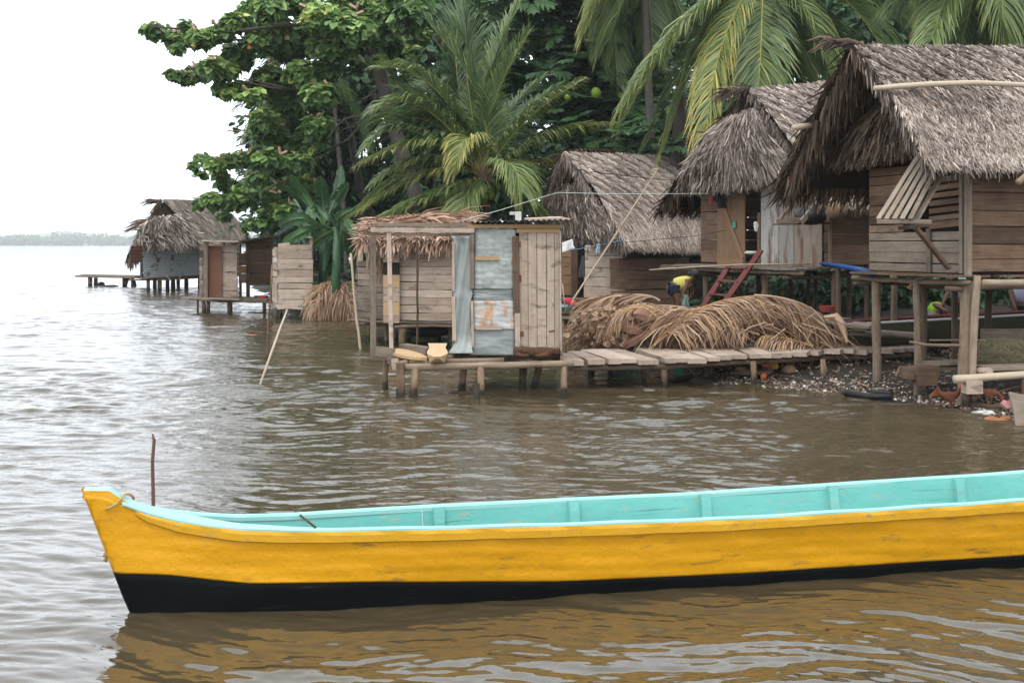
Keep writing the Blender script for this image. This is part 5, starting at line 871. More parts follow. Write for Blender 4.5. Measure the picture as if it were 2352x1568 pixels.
# ================================================================ walkway from the privy to the shore
T = thing('walkway', 'long plank walkway on short piles from the privy to the nearest house', 'walkway', WZ(1600, 885))
WD = .46
def wk(xn0, yn0, xn1, yn1, xf0, xf1, yf0, yf1): pass
near = [(1296, 829), (1360, 828), (1440, 826), (1520, 825), (1600, 822), (1680, 817), (1760, 813), (1830, 809), (1880, 806), (1990, 803), (2090, 799)]
far_ = [(1296, 812), (1345, 806), (1400, 800), (1500, 800), (1600, 802), (1700, 801), (1790, 797), (1880, 795), (1960, 793), (2040, 791), (2095, 790)]
Nn = np.array([WZ(x, y, WD) for x, y in near]); Ff = np.array([WZ(x, y, WD) for x, y in far_])
# boards lie skewed across the stringers, their ends ragged along the front
at_ = lambda s_, f: (lambda N_, F_: N_ * (1 - f) + F_ * f)(np.array([np.interp(s_, range(11), Nn[:, i]) for i in range(3)]), np.array([np.interp(s_, range(11), Ff[:, i]) for i in range(3)]))
s_ = .35
while s_ < 10.2:
    wpl = random.uniform(.18, .34); n0 = at_(min(s_, 10), 0); n1 = at_(min(s_ + .1, 10), 0); step = np.linalg.norm(n1 - n0) / .1 if s_ < 9.9 else .6; sk = .62 if s_ < 7 else .3
    f0 = at_(min(s_, 10), 0) + A(0, -random.uniform(-.02, .10), 0); bk = at_(max(0, s_ - sk * 1.0), 1.0) + A(0, random.uniform(-.02, .08), 0); dz = random.uniform(-.01, .012)
    b = MB(); b.plank(f0 + UP * (dz - .02 + random.uniform(-.006, .006)), bk + UP * (dz - .02), (1, 0, 0), wpl * .93, random.uniform(.055, .085), .62 + random.uniform(-.16, .16), wob=.008); b.build('deck_plank', WOODL, T); s_ += (wpl + .012) / step
for (i0, i1, off) in ((0, 3, .1), (3, 6, .1), (6, 8, .1), (8, 10, .1)):
    b = MB(); d2_ = nrm(Ff[5] - Nn[5]); b.log(Nn[i0] + d2_ * off - UP * .12, Nn[i1] + d2_ * off - UP * .12, .06, .45, 9, .08, .01); b.build('stringer', LOG, T, smooth=True)
    b = MB(); b.log(Nn[i0] * .2 + Ff[i0] * .8 - UP * .11, Nn[i1] * .2 + Ff[i1] * .8 - UP * .11, .06, .35, 9, .08, .01); b.build('stringer', LOG, T, smooth=True)
for i in range(14):
    s_ = i * .74 + .2; n_ = np.array([np.interp(s_, range(11), Nn[:, j]) for j in range(3)]); f_ = np.array([np.interp(s_, range(11), Ff[:, j]) for j in range(3)]); d2_ = nrm(f_ - n_)
    b = MB(); b.log(n_ - d2_ * .02 - UP * .055, f_ + d2_ * .02 - UP * .055, .025, .4, 7); b.build('cross_piece', LOG, T, smooth=True)
for (dx_, Y, tt, r) in ((1478, 18.9, .35, .07), (1526, 18.35, .62, .075), (1730, 18.7, .55, .07), (1625, 19.5, .35, .09), (1890, 19.0, .55, .07), (1836, 19.7, .25, .08), (1400, 19.6, .3, .08), (1356, 19.9, .4, .08), (2010, 19.5, .4, .07)):
    a = W(dx_, 826, Y); a[2] = WD - .08; b = MB(); b.log(a, xy(a, min(-.4, gz1(a[0], a[1]) - .2)) + A(random.uniform(-.04, .04), 0, 0), r, tt, 9, .12, .015); b.build('pile', PILE, T, smooth=True)
b = MB(); b.log(P(z5(740, 905), 18.8), P(z5(870, 905), 18.5), .05, .4); b.build('cross_piece', LOG, T, smooth=True)

# second landing behind, beside the middle house
T = thing('landing', 'narrow landing of planks on piles between the privy and the middle house', 'platform', q6(1700, 870, 23))
for (x0, y0, x1, y1, Y, tt) in ((1648, 848, 2010, 838, 23, .7), (1648, 862, 1930, 855, 22.7, .6), (1650, 838, 2040, 828, 24, .55)):
    b = MB(); b.plank(q6(x0, y0, Y), q6(x1, y1, Y), (0, 1, 0), .28, .05, tt, wob=.012); b.build('deck_plank', WOODG, T)
for (x, Y) in ((1672, 22.7), (1745, 22.9), (1800, 23.4), (1850, 22.8), (1640, 23.5)): a = q6(x, 866, Y); b = MB(); b.log(a, xy(a, min(-.4, gz1(a[0], a[1]) - .2)), .075, .55, 9, .12, .02); b.build('pile', PILE, T, smooth=True)
b = MB(); b.log(P(z5(90, 490), 22.6), P(z5(310, 480), 22.6), .05, .3); b.build('grey_pipe', LOG, T, smooth=True)

# ================================================================ far huts over the water at left
q7 = lambda zx, zy, Y: P(z7(zx, zy), Y)
T = thing('thatched_stilt_house', 'lone far thatched hut over the water with corrugated iron walls', 'house', xy(q7(680, 790, 57.5), 0))
b = MB(); O = q7(465, 492, 56.5); bl_ = q7(478, 712, 56.5); tr_ = q7(882, 462, 59.5); br_ = q7(885, 690, 59.5)
n = 150; s = np.linspace(0, 1, n)[:, None]; G = np.stack([(O + (bl_ - O) * s) * (1 - q) + (tr_ + (br_ - tr_) * s) * q + A(0, 1, 0) * .03 * np.sin(s * 17 * 6.283) for q in np.linspace(0, 1, 8)], 1); b.grid(G, .8); b.build('wall', CORR, T, label='front wall of rust-marked corrugated iron')
b = MB(); hwall(b, q7(470, 0, 56.7), q7(455, 0, 60.5), .5, 2.3, 8, tint=.2); hwall(b, q7(455, 0, 60.5), q7(870, 0, 63.5), .5, 2.5, 8, tint=.2); hwall(b, q7(885, 0, 59.6), q7(1150, 0, 63.5), .5, 2.6, 8, tint=.3); b.build('wall', WOODD, T, label='dark board walls behind')
b = MB(); e0 = q7(388, 492, 55.8); corr(b, e0, q7(390, 608, 55.9) - e0, q7(468, 490, 56.4) - e0, (0, -1, 0), .16, .02, .4); b.build('window_flap', RUST, T)
b = MB(); b.plank(q7(480, 716, 56.5), q7(885, 695, 59.5), (0, 1, 0), .5, .06, .5, wob=.02); b.plank(q7(490, 728, 57.5), q7(880, 708, 60.5), (0, 1, 0), 2.5, .06, .3); b.build('floor', WOODG, T)
b = MB(); b.log(q7(485, 722, 56.6), q7(880, 702, 59.6), .09, .4, 8, .12); b.log(q7(630, 695, 56.9), q7(665, 728, 56.6), .05, .6); b.log(q7(745, 695, 57.6), q7(722, 722, 57.3), .05, .6); b.build('floor_beam', LOG, T, smooth=True)
for (x, r, tt, Y) in ((510, .16, .55, 57), (590, .17, .62, 57.5), (645, .14, .15, 58.5), (683, .17, .15, 58.8), (775, .16, .35, 59.5), (868, .14, .4, 60), (555, .15, .2, 60), (720, .14, .2, 62)):
    a = q7(x, 718, Y); b = MB(); b.log(a, xy(a, -.6), r, tt, 8, .15); b.build('stilt', PILE, T, smooth=True)
RL = q7(600, 165, 58.5); RR = q7(990, 178, 63); EL = q7(868, 468, 57.5); ER = q7(1215, 442, 62); FE = q7(385, 560, 60.5); FR = q7(1000, 500, 66)
b = MB(); thatch(b, RL, RR, ER, EL, 260, .6, .045, .1, ang=.10, tint=.55, tsd=.16, lift=.05, twist=.3, flare=.03, seed=90, rowtint=0); fringe(b, EL, ER, 240, .4, .05, A(0, -.1, 0), .5, .15, seed=91, spread=.2); fringe(b, RR, ER, 120, .3, .05, A(.3, 0, 0), .45, .15, seed=95); b.build('roof_slope', [THM, THU], T, label='mossy roof slope')
b = MB(); thatch(b, RL, RR, FR, FE, 60, .8, .08, .05, tint=.45, seed=92); fringe(b, RL, FE, 420, .5, .05, A(-.2, -.1, 0), .5, .18, seed=93, spread=.25); fringe(b, q7(430, 480, 57.5), q7(385, 560, 59), 160, .7, .06, A(0, 0, 0), .5, .15, seed=94, spread=.15)
fringe(b, q7(600, 172, 58), q7(560, 190, 58), 20, .9, .04, A(-2.5, 0, .9), .4, .1, seed=96); fringe(b, q7(500, 310, 57.6), q7(450, 380, 57.6), 26, 1.0, .05, A(-2.2, 0, .7), .5, .1, seed=97, spread=.2); b.build('roof_slope', [THB, THU], T, label='ragged seaward roof slope')
b = MB(); a0, a1, a2, a3 = q7(545, 300, 57.8), q7(740, 285, 57.8), q7(875, 462, 57.2), q7(435, 478, 56.6); thatch(b, a0, a1, a2, a3, 300, .6, .055, .25, ang=.5, tint=.52, tsd=.2, lift=.2, seed=98, twist=.6); fringe(b, a3, a2, 300, .32, .05, A(0, -.1, 0), .5, .2, seed=99, spread=.4); b.build('gable_thatch', [THG, THU], T)
b = MB(); thatch(b, q7(600, 190, 58.6), q7(625, 190, 58.9), q7(740, 300, 58.4), q7(545, 310, 58.4), 60, .6, .06, tint=.12, seed=100, fringe=False); b.build('gable_panel', [THB, THU], T)
# far pier
T = thing('pier', 'low plank pier running out left from the far hut', 'pier', xy(q7(250, 765, 63), 0))
b = MB(); b.plank(q7(45, 700, 63.5), q7(480, 710, 61.5), (0, 1, 0), .9, .10, .5, wob=.03); b.plank(q7(60, 692, 63.3), q7(475, 700, 61.3), (0, 1, 0), .35, .07, .75, wob=.03); b.build('deck', WOODG, T)
for (x, r, tt, Y) in ((105, .19, .55, 63), (145, .18, .2, 64), (343, .16, .6, 62.5), (400, .13, .12, 63.5)): a = q7(x, 705, Y); b = MB(); b.log(a, xy(a, -.6), r, tt, 8, .12); b.build('pile', PILE, T, smooth=True)
def tyre(b):
    c = q7(385, 745, 62.6); a = np.linspace(.0, math.pi, 12); b.tube(np.stack([c[0] + np.cos(a) * .27, c[1] + 0 * a, -.25 + np.sin(a) * .72], 1), .09, 8, .5)
lone('rubber_tyre', 'black tyre fender standing in the water under the far pier', 'tyre', BLKP, tyre, smooth=True)
lone('mooring_float', 'small dark float bobbing beside the left pile of the far pier', 'float', BLKP, lambda b: b.ell(xy(q7(183, 750, 63), .07), .2, .2, .15, .5, 0, 12, 8, .06), smooth=True)
lone('driftwood', 'small crooked dark twig sticking out of the open water at left', 'driftwood', BLKP, lambda b: b.tube([W(235, 1150 / 1.7415 - 2, 62), W(245, 656, 62), W(262, 656, 62), W(272, 661, 62)], [.04, .06, .08, .12], 6, .4), smooth=True)

# plank privy with rusty door
T = thing('privy', 'small over-water privy with a tall rusty iron door at far left', 'privy', q7(1000, 850, 39))
b = MB(); hwall(b, q7(1027, 0, 38.9), q7(1130, 0, 38.9), H - (z7(0, 850)[1] - HY) * 38.9 / F, H - (z7(0, 487)[1] - HY) * 38.9 / F, 8, tint=.62, tsd=.08, wob=.02, jag=.03, th=.06); b.build('wall', WOODL, T, label='stack of pale boards right of the door')
b = MB(); hwall(b, q7(877, 0, 39), q7(897, 0, 38.7), .45, 1.75, 9, tint=.55, jag=.06, th=.08, wob=.03); hwall(b, q7(880, 0, 39), q7(870, 0, 40.5), .45, 1.75, 9, tint=.5); hwall(b, q7(870, 0, 40.5), q7(1130, 0, 40.5), .45, 2.2, 9, tint=.35); hwall(b, q7(1130, 0, 38.95), q7(1130, 0, 40.5), .45, 1.9, 9, tint=.4); b.build('wall', WOODG, T, label='side and back boards')
b = MB(); b.plank(q7(978, 492, 38.8), q7(975, 848, 38.8), (1, 0, 0), .44, .02, .5); b.build('door', mat('rusty_iron_door', [(0, (.09, .035, .02)), (1, (.22, .10, .06))], .8, None, 0, 3, .3, stain=[((.30, .29, .27), (2, 2, 1.2), .70, .06)]), T)
b = MB(); b.plank(q7(912, 452, 38.7), q7(912, 850, 38.7), (1, 0, 0), .13, .1, .55); b.plank(q7(1035, 462, 38.7), q7(1035, 490, 38.7), (1, 0, 0), .08, .08, .6); b.plank(q7(1108, 462, 38.7), q7(1108, 490, 38.7), (1, 0, 0), .09, .08, .6); b.build('post', WOODG, T)
b = MB(); b.plank(q7(895, 455, 38.6), q7(1152, 462, 38.6), UP, .05, .5, .7); b.plank(q7(940, 482, 38.6), q7(972, 484, 38.6), UP, .03, .2, .9); b.build('lintel', WOODL, T)
T = thing('platform', 'low plank deck on short posts under the rusty-door privy', 'platform', xy(q7(1050, 950, 39), 0))
b = MB(); b.plank(q7(755, 852, 39), q7(1160, 862, 38.2), (0, 1, 0), .25, .05, .65, wob=.02); b.plank(q7(850, 856, 39.6), q7(1385, 858, 39.4), (0, 1, 0), 1.6, .05, .5, wob=.02); b.build('deck', WOODG, T)
b = MB(); b.log(q7(885, 872, 38.5), q7(1385, 885, 38.5), .055, .5, 8, .1, .02); b.log(q7(1000, 880, 39), q7(1385, 872, 39), .05, .4); b.build('deck_beam', LOG, T, smooth=True)
for (x, Y, r, tt) in ((855, 39.5, .06, .3), (893, 38.6, .12, .35), (930, 38.7, .09, .45), (1077, 38.6, .12, .4), (1318, 38.8, .09, .35)): a = q7(x, 866, Y); b = MB(); b.log(a, xy(a, -.5) + A(.03, 0, 0), r, tt, 8, .12, .01); b.build('pile', PILE, T, smooth=True)
T = thing('shack', 'brown plank shack with a slanting board roof behind the rusty-door privy', 'shack', q7(1280, 850, 41.5))
b = MB(); hwall(b, q7(1212, 0, 41.5), q7(1370, 0, 41.5), H - (z7(0, 748)[1] - HY) * 41.5 / F, H - (z7(0, 455)[1] - HY) * 41.5 / F, 4, tint=.62, tsd=.04, wob=.006); hwall(b, q7(1370, 0, 41.5), q7(1370, 0, 43.5), .7, 2.4, 5, tint=.5); hwall(b, q7(1212, 0, 43.5), q7(1370, 0, 43.5), .7, 2.4, 5, tint=.4); b.build('wall', WOODB, T)
for (x, y0, y1, r) in ((1150, 478, 850, .07), (1203, 475, 852, .11), (1375, 430, 870, .07)): b = MB(); b.log(q7(x, y0, 41.3), q7(x + 3, y1, 41.3), r, .6, 8, .06); b.build('post', LOG, T, smooth=True)
for (y0, y1, mt, tt) in ((543, 628, WOODB, .62), (630, 682, WOODF, .35), (684, 750, WOODL, .4)): b = MB(); b.plank(q7(1167, y0, 41.2), q7(1167 + random.uniform(-3, 3), y1, 41.2), (1, 0, 0), .26, .03, tt); b.build('patch_board', mt, T)
b = MB(); b.plank(q7(1105, 472, 41), q7(1395, 425, 41), (0, 1, 0), 1.6, .06, .35); b.plank(q7(1195, 470, 40.9), q7(1380, 440, 40.9), UP, .08, .05, .5); b.build('roof', WOODG, T)
lone('plastic_can', 'blue and red plastic can lying on the far deck by the shack', 'can', BLUE, lambda b: b.log(q7(1250, 848, 39.3), q7(1345, 850, 39.3), .09, .6, 9, .15), smooth=True)
lone('red_float', 'red float on the far deck touching the blue can', 'float', flat('red_plastic', (.35, .04, .02)), lambda b: b.ell(q7(1303, 850, 39.1), .15, .10, .07, .5), smooth=True)
# slab privy
T = thing('privy', 'over-water privy of stacked pale slabs left of the banana plants', 'privy', q7(1530, 930, 35))
zs = lambda zy: H - (z7(0, zy)[1] - HY) * 35 / F
b = MB(); rows = ((485, 522, .45, 1415), (522, 580, .38, 1412), (584, 612, .6, 1418), (614, 652, .55, 1415), (655, 706, .42, 1422), (708, 748, .62, 1412), (750, 788, .5, 1420), (790, 822, .7, 1415), (822, 864, .66, 1422), (866, 898, .68, 1418), (898, 932, .72, 1400))
for y0, y1, tt, x0 in rows: zc = (zs(y0) + zs(y1)) / 2; b.plank(xy(q7(x0, 0, 35), zc), xy(q7(1655 + random.uniform(-4, 6), 0, 35), zc + random.uniform(-.01, .01)), UP, zs(y0) - zs(y1) - .008, .07, tt + .08, wob=.014)
b.build('wall', WOODL, T, label='front wall of stacked slabs')
b = MB(); hwall(b, q7(1384, 0, 36.2), q7(1416, 0, 35.1), zs(930), zs(515), 9, tint=.62, wob=.02, th=.07, jag=.05); hwall(b, q7(1384, 0, 36.2), q7(1640, 0, 36.3), zs(930), zs(500), 9, tint=.4); hwall(b, q7(1655, 0, 35.05), q7(1640, 0, 36.3), zs(930), zs(490), 9, tint=.5); b.build('wall', WOODL, T, label='side and back slabs')
b = MB(); b.plank(q7(1622, 430, 35.3), q7(1622, 490, 35.3), (1, 0, 0), .1, .08, .6); b.plank(q7(1645, 430, 35.2), q7(1645, 490, 35.2), (1, 0, 0), .1, .08, .7); b.plank(q7(1590, 436, 35.2), q7(1655, 430, 35.2), (0, 1, 0), .3, .04, .7); b.plank(q7(1420, 482, 35.2), q7(1500, 476, 35.2), (0, 1, 0), .2, .06, .85, wob=.02); b.plank(q7(1398, 500, 35), q7(1398, 575, 35), (1, 0, 0), .08, .08, .6); b.build('top_timber', WOODL, T)
b = MB(); b.log(q7(1395, 925, 35.1), q7(1665, 925, 35.1), .05, .4); b.plank(q7(1560, 910, 34.6), q7(1690, 912, 34.6), (0, 1, 0), .4, .05, .7, wob=.01); b.build('deck', WOODG, T)
for (x, Y, r, tt) in ((1400, 35, .09, .3), (1434, 36, .08, .45), (1626, 35, .10, .3), (1652, 34.8, .08, .4), (1676, 34.4, .09, .5)): a = q7(x, 918, Y); b = MB(); b.log(a, xy(a, -.5), r, tt, 8, .12); b.build('pile', PILE, T, smooth=True)
b = MB(); b.box(q7(1590, 950, 35.2), .4, .4, .3, .2); b.build('hanging_tub', BLKP, None, 'black tub hanging under the slab privy', 'tub')
# leaning sticks
b = MB(); c = np.array([q7(1372, 625, 22.6), q7(1366, 800, 22.5), q7(1350, 1000, 22.6), q7(1335, 1290, 22.6)]); c = np.vstack([c, c[-1] + A(-.01, 0, -.4)]); b.tube(c, [.014, .018, .020, .023, .023], 7, .45, 0, .12); b.build('mooring_pole', PILE, None, 'thin reddish pole standing in open water, crossed by the white stick', 'pole', smooth=True)
b = MB(); c = np.array([q7(1478, 935, 19.6), q7(1430, 1060, 19.2), q7(1370, 1230, 19.0), q7(1292, 1450, 18.9)]); c = np.vstack([c, c[-1] + (c[-1] - c[-2]) * .4]); b.tube(c, [.013, .018, .022, .019, .019], 7, .85, 0, .1); b.build('mooring_pole', BAMB, None, 'pale leaning stick with peeling bark standing in the open water', 'pole', smooth=True)
b = MB(); c = np.array([W(350, 995, 8.75), W(354, 1010, 8.75), W(350, 1060, 8.75), W(352, 1145, 8.75)]); c = np.vstack([c, xy(c[-1], -.4)]); b.tube(c, [.006, .012, .013, .014, .015], 8, .35, 0, .1); b.build('mooring_pole', mat('reddish_stake', [(0, (.06, .03, .025)), (1, (.26, .15, .12))], .9, (3, 20), .3), None, 'reddish stake standing in the water just behind the canoe bow', 'pole', smooth=True)
b = MB(); b.log(P(z4(505, 1470), 22.9), P(z4(935, 815), 23.3), .030, .6, 7, .08); b.log(P(z4(935, 815), 23.3), P(z4(1235, 345), 23.6), .026, .6, 7, .08, taper=.6); b.log(P(z4(1200, 345), 23.6), P(z4(1243, 342), 23.6), .02, .7, 6); b.build('prop_pole', BAMB, None, 'long thin pole leaning up across the roof of the middle house', 'pole', smooth=True)
b = MB(); b.log(P(z4(490, 1240), 22.5), P(z4(512, 1465), 22.5), .02, .6, 6); b.build('prop_pole', BAMB, None, 'short stick standing on the landing right of the privy', 'pole', smooth=True)
b = MB(); c = np.array([W(1491, 619, 22.8), W(1600, 612, 22.9), W(1700, 607, 23), W(1760, 606, 23.1), W(1862, 606, 23.2)]); b.tube(c, [.009, .012, .014, .015, .015], 7, .7); b.build('fishing_pole', BAMB, None, 'long thin pole lying out from the floor edge below the orange-brown door', 'pole', smooth=True)
b = MB(); c = np.array([W(1886, 604, 21.8), W(1925, 609, 21.0), W(1965, 617, 20.2), W(2008, 627, 19.4)]); b.tube(c, [.03, .04, .05, .055], 10, .5); b.build('blue_pipe', BLUE, None, 'blue plastic pipe running from the floor of the ladder house to the nearest house', 'pipe', smooth=True)
# ================================================================ heap of dry fronds on its rack
T = thing('drying_rack', 'rough pole rack carrying the heap of dry palm fronds over the waterline', 'rack', WZ(1500, 850))
for (a, e, r, tt) in ((z5(180, 590), z5(700, 560), .06, .75), (z5(600, 620), z5(1760, 600), .06, .4), (z5(1200, 690), z5(1780, 635), .055, .8), (z5(1700, 640), z5(2400, 620), .06, .4), (z5(1680, 520), z5(2352, 545), .05, .6), (z5(250, 620), z5(700, 640), .06, .7)):
    b = MB(); b.log(P(a, 20.6), P(e, 20.9), r, tt, 8, .1, .02); b.build('rail', LOG, T, smooth=True)
for (x, y, Y, tt) in ((315, 600, 20.6, .5), (545, 640, 21, .3), (1210, 640, 20.4, .62), (1350, 640, 20.8, .35), (1950, 640, 20.6, .3), (2120, 640, 20.7, .45), (2260, 500, 22.5, .5), (1770, 700, 20.2, .3)):
    a = P(z5(x, y), Y); b = MB(); b.log(a, gp(a, -.3) if sdist(a[0], a[1]) > 0 else xy(a, -.5), .08, tt, 9, .12, .02); b.build('rack_post', PILE, T, smooth=True)
GF = 'dry brown palm fronds heaped on the rack'
def dfr(pm, Y, lab, **k):
    kw = dict(L=.75, w=.020, n=110, droop=1.1, tint=.64, tsd=.19, rt=.80, rr=.022, lift=-.1, hang=.35, jit=.19, broken=.12, zmax=.02); kw.update(k); b = MB(); dy = kw.pop('dy', (0, 0, 0))
    frond(b, P(z5(*pm[0]), Y + dy[0]), P(z5(*pm[1]), Y + dy[1]), P(z5(*pm[2]), Y + dy[2]), **kw); return b.build('dry_frond', DRY, None, lab, 'palm frond', GF)
dfr(((815, 745), (1180, 455), (1650, 352)), 19.9, 'largest dry frond with a bright orange midrib arching over the front of the heap', n=150, L=.95, tint=.66, rt=1., seed=1, dy=(-.1, 0, .3), droop=1.3)
dfr(((1600, 352), (1980, 420), (2230, 620)), 20.1, 'dry frond curving down over the right end of the heap', n=120, L=.95, tint=.60, rt=.8, seed=2, droop=1.3)
dfr(((860, 395), (660, 345), (300, 400)), 20.8, 'pinkish frond with its leaflets swept left along the top of the heap', n=90, L=.85, tint=.66, seed=3, droop=.5, ang=30, hang=0, lift=0)
dfr(((2060, 750), (1860, 690), (1690, 665)), 19.8, 'short orange-ribbed frond hanging low in front of the heap at right', n=60, L=.55, tint=.68, rt=1., seed=4, droop=1.6)
dfr(((730, 450), (560, 470), (400, 560)), 20.0, 'small frond with a bright orange stalk on the left front of the heap', n=60, L=.6, tint=.64, rt=1., seed=5, droop=.9)
dfr(((1700, 430), (2100, 500), (2330, 700)), 20.3, 'loose frond fanned out past the right end of the heap', n=70, L=1.15, seed=7, droop=.9, ang=62, tint=.66)
dfr(((560, 360), (380, 400), (180, 560)), 20.6, 'thin frond trailing off the left end of the heap', n=60, L=.75, seed=8, droop=.6, ang=35, tint=.62)
dfr(((1640, 660), (1400, 590), (1220, 560)), 19.9, 'frond with a fringe of upright pale stubs low in the middle of the heap', n=70, L=.45, tint=.66, seed=6, droop=1.2)
rr_ = random.Random(5)
for i in range(20):
    x0 = rr_.uniform(300, 2000); sgn = rr_.choice((-1, 1)); ln = rr_.uniform(350, 620) * sgn; xa = min(max(x0 + ln, 330), 2250)
    topy = lambda x: float(np.interp(x, [200, 500, 700, 1000, 1400, 1650, 2000, 2300], [470, 385, 355, 400, 385, 365, 430, 560])); d0 = rr_.uniform(50, 140)
    dfr(((x0, topy(x0) + d0), ((x0 + xa) / 2, topy((x0 + xa) / 2) + d0 - 10), (xa, topy(xa) + d0 + rr_.uniform(0, 60))), rr_.uniform(20.1, 21.1), 'plain dry brown frond buried among the others in the heap', n=100, L=rr_.uniform(.6, .95), seed=200 + i, droop=rr_.uniform(.5, 1.1), ang=rr_.uniform(28, 48), tint=rr_.uniform(.5, .75), dy=(rr_.uniform(-.3, .3), 0, rr_.uniform(-.3, .3)))
# loose old leaf filling the inside of the heap
b = MB(); n = 3200; xs = RNG.uniform(330, 2200, n); ty = np.interp(xs, [200, 500, 700, 1000, 1400, 1650, 2000, 2300], [500, 420, 392, 440, 420, 400, 460, 580]); ys = ty + RNG.uniform(8, 215, n); Ys = RNG.uniform(20.2, 21.4, n)
p = np.stack([(1263.3 + xs / 3.4133 - CX) * Ys / F, Ys, H - (574.2 + ys / 3.4133 - HY) * Ys / F], 1); d = A(.8, 0, .0) * RNG.choice((-1, 1), n)[:, None] + RNG.normal(0, .35, (n, 3)); d[:, 2] = -np.abs(d[:, 2]) - .05; d = nrm(d); wv = nrm(np.cross(d, RNG.normal(size=(n, 3))))
blades(b, p, d, wv, RNG.uniform(.3, .8, n), RNG.uniform(.02, .035, n), np.tile(A(0, 0, -1), (n, 1)), np.full(n, .2), np.clip(RNG.normal(.45, .17, n), 0, .85)); 
n = 300; xs = RNG.uniform(820, 2250, n); ty = np.interp(xs, [200, 500, 700, 1000, 1400, 1650, 2000, 2300], [500, 420, 380, 440, 400, 375, 450, 580]); ys = ty + RNG.uniform(5, 230, n); Ys = RNG.uniform(19.65, 20.0, n)
p = np.stack([(1263.3 + xs / 3.4133 - CX) * Ys / F, Ys, H - (574.2 + ys / 3.4133 - HY) * Ys / F], 1); d = A(.7, 0, -.3) * np.sign(xs - 1500 + RNG.normal(0, 500, n))[:, None] * A(1, 1, 0) + RNG.normal(0, .35, (n, 3)); d[:, 2] = -np.abs(d[:, 2]) - .12; d = nrm(d); wv = nrm(np.cross(d, RNG.normal(size=(n, 3))))
blades(b, p, d, wv, RNG.uniform(.25, .75, n), RNG.uniform(.012, .026, n), np.tile(A(0, 0, -1), (n, 1)), RNG.uniform(.1, .7, n), np.clip(RNG.normal(.6, .2, n), 0, .85)); b.build('leaf_litter', DRY, kind='stuff', label='tangle of loose dead leaflets filling the frond heap', cat='leaf litter')
# curled dry broad leaves at the left of the heap
b = MB(); n = 1300; xs = RNG.normal(460, 95, n); ys = RNG.normal(620, 62, n); Ys = RNG.uniform(19.9, 20.6, n)
p = np.stack([(1263.3 + xs / 3.4133 - CX) * Ys / F, Ys, H - (574.2 + ys / 3.4133 - HY) * Ys / F], 1); nn = nrm(RNG.normal(size=(n, 3)) + A(0, -.7, .6)); leaves(b, p, nn, RNG.normal(size=(n, 3)), RNG.uniform(.05, .15, n), np.clip(RNG.normal(.66, .2, n), 0, .88), (HEART[0] * A(1.1, 1, 4.5), HEART[1]))
b.build('dead_leaves', DRY, kind='stuff', label='drift of curled tan breadfruit leaves at the left of the frond heap', cat='dead leaves')
for i, (a, e, tt, lab) in enumerate(((z5(560, 610), z5(740, 650), .45, 'reddish palm sheath lying open among the curled leaves'), (z5(570, 760), z5(780, 660), .3, 'dark reddish palm sheath under the front of the heap'), (z5(650, 500), z5(820, 550), .5, 'folded copper-coloured palm sheath above the curled leaves'))):
    b = MB(); c = bez(P(a, 19.9), (P(a, 19.9) + P(e, 19.9)) / 2 + UP * .05, P(e, 20.), 8); s = A(.1, .5, .85); t = np.linspace(0, 1, 8); wd = .12 * np.sin(math.pi * (t * .85 + .1)); G = np.stack([c - s * wd[:, None], c + A(0, -.06, 0), c + s * wd[:, None]], 1); b.grid(G, tt); b.build('palm_sheath', flat('copper_sheath%d' % i, (.22, .115, .075), .7, .2), None, lab, 'palm sheath', solid=.01)
# frond clump hanging in the water at left
b = MB(); c0 = q7(1790, 790, 35); 
for k, (mx_, my_, tx, ty) in enumerate(((1720, 800, 1700, 1010), (1760, 800, 1760, 1020), (1800, 790, 1800, 1015), (1840, 790, 1870, 1010), (1880, 800, 1920, 990), (1740, 830, 1680, 930))): frond(b, q7(1860, 775, 35.3), q7(mx_, my_, 34.8), q7(tx, ty, 34.4), L=.9, w=.045, n=60, droop=1.5, tint=.5, tsd=.16, jit=.15, rt=.7, seed=300 + k)
b.build('dry_frond', DRY, None, 'bundle of straw-coloured fronds drooping into the water beside the slab privy', 'palm frond')
b = MB(); 
for k in range(3): frond(b, q7(1700, 860, 35.8), q7(1850, 768 + k * 8, 35.3), q7(1990, 800 + k * 30, 35), L=.8, w=.04, n=60, droop=1.2, tint=.35 + .1 * k, tsd=.1, jit=.1, seed=310 + k)
b.build('dry_frond', PALM, None, 'half-green frond lying on top of the bundle beside the slab privy', 'palm frond')

# ================================================================ shore litter
n = 30000; sx_, sy_ = RNG.uniform(2.5, 9.5, n), RNG.uniform(13.5, 21, n); sdv = sdist(sx_, sy_); k = (sdv > -.12) & (RNG.random(n) < np.exp(-np.maximum(sdv, 0) / .38) + .09); sx_, sy_ = sx_[k], sy_[k]; n = len(sx_); szz = gz(sx_, sy_)
p = np.stack([sx_, sy_, szz + .012], 1); nn = nrm(RNG.normal(0, .5, (n, 3)) + UP); shp = (A((-.5, 0, 0), (-.25, .45, .18), (.3, .5, .12), (.55, .05, 0), (.2, -.4, .1), (-.3, -.4, .05), (0, 0, .38)).reshape(7, 3), [(0, 6, 1, -1), (1, 6, 2, -1), (2, 6, 3, -1), (3, 6, 4, -1), (4, 6, 5, -1), (5, 6, 0, -1)])
tn = np.where(RNG.random(n) < .38, RNG.uniform(.5, 1, n), RNG.uniform(.1, .6, n)); b = MB(); leaves(b, p, nn, RNG.normal(size=(n, 3)), RNG.uniform(.02, .065, n), tn, shp); b.build('shell_gravel', SHELL, kind='stuff', label='pale shells, pebbles and chips strewn along the waterline', cat='shells')
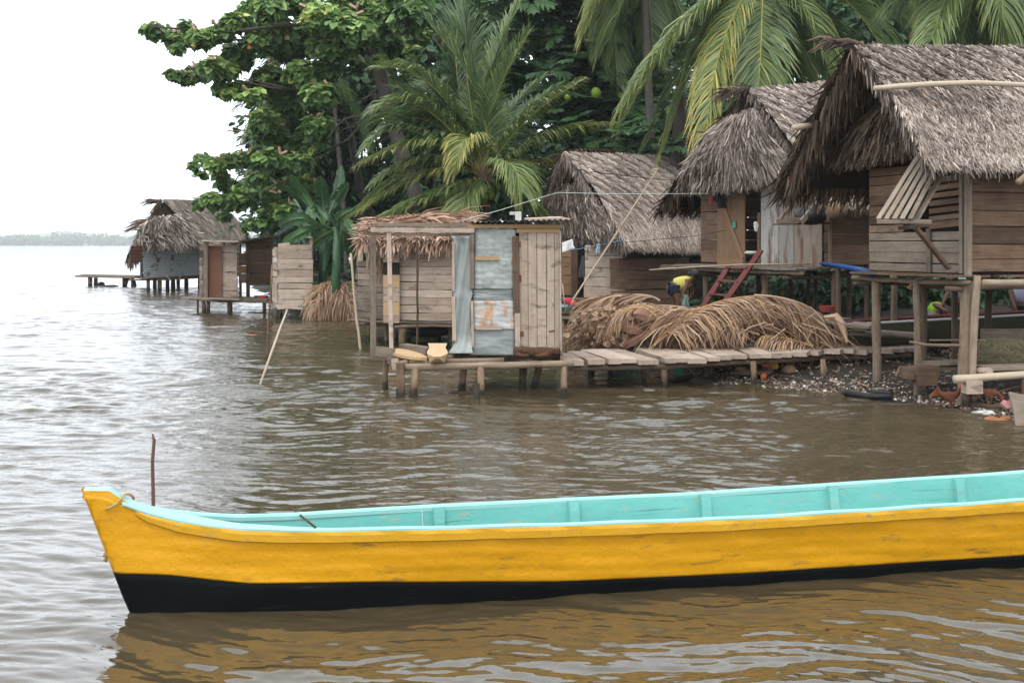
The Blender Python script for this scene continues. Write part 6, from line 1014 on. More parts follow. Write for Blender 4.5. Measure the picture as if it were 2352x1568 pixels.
b = MB(); n = 900; sx_, sy_ = RNG.uniform(3, 9, n), RNG.uniform(14, 24, n); sdv = sdist(sx_, sy_); k = sdv > .1; sx_, sy_ = sx_[k], sy_[k]; n = len(sx_); p = np.stack([sx_, sy_, gz(sx_, sy_) + .03], 1); d = nrm(RNG.normal(size=(n, 3)) * A(1, .6, .12)); wv = nrm(np.cross(d, UP + RNG.normal(0, .3, (n, 3)))); blades(b, p, d, wv, RNG.uniform(.1, .45, n), RNG.uniform(.012, .035, n), np.tile(UP, (n, 1)), np.zeros(n), np.clip(RNG.normal(.45, .2, n), 0, .9)); b.build('wood_chips', DRY, kind='stuff', label='chips, twigs and leaf scraps on the shore mud', cat='litter')
def onshore(c, Y, dz=0.): p = P(c, Y); p[2] = gz1(p[0], p[1]) + dz; return p
lone('charred_log', 'black charred log lying at the waterline in front of the stilts', 'log', BLKP, lambda b: (b.log(P(z3(315, 1165), 17.5), P(z3(640, 1190), 17.0), .075, .5, 9, .15, .02), b.log(P(z3(480, 1160), 17.6), P(z3(640, 1170), 17.2), .06, .9, 8, .15)), smooth=True)
lone('driftwood_log', 'dark brown log half buried at the waterline on the right', 'log', LOG, lambda b: b.log(onshore(z3(1165, 1230), 16.1, .05), onshore(z3(1450, 1290), 15.6, .05), .07, .2, 9, .15, .03), smooth=True)
lone('white_scrap', 'crumpled white plastic scrap on the shells at the right', 'plastic scrap', WPL, lambda b: b.ell(P(z3(1285, 1305), 15.55), .15, .07, .025, .6, 0, 12, 6, .35))
lone('pink_cloth', 'small pinkish rag beside the carved plank at the right edge', 'rag', flat('pink_cloth', (.34, .16, .15)), lambda b: b.ell(P(z3(1447, 1255), 15.6), .09, .06, .07, .6, 0, 10, 6, .35))
lone('orange_husk', 'orange-brown torn husk floating by the right shore', 'husk', flat('orange_husk', (.26, .11, .05)), lambda b: b.ell(P(z3(1390, 1360), 15.1), .16, .1, .05, .6, 0, 12, 6, .4))
lone('floating_stick', 'black stick lying in the shallow water at the lower right', 'stick', BLKP, lambda b: b.log(P(z3(1350, 1372), 15.1), P(z3(1480, 1408), 14.8), .03, .5, 7, .2))
for i, (a, e, lab) in enumerate(((z3(800, 1335), z3(876, 1375), 'thin twig poking out of the shallows, left one of two'), (z3(897, 1325), z3(942, 1375), 'thin twig poking out of the shallows, right one of two'))): lone('twig', lab, 'twig', LOG, lambda b, a=a, e=e: b.log(P(a, 15.4), P(e, 15.3), .012, .6, 6))
def carv(b):
    a = [P(z3(1452, 1166), 15.3), P(z3(1600, 1195), 15.2), P(z3(1640, 1420), 14.6), P(z3(1500, 1400), 14.7)]; G = np.array([[a[0] * (1 - q) + a[1] * q, (a[0] * (1 - q) + a[1] * q) * .5 + (a[3] * (1 - q) + a[2] * q) * .5 + A(0, -.04, 0), a[3] * (1 - q) + a[2] * q] for q in np.linspace(0, 1, 5)]); b.grid(G, .5)
b = MB(); carv(b); b.build('canoe_board', WOODG, None, 'weathered curved canoe plank leaning at the right edge of the shore', 'board', solid=.04)
lone('plastic_bag', 'red-orange plastic bag hanging under the walkway', 'bag', flat('red_bag', (.50, .07, .03), .4), lambda b: b.ell(P(z5(1715, 895), 19.7), .13, .08, .16, .6, 0, 12, 8, .12))
lone('plastic_bag', 'yellow plastic bag beside the red one under the walkway', 'bag', flat('yellow_bag', (.70, .42, .03), .4), lambda b: b.ell(P(z5(1762, 925), 19.6), .07, .06, .14, .6, 0, 12, 8, .15))
lone('plastic_scrap', 'small orange plastic scrap on a board under the walkway', 'plastic scrap', ORAN, lambda b: b.ell(P(z5(1675, 988), 19.0), .055, .05, .05, .6, 0, 10, 6, .25))
lone('green_cloth', 'green plastic sheet scrap hanging below the frond heap', 'plastic sheet', GRNP, lambda b: b.plank(P(z5(1000, 880), 19.9), P(z5(1005, 975), 19.8), (1, 0, 0), .14, .03, .3, wob=.03))
lone('coconut', 'single brown coconut lying on the shore under the walkway', 'coconut', COCO, lambda b: b.ell(P(z5(1875, 940), 19.4), .125, .12, .10, .6, 0, 14, 10, .03), smooth=True)
lone('shore_board', 'flat dark board lying on the shore between the walkway piles', 'board', WOODB, lambda b: b.plank(P(z5(1450, 945), 19.4), P(z5(1730, 945), 19.2), (0, 1, .1), .35, .05, .4, wob=.01))
lone('tree_stump', 'dark gnarled stump in the shallows under the walkway', 'stump', LOG, lambda b: (b.log(P(z5(1215, 880), 19.4), P(z5(1235, 1050), 19.2), .10, .35, 9, .2), b.ell(P(z5(1215, 1045), 19.2), .28, .25, .13, .1, 0, 12, 8, .2), b.log(P(z5(820, 1060), 19.1), P(z5(1110, 990), 19.6), .07, .05, 8, .2)), smooth=True)
b = MB(); n = 800; t = RNG.random(n); p = np.stack([(z5(480, 0)[0] + t * 230 / 3.4 * 1. - CX) * 20 / F + RNG.normal(0, .05, n), RNG.uniform(19.8, 20.3, n), RNG.uniform(-.02, .30, n)], 1); d = nrm(RNG.normal(size=(n, 3)) + A(0, 0, -1)); blades(b, p, d, nrm(RNG.normal(size=(n, 3))), np.full(n, .2), np.full(n, .008), np.tile(UP, (n, 1)), np.zeros(n), RNG.uniform(.2, .9, n)); b.build('fishing_net', NETG, None, 'dark green fishing net hanging into the water below the curled leaves', 'net')
# net and bench under the nearest house
T = thing('bench', 'broad low plank bench under the nearest house with an old net on it', 'bench', gp(P(z3(1420, 1000), 16.6), 0))
b = MB(); b.plank(P(z3(1255, 992), 16.3), P(z3(1800, 975), 16.4), (0, 1, 0), .35, .05, .62, wob=.01); b.plank(P(z3(1262, 840), 17.4), P(z3(1800, 830), 17.5), UP, .5, .04, .5, wob=.01); b.plank(P(z3(1262, 960), 16.9), P(z3(1800, 945), 17.), (0, 1, 0), .8, .04, .5); b.build('plank_top', WOODG, T)
b = MB(); b.log(P(z3(1075, 1072), 15.9), P(z3(1700, 1030), 16.1), .085, .80, 10, .05); b.build('front_log', BAMB, T, smooth=True)
b = MB(); b.log(P(z3(1255, 1018), 16.2), P(z3(1322, 1020), 16.0), .09, .6, 9, .1); b.plank(P(z3(1140, 1124), 15.95), P(z3(1255, 1122), 15.95), UP, .17, .2, .65); b.build('block', WOODL, T)
for (x, tt) in ((1158, .4), (1210, .55), (1560, .3)): a = P(z3(x, 1150), 16.05); b = MB(); b.log(a + UP * .2, gp(a), .07, tt, 9, .15); b.build('leg', PILE, T, smooth=True)
b = MB(); n = 5000; d0 = nrm(RNG.normal(size=(n, 3))); c = P(z3(1410, 905), 16.75); p = c + d0 * A(.62, .25, .24) * RNG.uniform(.7, 1, (n, 1)); p[:, 2] -= .05 * np.abs(p[:, 0] - c[0]); d = nrm(np.cross(d0, RNG.normal(size=(n, 3)))); blades(b, p, d, nrm(RNG.normal(size=(n, 3))), np.full(n, .16), np.full(n, .006), d0, np.full(n, -.3), RNG.uniform(.2, 1, n)); b.build('fishing_net', NET, None, 'tangled tan fishing net heaped on the bench under the nearest house', 'net')
T = thing('step_stool', 'stack of rough planks and blocks between the stilts by the chickens', 'plank stack', gp(P(z3(860, 1090), 16.9), 0))
b = MB(); b.plank(P(z3(822, 965), 17.2), P(z3(1130, 950), 17.0), (0, 1, 0), .35, .04, .55, wob=.01); b.plank(P(z3(900, 995), 17.1), P(z3(1130, 985), 17.0), (0, 1, 0), .35, .05, .35, wob=.01); b.build('plank', WOODG, T)
b = MB(); b.plank(P(z3(742, 1028), 16.8), P(z3(930, 1012), 16.9), UP, .16, .3, .4); b.plank(P(z3(800, 1068), 16.7), P(z3(932, 1066), 16.7), UP, .16, .3, .3); b.build('block', WOODB, T)
lone('lashed_sticks', 'thin grey sticks tied across between two stilts of the nearest house', 'sticks', LOG, lambda b: (b.log(P(z3(765, 812), 16.9), P(z3(1140, 836), 16.3), .035, .6, 7, .1, .02), b.log(P(z3(900, 800), 17.0), P(z3(1290, 800), 16.7), .022, .6, 7, .1, .01)), smooth=True)
# loose planks and litter between heap and stilts
for i, (a, e, Y, w_, tt, lab) in enumerate(((z3(355, 690), z3(505, 700), 19.8, .3, .6, 'splintered grey plank right of the frond heap'), (z3(340, 745), z3(790, 770), 19.9, .25, .4, 'long dark plank lying behind the far-left stilt of the nearest house'), (z3(170, 660), z3(460, 725), 20.0, .22, .75, 'pale stripped palm rib on the right end of the heap'), (z3(560, 745), z3(800, 760), 19.6, .2, .5, 'short plank under the old canoe'))):
    lone('loose_plank', lab, 'plank', WOODG, lambda b, a=a, e=e, Y=Y, w_=w_, tt=tt: b.plank(P(a, Y), P(e, Y - .2), (0, 1, .1), w_, .05, tt, wob=.02))
lone('dead_leaf_sheath', 'long pale dead leaf hanging over the end of the frond heap', 'dead leaf', THP, lambda b: b.tube([P(z3(170, 640), 20), P(z3(255, 635), 19.9), P(z3(290, 690), 19.8), P(z3(330, 815), 19.7)], [.03, .07, .08, .02], 5, .7))
# old canoe on the ground under the nearest house
T = thing('canoe', 'old mossy dugout canoe with a white edge resting behind the stilts of the nearest house', 'canoe', gp(P(z3(900, 760), 20.8), 0))
b = MB(); n = 20; G = []; cs = []
for t in np.linspace(0, 1, n):
    a = P(z3(300 + 1700 * t, 690 - 90 * t), 20.2 + .5 * t); hw = .34 * min(1, t / .14 + .05) ** .6; cs.append((a, hw)); G.append([a, a + A(0, .03, -.14), a + A(0, .10 + .1 * hw, -.34), a + A(0, hw, -.46), a + A(0, 2 * hw - .1, -.34), a + A(0, 2 * hw, -.1), a + A(0, 2 * hw, 0)])
b.grid(np.array(G), .45); b.build('hull', mat('mossy_hull', [(0, (.02, .02, .012)), (.6, (.06, .06, .03)), (1, (.13, .11, .07))], .9, (1, 9), .3, 3, .3, .5), T, smooth=True, solid=.03)
b = MB(); b.tube(np.array([q[0] + A(0, -.02, 0) for q in cs]), .022, 6, .6); b.build('rim', WPL, T); b = MB(); b.tube(np.array([q[0] + A(0, 2 * q[1], .0) for q in cs]), .035, 6, .5); b.build('rim', REDP, T)

# ================================================================ washing, lines, small things
def line(name, lab, pts, Y, m_, r=.006, sag=0):
    b = MB(); c = np.array([P(q, y_) for q, y_ in zip(pts, Y)]); b.tube(c, r, 5, .5, cap=False); b.build(name, m_, None, lab, 'line')
line('clothes_line', 'white cord running from the privy roof over to the ladder house', [z4(-300, 745), z4(0, 665), z4(430, 533), z4(460, 527), z4(800, 536), z4(1200, 538), z4(1640, 534)], [19, 20.5, 23.2, 23.4, 23.8, 24.2, 25.5], LINEW, .005)
line('wire', 'black wire drooping across the top of the middle house roof', [z4(650, 390), z4(680, 370), z4(740, 366), z4(1000, 398), z4(1200, 420), z4(1410, 436)], [29.3, 29.2, 29.1, 29.1, 29.2, 29.4], LINEB, .010)
line('clothes_line', 'blue cord holding the white cloth in front of the middle house', [z4(470, 985), z4(600, 972), z4(800, 935), z4(985, 895)], [23.5, 24.7, 26.5, 28.3], LINEU, .008)
line('wire', 'thin dark wire sagging across the ladder house door', [z4(480, 885), z4(900, 925), z4(1400, 880), z4(1580, 860), z4(1764, 825)], [23.6, 23.8, 24, 24.1, 24], LINEB, .006)
def cloth(name, lab, quad, Y, m_, amp=.03):
    q = [P(c, Y) for c in quad]; nx, ny = 9, 9; s = np.linspace(0, 1, nx)[:, None, None]; t = np.linspace(0, 1, ny)[None, :, None]; G = (1 - s) * (1 - t) * q[0] + s * (1 - t) * q[1] + s * t * q[2] + (1 - s) * t * q[3]; G[..., 1] += amp * np.sin(s[..., 0] * 9 + 2 * t[..., 0]) * t[..., 0]; G[..., 0] += .01 * np.sin(t[..., 0] * 7)
    b = MB(); b.grid(G, .5); b.build(name, m_, None, lab, 'cloth', smooth=True, solid=.006)
cloth('hanging_cloth', 'white cloth pegged on the blue cord right of the privy', [z4(478, 925), z4(565, 892), z4(586, 965), z4(476, 1003)], 22.2, WCL)
cloth('hanging_cloth', 'buff rag hanging on the pale plank wall', [z4(668, 938), z4(712, 940), z4(705, 990), z4(665, 985)], 29.2, BUF); cloth('hanging_cloth', 'thin pale rag strip dangling below the buff rag', [z4(668, 985), z4(700, 985), z4(690, 1055), z4(672, 1050)], 29.25, BUF)
cloth('hanging_cloth', 'pale blue rag hanging on the pale plank wall', [z4(756, 930), z4(784, 930), z4(780, 1012), z4(750, 1010)], 29.1, PBC)
cloth('hanging_cloth', 'faded red cloth hanging at the left corner of the ladder house', [z2(370, 882), z2(418, 880), z2(415, 962), z2(372, 962)], 26.0, RCL, .02); cloth('hanging_cloth', 'navy blue rag between the red cloth and the dark garment', [z2(402, 890), z2(420, 895), z2(418, 955), z2(394, 940)], 25.9, NAVY, .02); cloth('hanging_cloth', 'dark greenish garment hanging beside the red cloth', [z2(418, 895), z2(488, 895), z2(480, 990), z2(425, 990)], 25.7, BCL, .03)
cloth('hanging_cloth', 'grey sheet hanging inside the dark doorway of the middle house', [z4(640, 1020), z4(660, 1020), z4(658, 1195), z4(612, 1195)], 30.6, flat('grey_cloth', (.22, .22, .22)))
lone('white_trinket', 'small white tassel hanging in the open doorway of the ladder house', 'ornament', WPL, lambda b: (b.ell(P(z2(662, 1085), 24.2), .04, .03, .04, .5, 0, 8, 6, .3), b.ell(P(z2(665, 1108), 24.2), .05, .03, .09, .5, 0, 8, 6, .3)))
lone('pale_bowl', 'pale bowl on the doorway floor of the ladder house', 'bowl', flat('pale_enamel', (.40, .42, .32)), lambda b: b.ell(P(z2(635, 1270), 24.4), .15, .12, .04, .5, 0, 14, 6, .04), smooth=True)
lone('black_pot', 'dark cooking pot on the shelf at the corner of the ladder house', 'pot', BLKP, lambda b: b.ell(P(z2(1010, 1040), 22.2), .30, .2, .17, .6, 0, 16, 10, .02), smooth=True)
T = thing('laundry_basin', 'green plastic basin full of washing on the landing', 'basin', P(z4(505, 1450), 22.8)); cb = P(z4(505, 1430), 22.8)
b = MB(); an = np.linspace(0, 6.283, 25); prof = [(.16, -.18), (.22, .0), (.245, .02), (.20, .0)]; b.grid(np.array([[cb + A(math.cos(a) * r, math.sin(a) * r, z) for r, z in prof] for a in an]), .5); b.build('tub', GRNP, T, smooth=True)
for i, (dx_, dz_, m_) in enumerate(((-.12, .06, WCL), (.03, .12, flat('red_wash', (.45, .02, .05))), (.12, .03, NAVY), (-.02, .03, PBC), (.16, .08, RCL), (-.08, .13, BCL))): b = MB(); b.ell(cb + A(dx_, -.08, dz_), .10, .09, .07, .5, 0, 9, 7, .25); b.build('washing', m_, T)
lone('red_rag', 'dull red bucket on the ground behind the ladder house stilts', 'bucket', flat('dull_red', (.24, .04, .025)), lambda b: (b.tube([P(z3(195, 600), 22.6), P(z3(195, 560), 22.6)], [.15, .18], 12, .5)))
lone('roof_can', 'white tin with a red rag standing behind the privy roof', 'tin', flat('pale_tin_box', (.45, .42, .38)), lambda b: (b.plank(P(z6(1333, 83), 19.1), P(z6(1335, 150), 19.1), (1, 0, 0), .10, .1, .6), b.plank(P(z6(1270, 95), 19.1), P(z6(1312, 95), 19.1), UP, .05, .04, .3)))
lone('floating_scrap', 'tiny orange scrap floating in the open water left of the crossed sticks', 'litter', ORAN, lambda b: b.ell(WZ(*z7(1225, 1113), .01), .13, .06, .02, .6, 0, 8, 5, .3))

# ================================================================ people and animals
def skin(name, verts, edges, rad, m_, parent=None, root=0, sub=1, **k):
    """one continuous body grown on a skeleton"""
    verts = [np.asarray(q, float) for q in verts]; org = WLOC[parent] if parent else A(np.mean([q[0] for q in verts]), np.mean([q[1] for q in verts]), min(q[2] for q in verts))
    me = bpy.data.meshes.new(name); me.from_pydata([tuple(q - org) for q in verts], edges, []); me.update(); me.materials.append(m_)
    o = bpy.data.objects.new(name, me); COL.objects.link(o); o.location = (0, 0, 0) if parent else tuple(org); o.parent = parent; WLOC[o] = org
    s_ = o.modifiers.new('skin', 'SKIN'); s_.use_smooth_shade = True; sv = me.skin_vertices[0].data if me.skin_vertices else None
    if sv is None: return o
    for i, r_ in enumerate(rad): sv[i].radius = (r_, r_) if not isinstance(r_, tuple) else r_
    sv[root].use_root = True; ss = o.modifiers.new('sub', 'SUBSURF'); ss.levels = sub; ss.render_levels = sub
    return tag(o, **k)
def person(label, J, top_m, low_m, shortness=1., head_dir=A(1, 0, 0), sleeves=0, bun=True):
    """J: dict of joints in world space"""
    V = []; E = []; R = []; ix = {}
    def add(n_, p_, r_, par=None):
        ix[n_] = len(V); V.append(np.asarray(p_, float)); R.append(r_)
        if par: E.append((ix[par], ix[n_]))
    add('hip', J['hip'], .125); add('waist', (J['hip'] * .5 + J['chest'] * .5), .115, 'hip'); add('chest', J['chest'], .125, 'waist'); add('neck0', J['chest'] * .25 + J['neck'] * .75, .07, 'chest'); add('neck', J['neck'], .048, 'neck0')
    hd = nrm(J['head'] - J['neck']); add('jaw', J['neck'] * .55 + J['head'] * .45, .07, 'neck'); add('head', J['head'], .092, 'jaw'); add('crown', J['head'] + hd * .09, .06, 'head'); add('nose', J['head'] + nrm(head_dir) * .105 - hd * .02, .018, 'head')
    for s_ in ('l', 'r'):
        if s_ + 'sh' in J:
            add(s_ + 'sh', J[s_ + 'sh'], .055, 'chest'); add(s_ + 'el', J[s_ + 'el'], .040, s_ + 'sh'); add(s_ + 'wr', J[s_ + 'wr'], .026, s_ + 'el'); dh = nrm(J[s_ + 'wr'] - J[s_ + 'el']); add(s_ + 'pa', J[s_ + 'wr'] + dh * .06, .032, s_ + 'wr')
            sid = nrm(np.cross(dh, A(0, 1, .1)))
            for f_, (o_, l_) in enumerate(((-.026, .07), (-.009, .085), (.009, .08), (.026, .062))): add('%sf%d' % (s_, f_), J[s_ + 'wr'] + dh * .10 + sid * o_, .010, s_ + 'pa'); add('%sg%d' % (s_, f_), J[s_ + 'wr'] + dh * (.10 + l_) + sid * o_ * 1.1 + A(0, .02, 0), .007, '%sf%d' % (s_, f_))
            add(s_ + 'th', J[s_ + 'wr'] + dh * .05 - sid * .045, .011, s_ + 'pa'); add(s_ + 'tt', J[s_ + 'wr'] + dh * .09 - sid * .06, .009, s_ + 'th')
        if s_ + 'kn' in J:
            add(s_ + 'hp', J['hip'] + (A(0, .09, -.03) if s_ == 'l' else A(0, -.09, -.03)), .095, 'hip'); add(s_ + 'kn', J[s_ + 'kn'], .062, s_ + 'hp'); add(s_ + 'an', J[s_ + 'an'], .038, s_ + 'kn'); add(s_ + 'to', J[s_ + 'an'] + nrm(head_dir * A(1, 1, 0)) * .15 + A(0, 0, -.05), .03, s_ + 'an')
    ft = min(v_[2] for v_ in V); T = thing('person', label, 'person', A(J['hip'][0], J['hip'][1], ft)); skin('body', V, E, R, SKIN, T)
    # clothing follows the body, a little wider
    w_ = J['hip'] * .5 + J['chest'] * .5; skin('shirt', [J['hip'] * .9 + w_ * .1, w_, J['chest'], J['chest'] * .45 + J['neck'] * .55] + [J[s_ + 'sh'] for s_ in 'lr' if s_ + 'sh' in J], [(0, 1), (1, 2), (2, 3)] + [(2, 4 + i) for i in range(sum(s_ + 'sh' in J for s_ in 'lr'))], [.17, .165, .175, .10] + [.085] * 2, top_m, T)
    lv = [J['hip'] * 1.12 - w_ * .12, J['hip']]; le = [(0, 1)]; lr = [.16, .175]
    for s_ in 'lr':
        if s_ + 'kn' in J: hp = J['hip'] + (A(0, .09, -.03) if s_ == 'l' else A(0, -.09, -.03)); lv += [hp, hp * (1 - shortness) + J[s_ + 'kn'] * shortness]; le += [(1, len(lv) - 2), (len(lv) - 2, len(lv) - 1)]; lr += [.115, .092]
        if s_ + 'kn' in J and shortness >= 1: lv += [J[s_ + 'an'] + UP * .05]; le += [(len(lv) - 2, len(lv) - 1)]; lr += [.062]
    skin('shorts' if shortness < 1 else 'trousers', lv, le, lr, low_m, T, root=1)
    back = -nrm(head_dir); b = MB(); b.ell(J['head'] + hd * .045 + back * .025, .108, .10, .105, .5, 0, 14, 10, .03)
    if bun: b.ell(J['head'] + hd * .02 + back * .12, .05, .05, .05, .5, 0, 10, 7, .05)
    b.build('hair', HAIR, T, smooth=True); return T
Yp = 23.4; q = lambda x, y, dy=0: P((x, y), Yp + dy); g0_ = gz1(*q(1565, 700)[:2])
J = dict(hip=q(1546, 659), chest=q(1574, 646), neck=q(1589, 638), head=q(1597, 631), rsh=q(1581, 646, -.17), rel=q(1572, 666, -.2), rwr=q(1567, 684, -.2), lsh=q(1583, 646, .16), lel=q(1592, 668, .2), lwr=q(1584, 686, .2),
         rkn=q(1560, 692, -.1), ran=xy(q(1552, 700, -.1), g0_ + .06), lkn=q(1552, 694, .1), lan=xy(q(1542, 700, .1), g0_ + .06))
person('person in a yellow sleeveless shirt and dark shorts bending forward beside the ladder', J, YSH, DEN, .62, A(1, -.15, -.1))
cloth('held_cloth', 'grey-green cloth in the hands of the bending person', [(1570, 676), (1579, 676), (1584, 704), (1566, 704)], Yp - .28, GCL)
q = lambda zx, zy, Y=22.3: P(z3(zx, zy), Y); gg = lambda p: xy(p, gz1(p[0], p[1]) + .05)
J = dict(hip=q(1105, 540), chest=q(1100, 400), neck=q(1098, 345), head=q(1095, 300), rsh=q(1062, 365, 22.2), rel=q(1030, 465, 22.0), rwr=q(985, 560, 21.9), lsh=q(1140, 365, 22.4), lel=q(1165, 450, 22.4), lwr=q(1180, 530, 22.3), rkn=q(1060, 640), ran=gg(q(1055, 700)), lkn=q(1120, 645), lan=gg(q(1125, 700)))
person('standing person in a pale blue shirt and jeans, arm reaching down, under the nearest house', J, PBL, DEN, 1., A(-1, -.4, -.3))
J = dict(hip=q(915, 625), chest=q(955, 575), neck=q(985, 545), head=q(1010, 590, 22.0) + A(.0, 0, .0), rsh=q(960, 560, 22.1), rel=q(930, 548, 21.9), rwr=q(990, 580, 21.8), lsh=q(990, 590, 22.4), lel=q(1020, 610, 22.3), lwr=q(1040, 625, 22.2), rkn=q(985, 640, 22.1), ran=gg(q(935, 700)), lkn=q(990, 650, 22.4), lan=gg(q(940, 705, 22.5)))
person('crouching person in a lime green top with a bowed head under the nearest house', J, LIME, flat('pale_trousers', (.34, .32, .30)), 1., A(.8, -.3, -.6), bun=False)
J = dict(hip=q(1530, 560, 21.6), chest=q(1525, 450, 21.6), neck=q(1525, 385, 21.6), head=q(1520, 340, 21.6), rsh=q(1478, 410, 21.6), rel=q(1470, 490, 21.5), rwr=q(1490, 550, 21.4), lsh=q(1575, 410, 21.7), lel=q(1590, 490, 21.7), lwr=q(1590, 560, 21.6), rkn=q(1500, 645, 21.6), ran=gg(q(1500, 700, 21.6)), lkn=q(1560, 645, 21.6), lan=gg(q(1560, 700, 21.6)))
person('standing person in a loose lavender shirt at the right edge under the nearest house', J, LAV, DEN, 1., A(-.6, -1, -.2), bun=False)
# sleeping dog, curled on its side along the deck edge
q = lambda zx, zy, dy=0: P(z6(zx, zy), YF - .30 + dy)
T = thing('dog', 'brown dog asleep on its side on the deck in front of the privy door', 'dog', q(1470, 1150))
V = [q(1400, 1118), q(1345, 1113), q(1312, 1112), q(1455, 1122), q(1510, 1120), q(1555, 1118), q(1590, 1112), q(1618, 1122), q(1640, 1132), q(1330, 1140, -.05), q(1372, 1146, -.12), q(1415, 1144, -.15), q(1530, 1142, -.08), q(1490, 1147, -.14), q(1460, 1146, -.17), q(1600, 1092, .02), q(1304, 1128, -.02), q(1330, 1146, -.12), q(1625, 1098, -.03)]
E = [(0, 1), (1, 2), (0, 3), (3, 4), (4, 5), (5, 6), (6, 7), (7, 8), (1, 9), (9, 10), (10, 11), (5, 12), (12, 13), (13, 14), (7, 15), (2, 16), (16, 17), (7, 18)]
R = [.085, .088, .066, .082, .09, .078, .055, .062, .034, .046, .026, .02, .04, .024, .018, .016, .022, .013, .014]
skin('body', V, E, R, DOGM, T, sub=2)
b = MB(); 
for (x, y, dy) in ((1594, 1098, -.03), (1628, 1100, .02)): a = q(x, y + 8, dy); b.add([a + A(-.028, 0, 0), a + A(.028, 0, 0), a + A(-.012, .01, .062), a + A(0, .02, 0)], [(0, 1, 2), (1, 3, 2), (3, 0, 2)], None, .25)
b.build('ears', DOGM, T)
b = MB(); b.ell(q(1648, 1136, -.02), .014, .012, .010, .5, 0, 8, 6); b.build('nose', BLKP, T)
# hens
def hen(label, c, Y, f, headdown=False):
    o = P(c, Y); g_ = gz1(o[0], o[1]); o[2] = g_ + .24; T = thing('hen', label, 'hen', xy(o, g_), 'russet hens on the shore'); d = A(f, -.1, 0); d = nrm(d)
    f_ = .66; o[2] = g_ + .24 * f_
    V = [o, o - d * .13 + UP * .03, o - d * .25 + UP * .10, o + d * .11 + UP * .03, o + d * .18 + UP * (.11 if not headdown else -.02), o + d * .21 + UP * (.19 if not headdown else -.10), o + d * .255 + UP * (.18 if not headdown else -.13), o + A(0, -.04, -.08), xy(o + A(0, -.04, 0), g_ + .01), o + A(.03, .04, -.08), xy(o + A(.03, .04, 0), g_ + .01), xy(o + d * .06 + A(0, -.04, 0), g_ + .005), xy(o + d * .06 + A(.03, .04, 0), g_ + .005)]
    E = [(0, 1), (1, 2), (0, 3), (3, 4), (4, 5), (5, 6), (0, 7), (7, 8), (0, 9), (9, 10), (8, 11), (10, 12)]; V = [o + (q_ - o) * f_ for q_ in V[:7]] + [o + (q_ - o) * A(f_, f_, 1) for q_ in V[7:]]; V[7][2] = V[9][2] = o[2] - .05; skin('body', V, E, [r_ * f_ for r_ in (.105, .085, .03, .08, .045, .035, .008, .035, .012, .035, .012, .009, .009)], HEN, T, sub=2)
    b = MB()
    for k in range(7): a = o - d * .10 + UP * .03; e = a - d * (.07 + .012 * k) + UP * (.10 - .018 * k) + A(0, (k - 3) * .008, 0); b.plank(a, e, (0, .3, 1), .035, .008, .15)
    b.build('tail', HEN, T); b = MB(); hp = V[5]; b.ell(hp + UP * .025 + d * .01, .025, .008, .022, .5, 0, 8, 6, .2); b.build('comb', flat('red_comb', (.5, .03, .02)), T)
hen('russet hen walking right beside the double stilt', z3(1045, 1140), 16.15, 1.0); hen('russet hen under the front log of the bench, facing the camera', z3(1325, 1130), 16.0, .35, True)
lone('flying_bird', 'tiny dark bird in flight over the water at left', 'bird', HEN, lambda b: (b.ell(P(zt(693, 824), 45), .12, .06, .05, .1), b.plank(P(zt(685, 815), 45), P(zt(692, 826), 45), (0, 1, 0), .12, .015, .1), b.plank(P(zt(702, 820), 45), P(zt(694, 826), 45), (0, 1, 0), .12, .015, .1)))
# ================================================================ the yellow canoe
S0 = A(-2.30, 7.18, 0); aX = nrm(A(.973, .23, 0)); nX = A(-aX[1], aX[0], 0)
T = thing('canoe', 'long yellow canoe with turquoise inside and black bottom floating in the foreground', 'canoe', S0)
def hp_(s_, k, z): return S0 + aX * s_ + nX * k + UP * z
ST = np.concatenate([np.linspace(-.30, .6, 24), np.linspace(.66, 9.2, 130)])
gun = lambda s_: np.interp(s_, [-.3, -.12, -.02, .13, .28, .45, .65, .95, 1.4, 2.6, 3.7, 6, 8, 9.2], [.745, .715, .665, .605, .565, .535, .508, .490, .484, .468, .455, .478, .53, .6])
hb = lambda s_: np.interp(s_, [-.3, -.1, 0, .15, .3, .5, .8, 1.2, 1.8, 2.8, 4, 5.5, 7, 8.3, 9.2], [.055, .06, .068, .088, .118, .155, .20, .255, .315, .37, .405, .43, .41, .30, .12])      # half beam at the gunwale
blk = lambda s_: np.interp(s_, [-.1, .05, .25, .45, .70, 1.37, 2.6, 3.8, 6, 9.2], [.248, .245, .232, .205, .172, .157, .100, .082, .080, .11])
stem = lambda z: .02 + (-.27) * np.clip(z / .75, -1, 1.05) + .05 * np.clip(.1 - z, 0, .3)      # rake of the bow: s of the stem at height z
wob = lambda s_, z: .005 * math.sin(2.1 * s_ + 11 * z) + .0025 * math.sin(3.3 * s_ - 19 * z + 1) + .0014 * math.sin(9 * s_ + 41 * z) + .0012 * math.sin(1.4 * s_ + 78 * z + math.sin(2.5 * s_))
def half(s_, z):
    """half breadth of the outer skin at station s, height z"""
    g_ = gun(s_); f = np.clip((z + .22) / (g_ + .22), 0, 1); base = hb(s_) * (.50 + .50 * f ** .55) if s_ > .3 else hb(s_) * ((.50 + .50 * f ** .55) * np.clip((s_ + .3) / .6, 0, 1) + (.55 + .45 * f) * (1 - np.clip((s_ + .3) / .6, 0, 1)))
    d = s_ - stem(z)            # distance behind the stem: the skin closes on it
    return max(.012 + .046 * np.clip(z / .72, 0, 1) ** 2, min(base, .028 + .36 * max(0, d) ** .9)) + wob(s_, z) * np.clip(d * 3, 0, 1) * .9
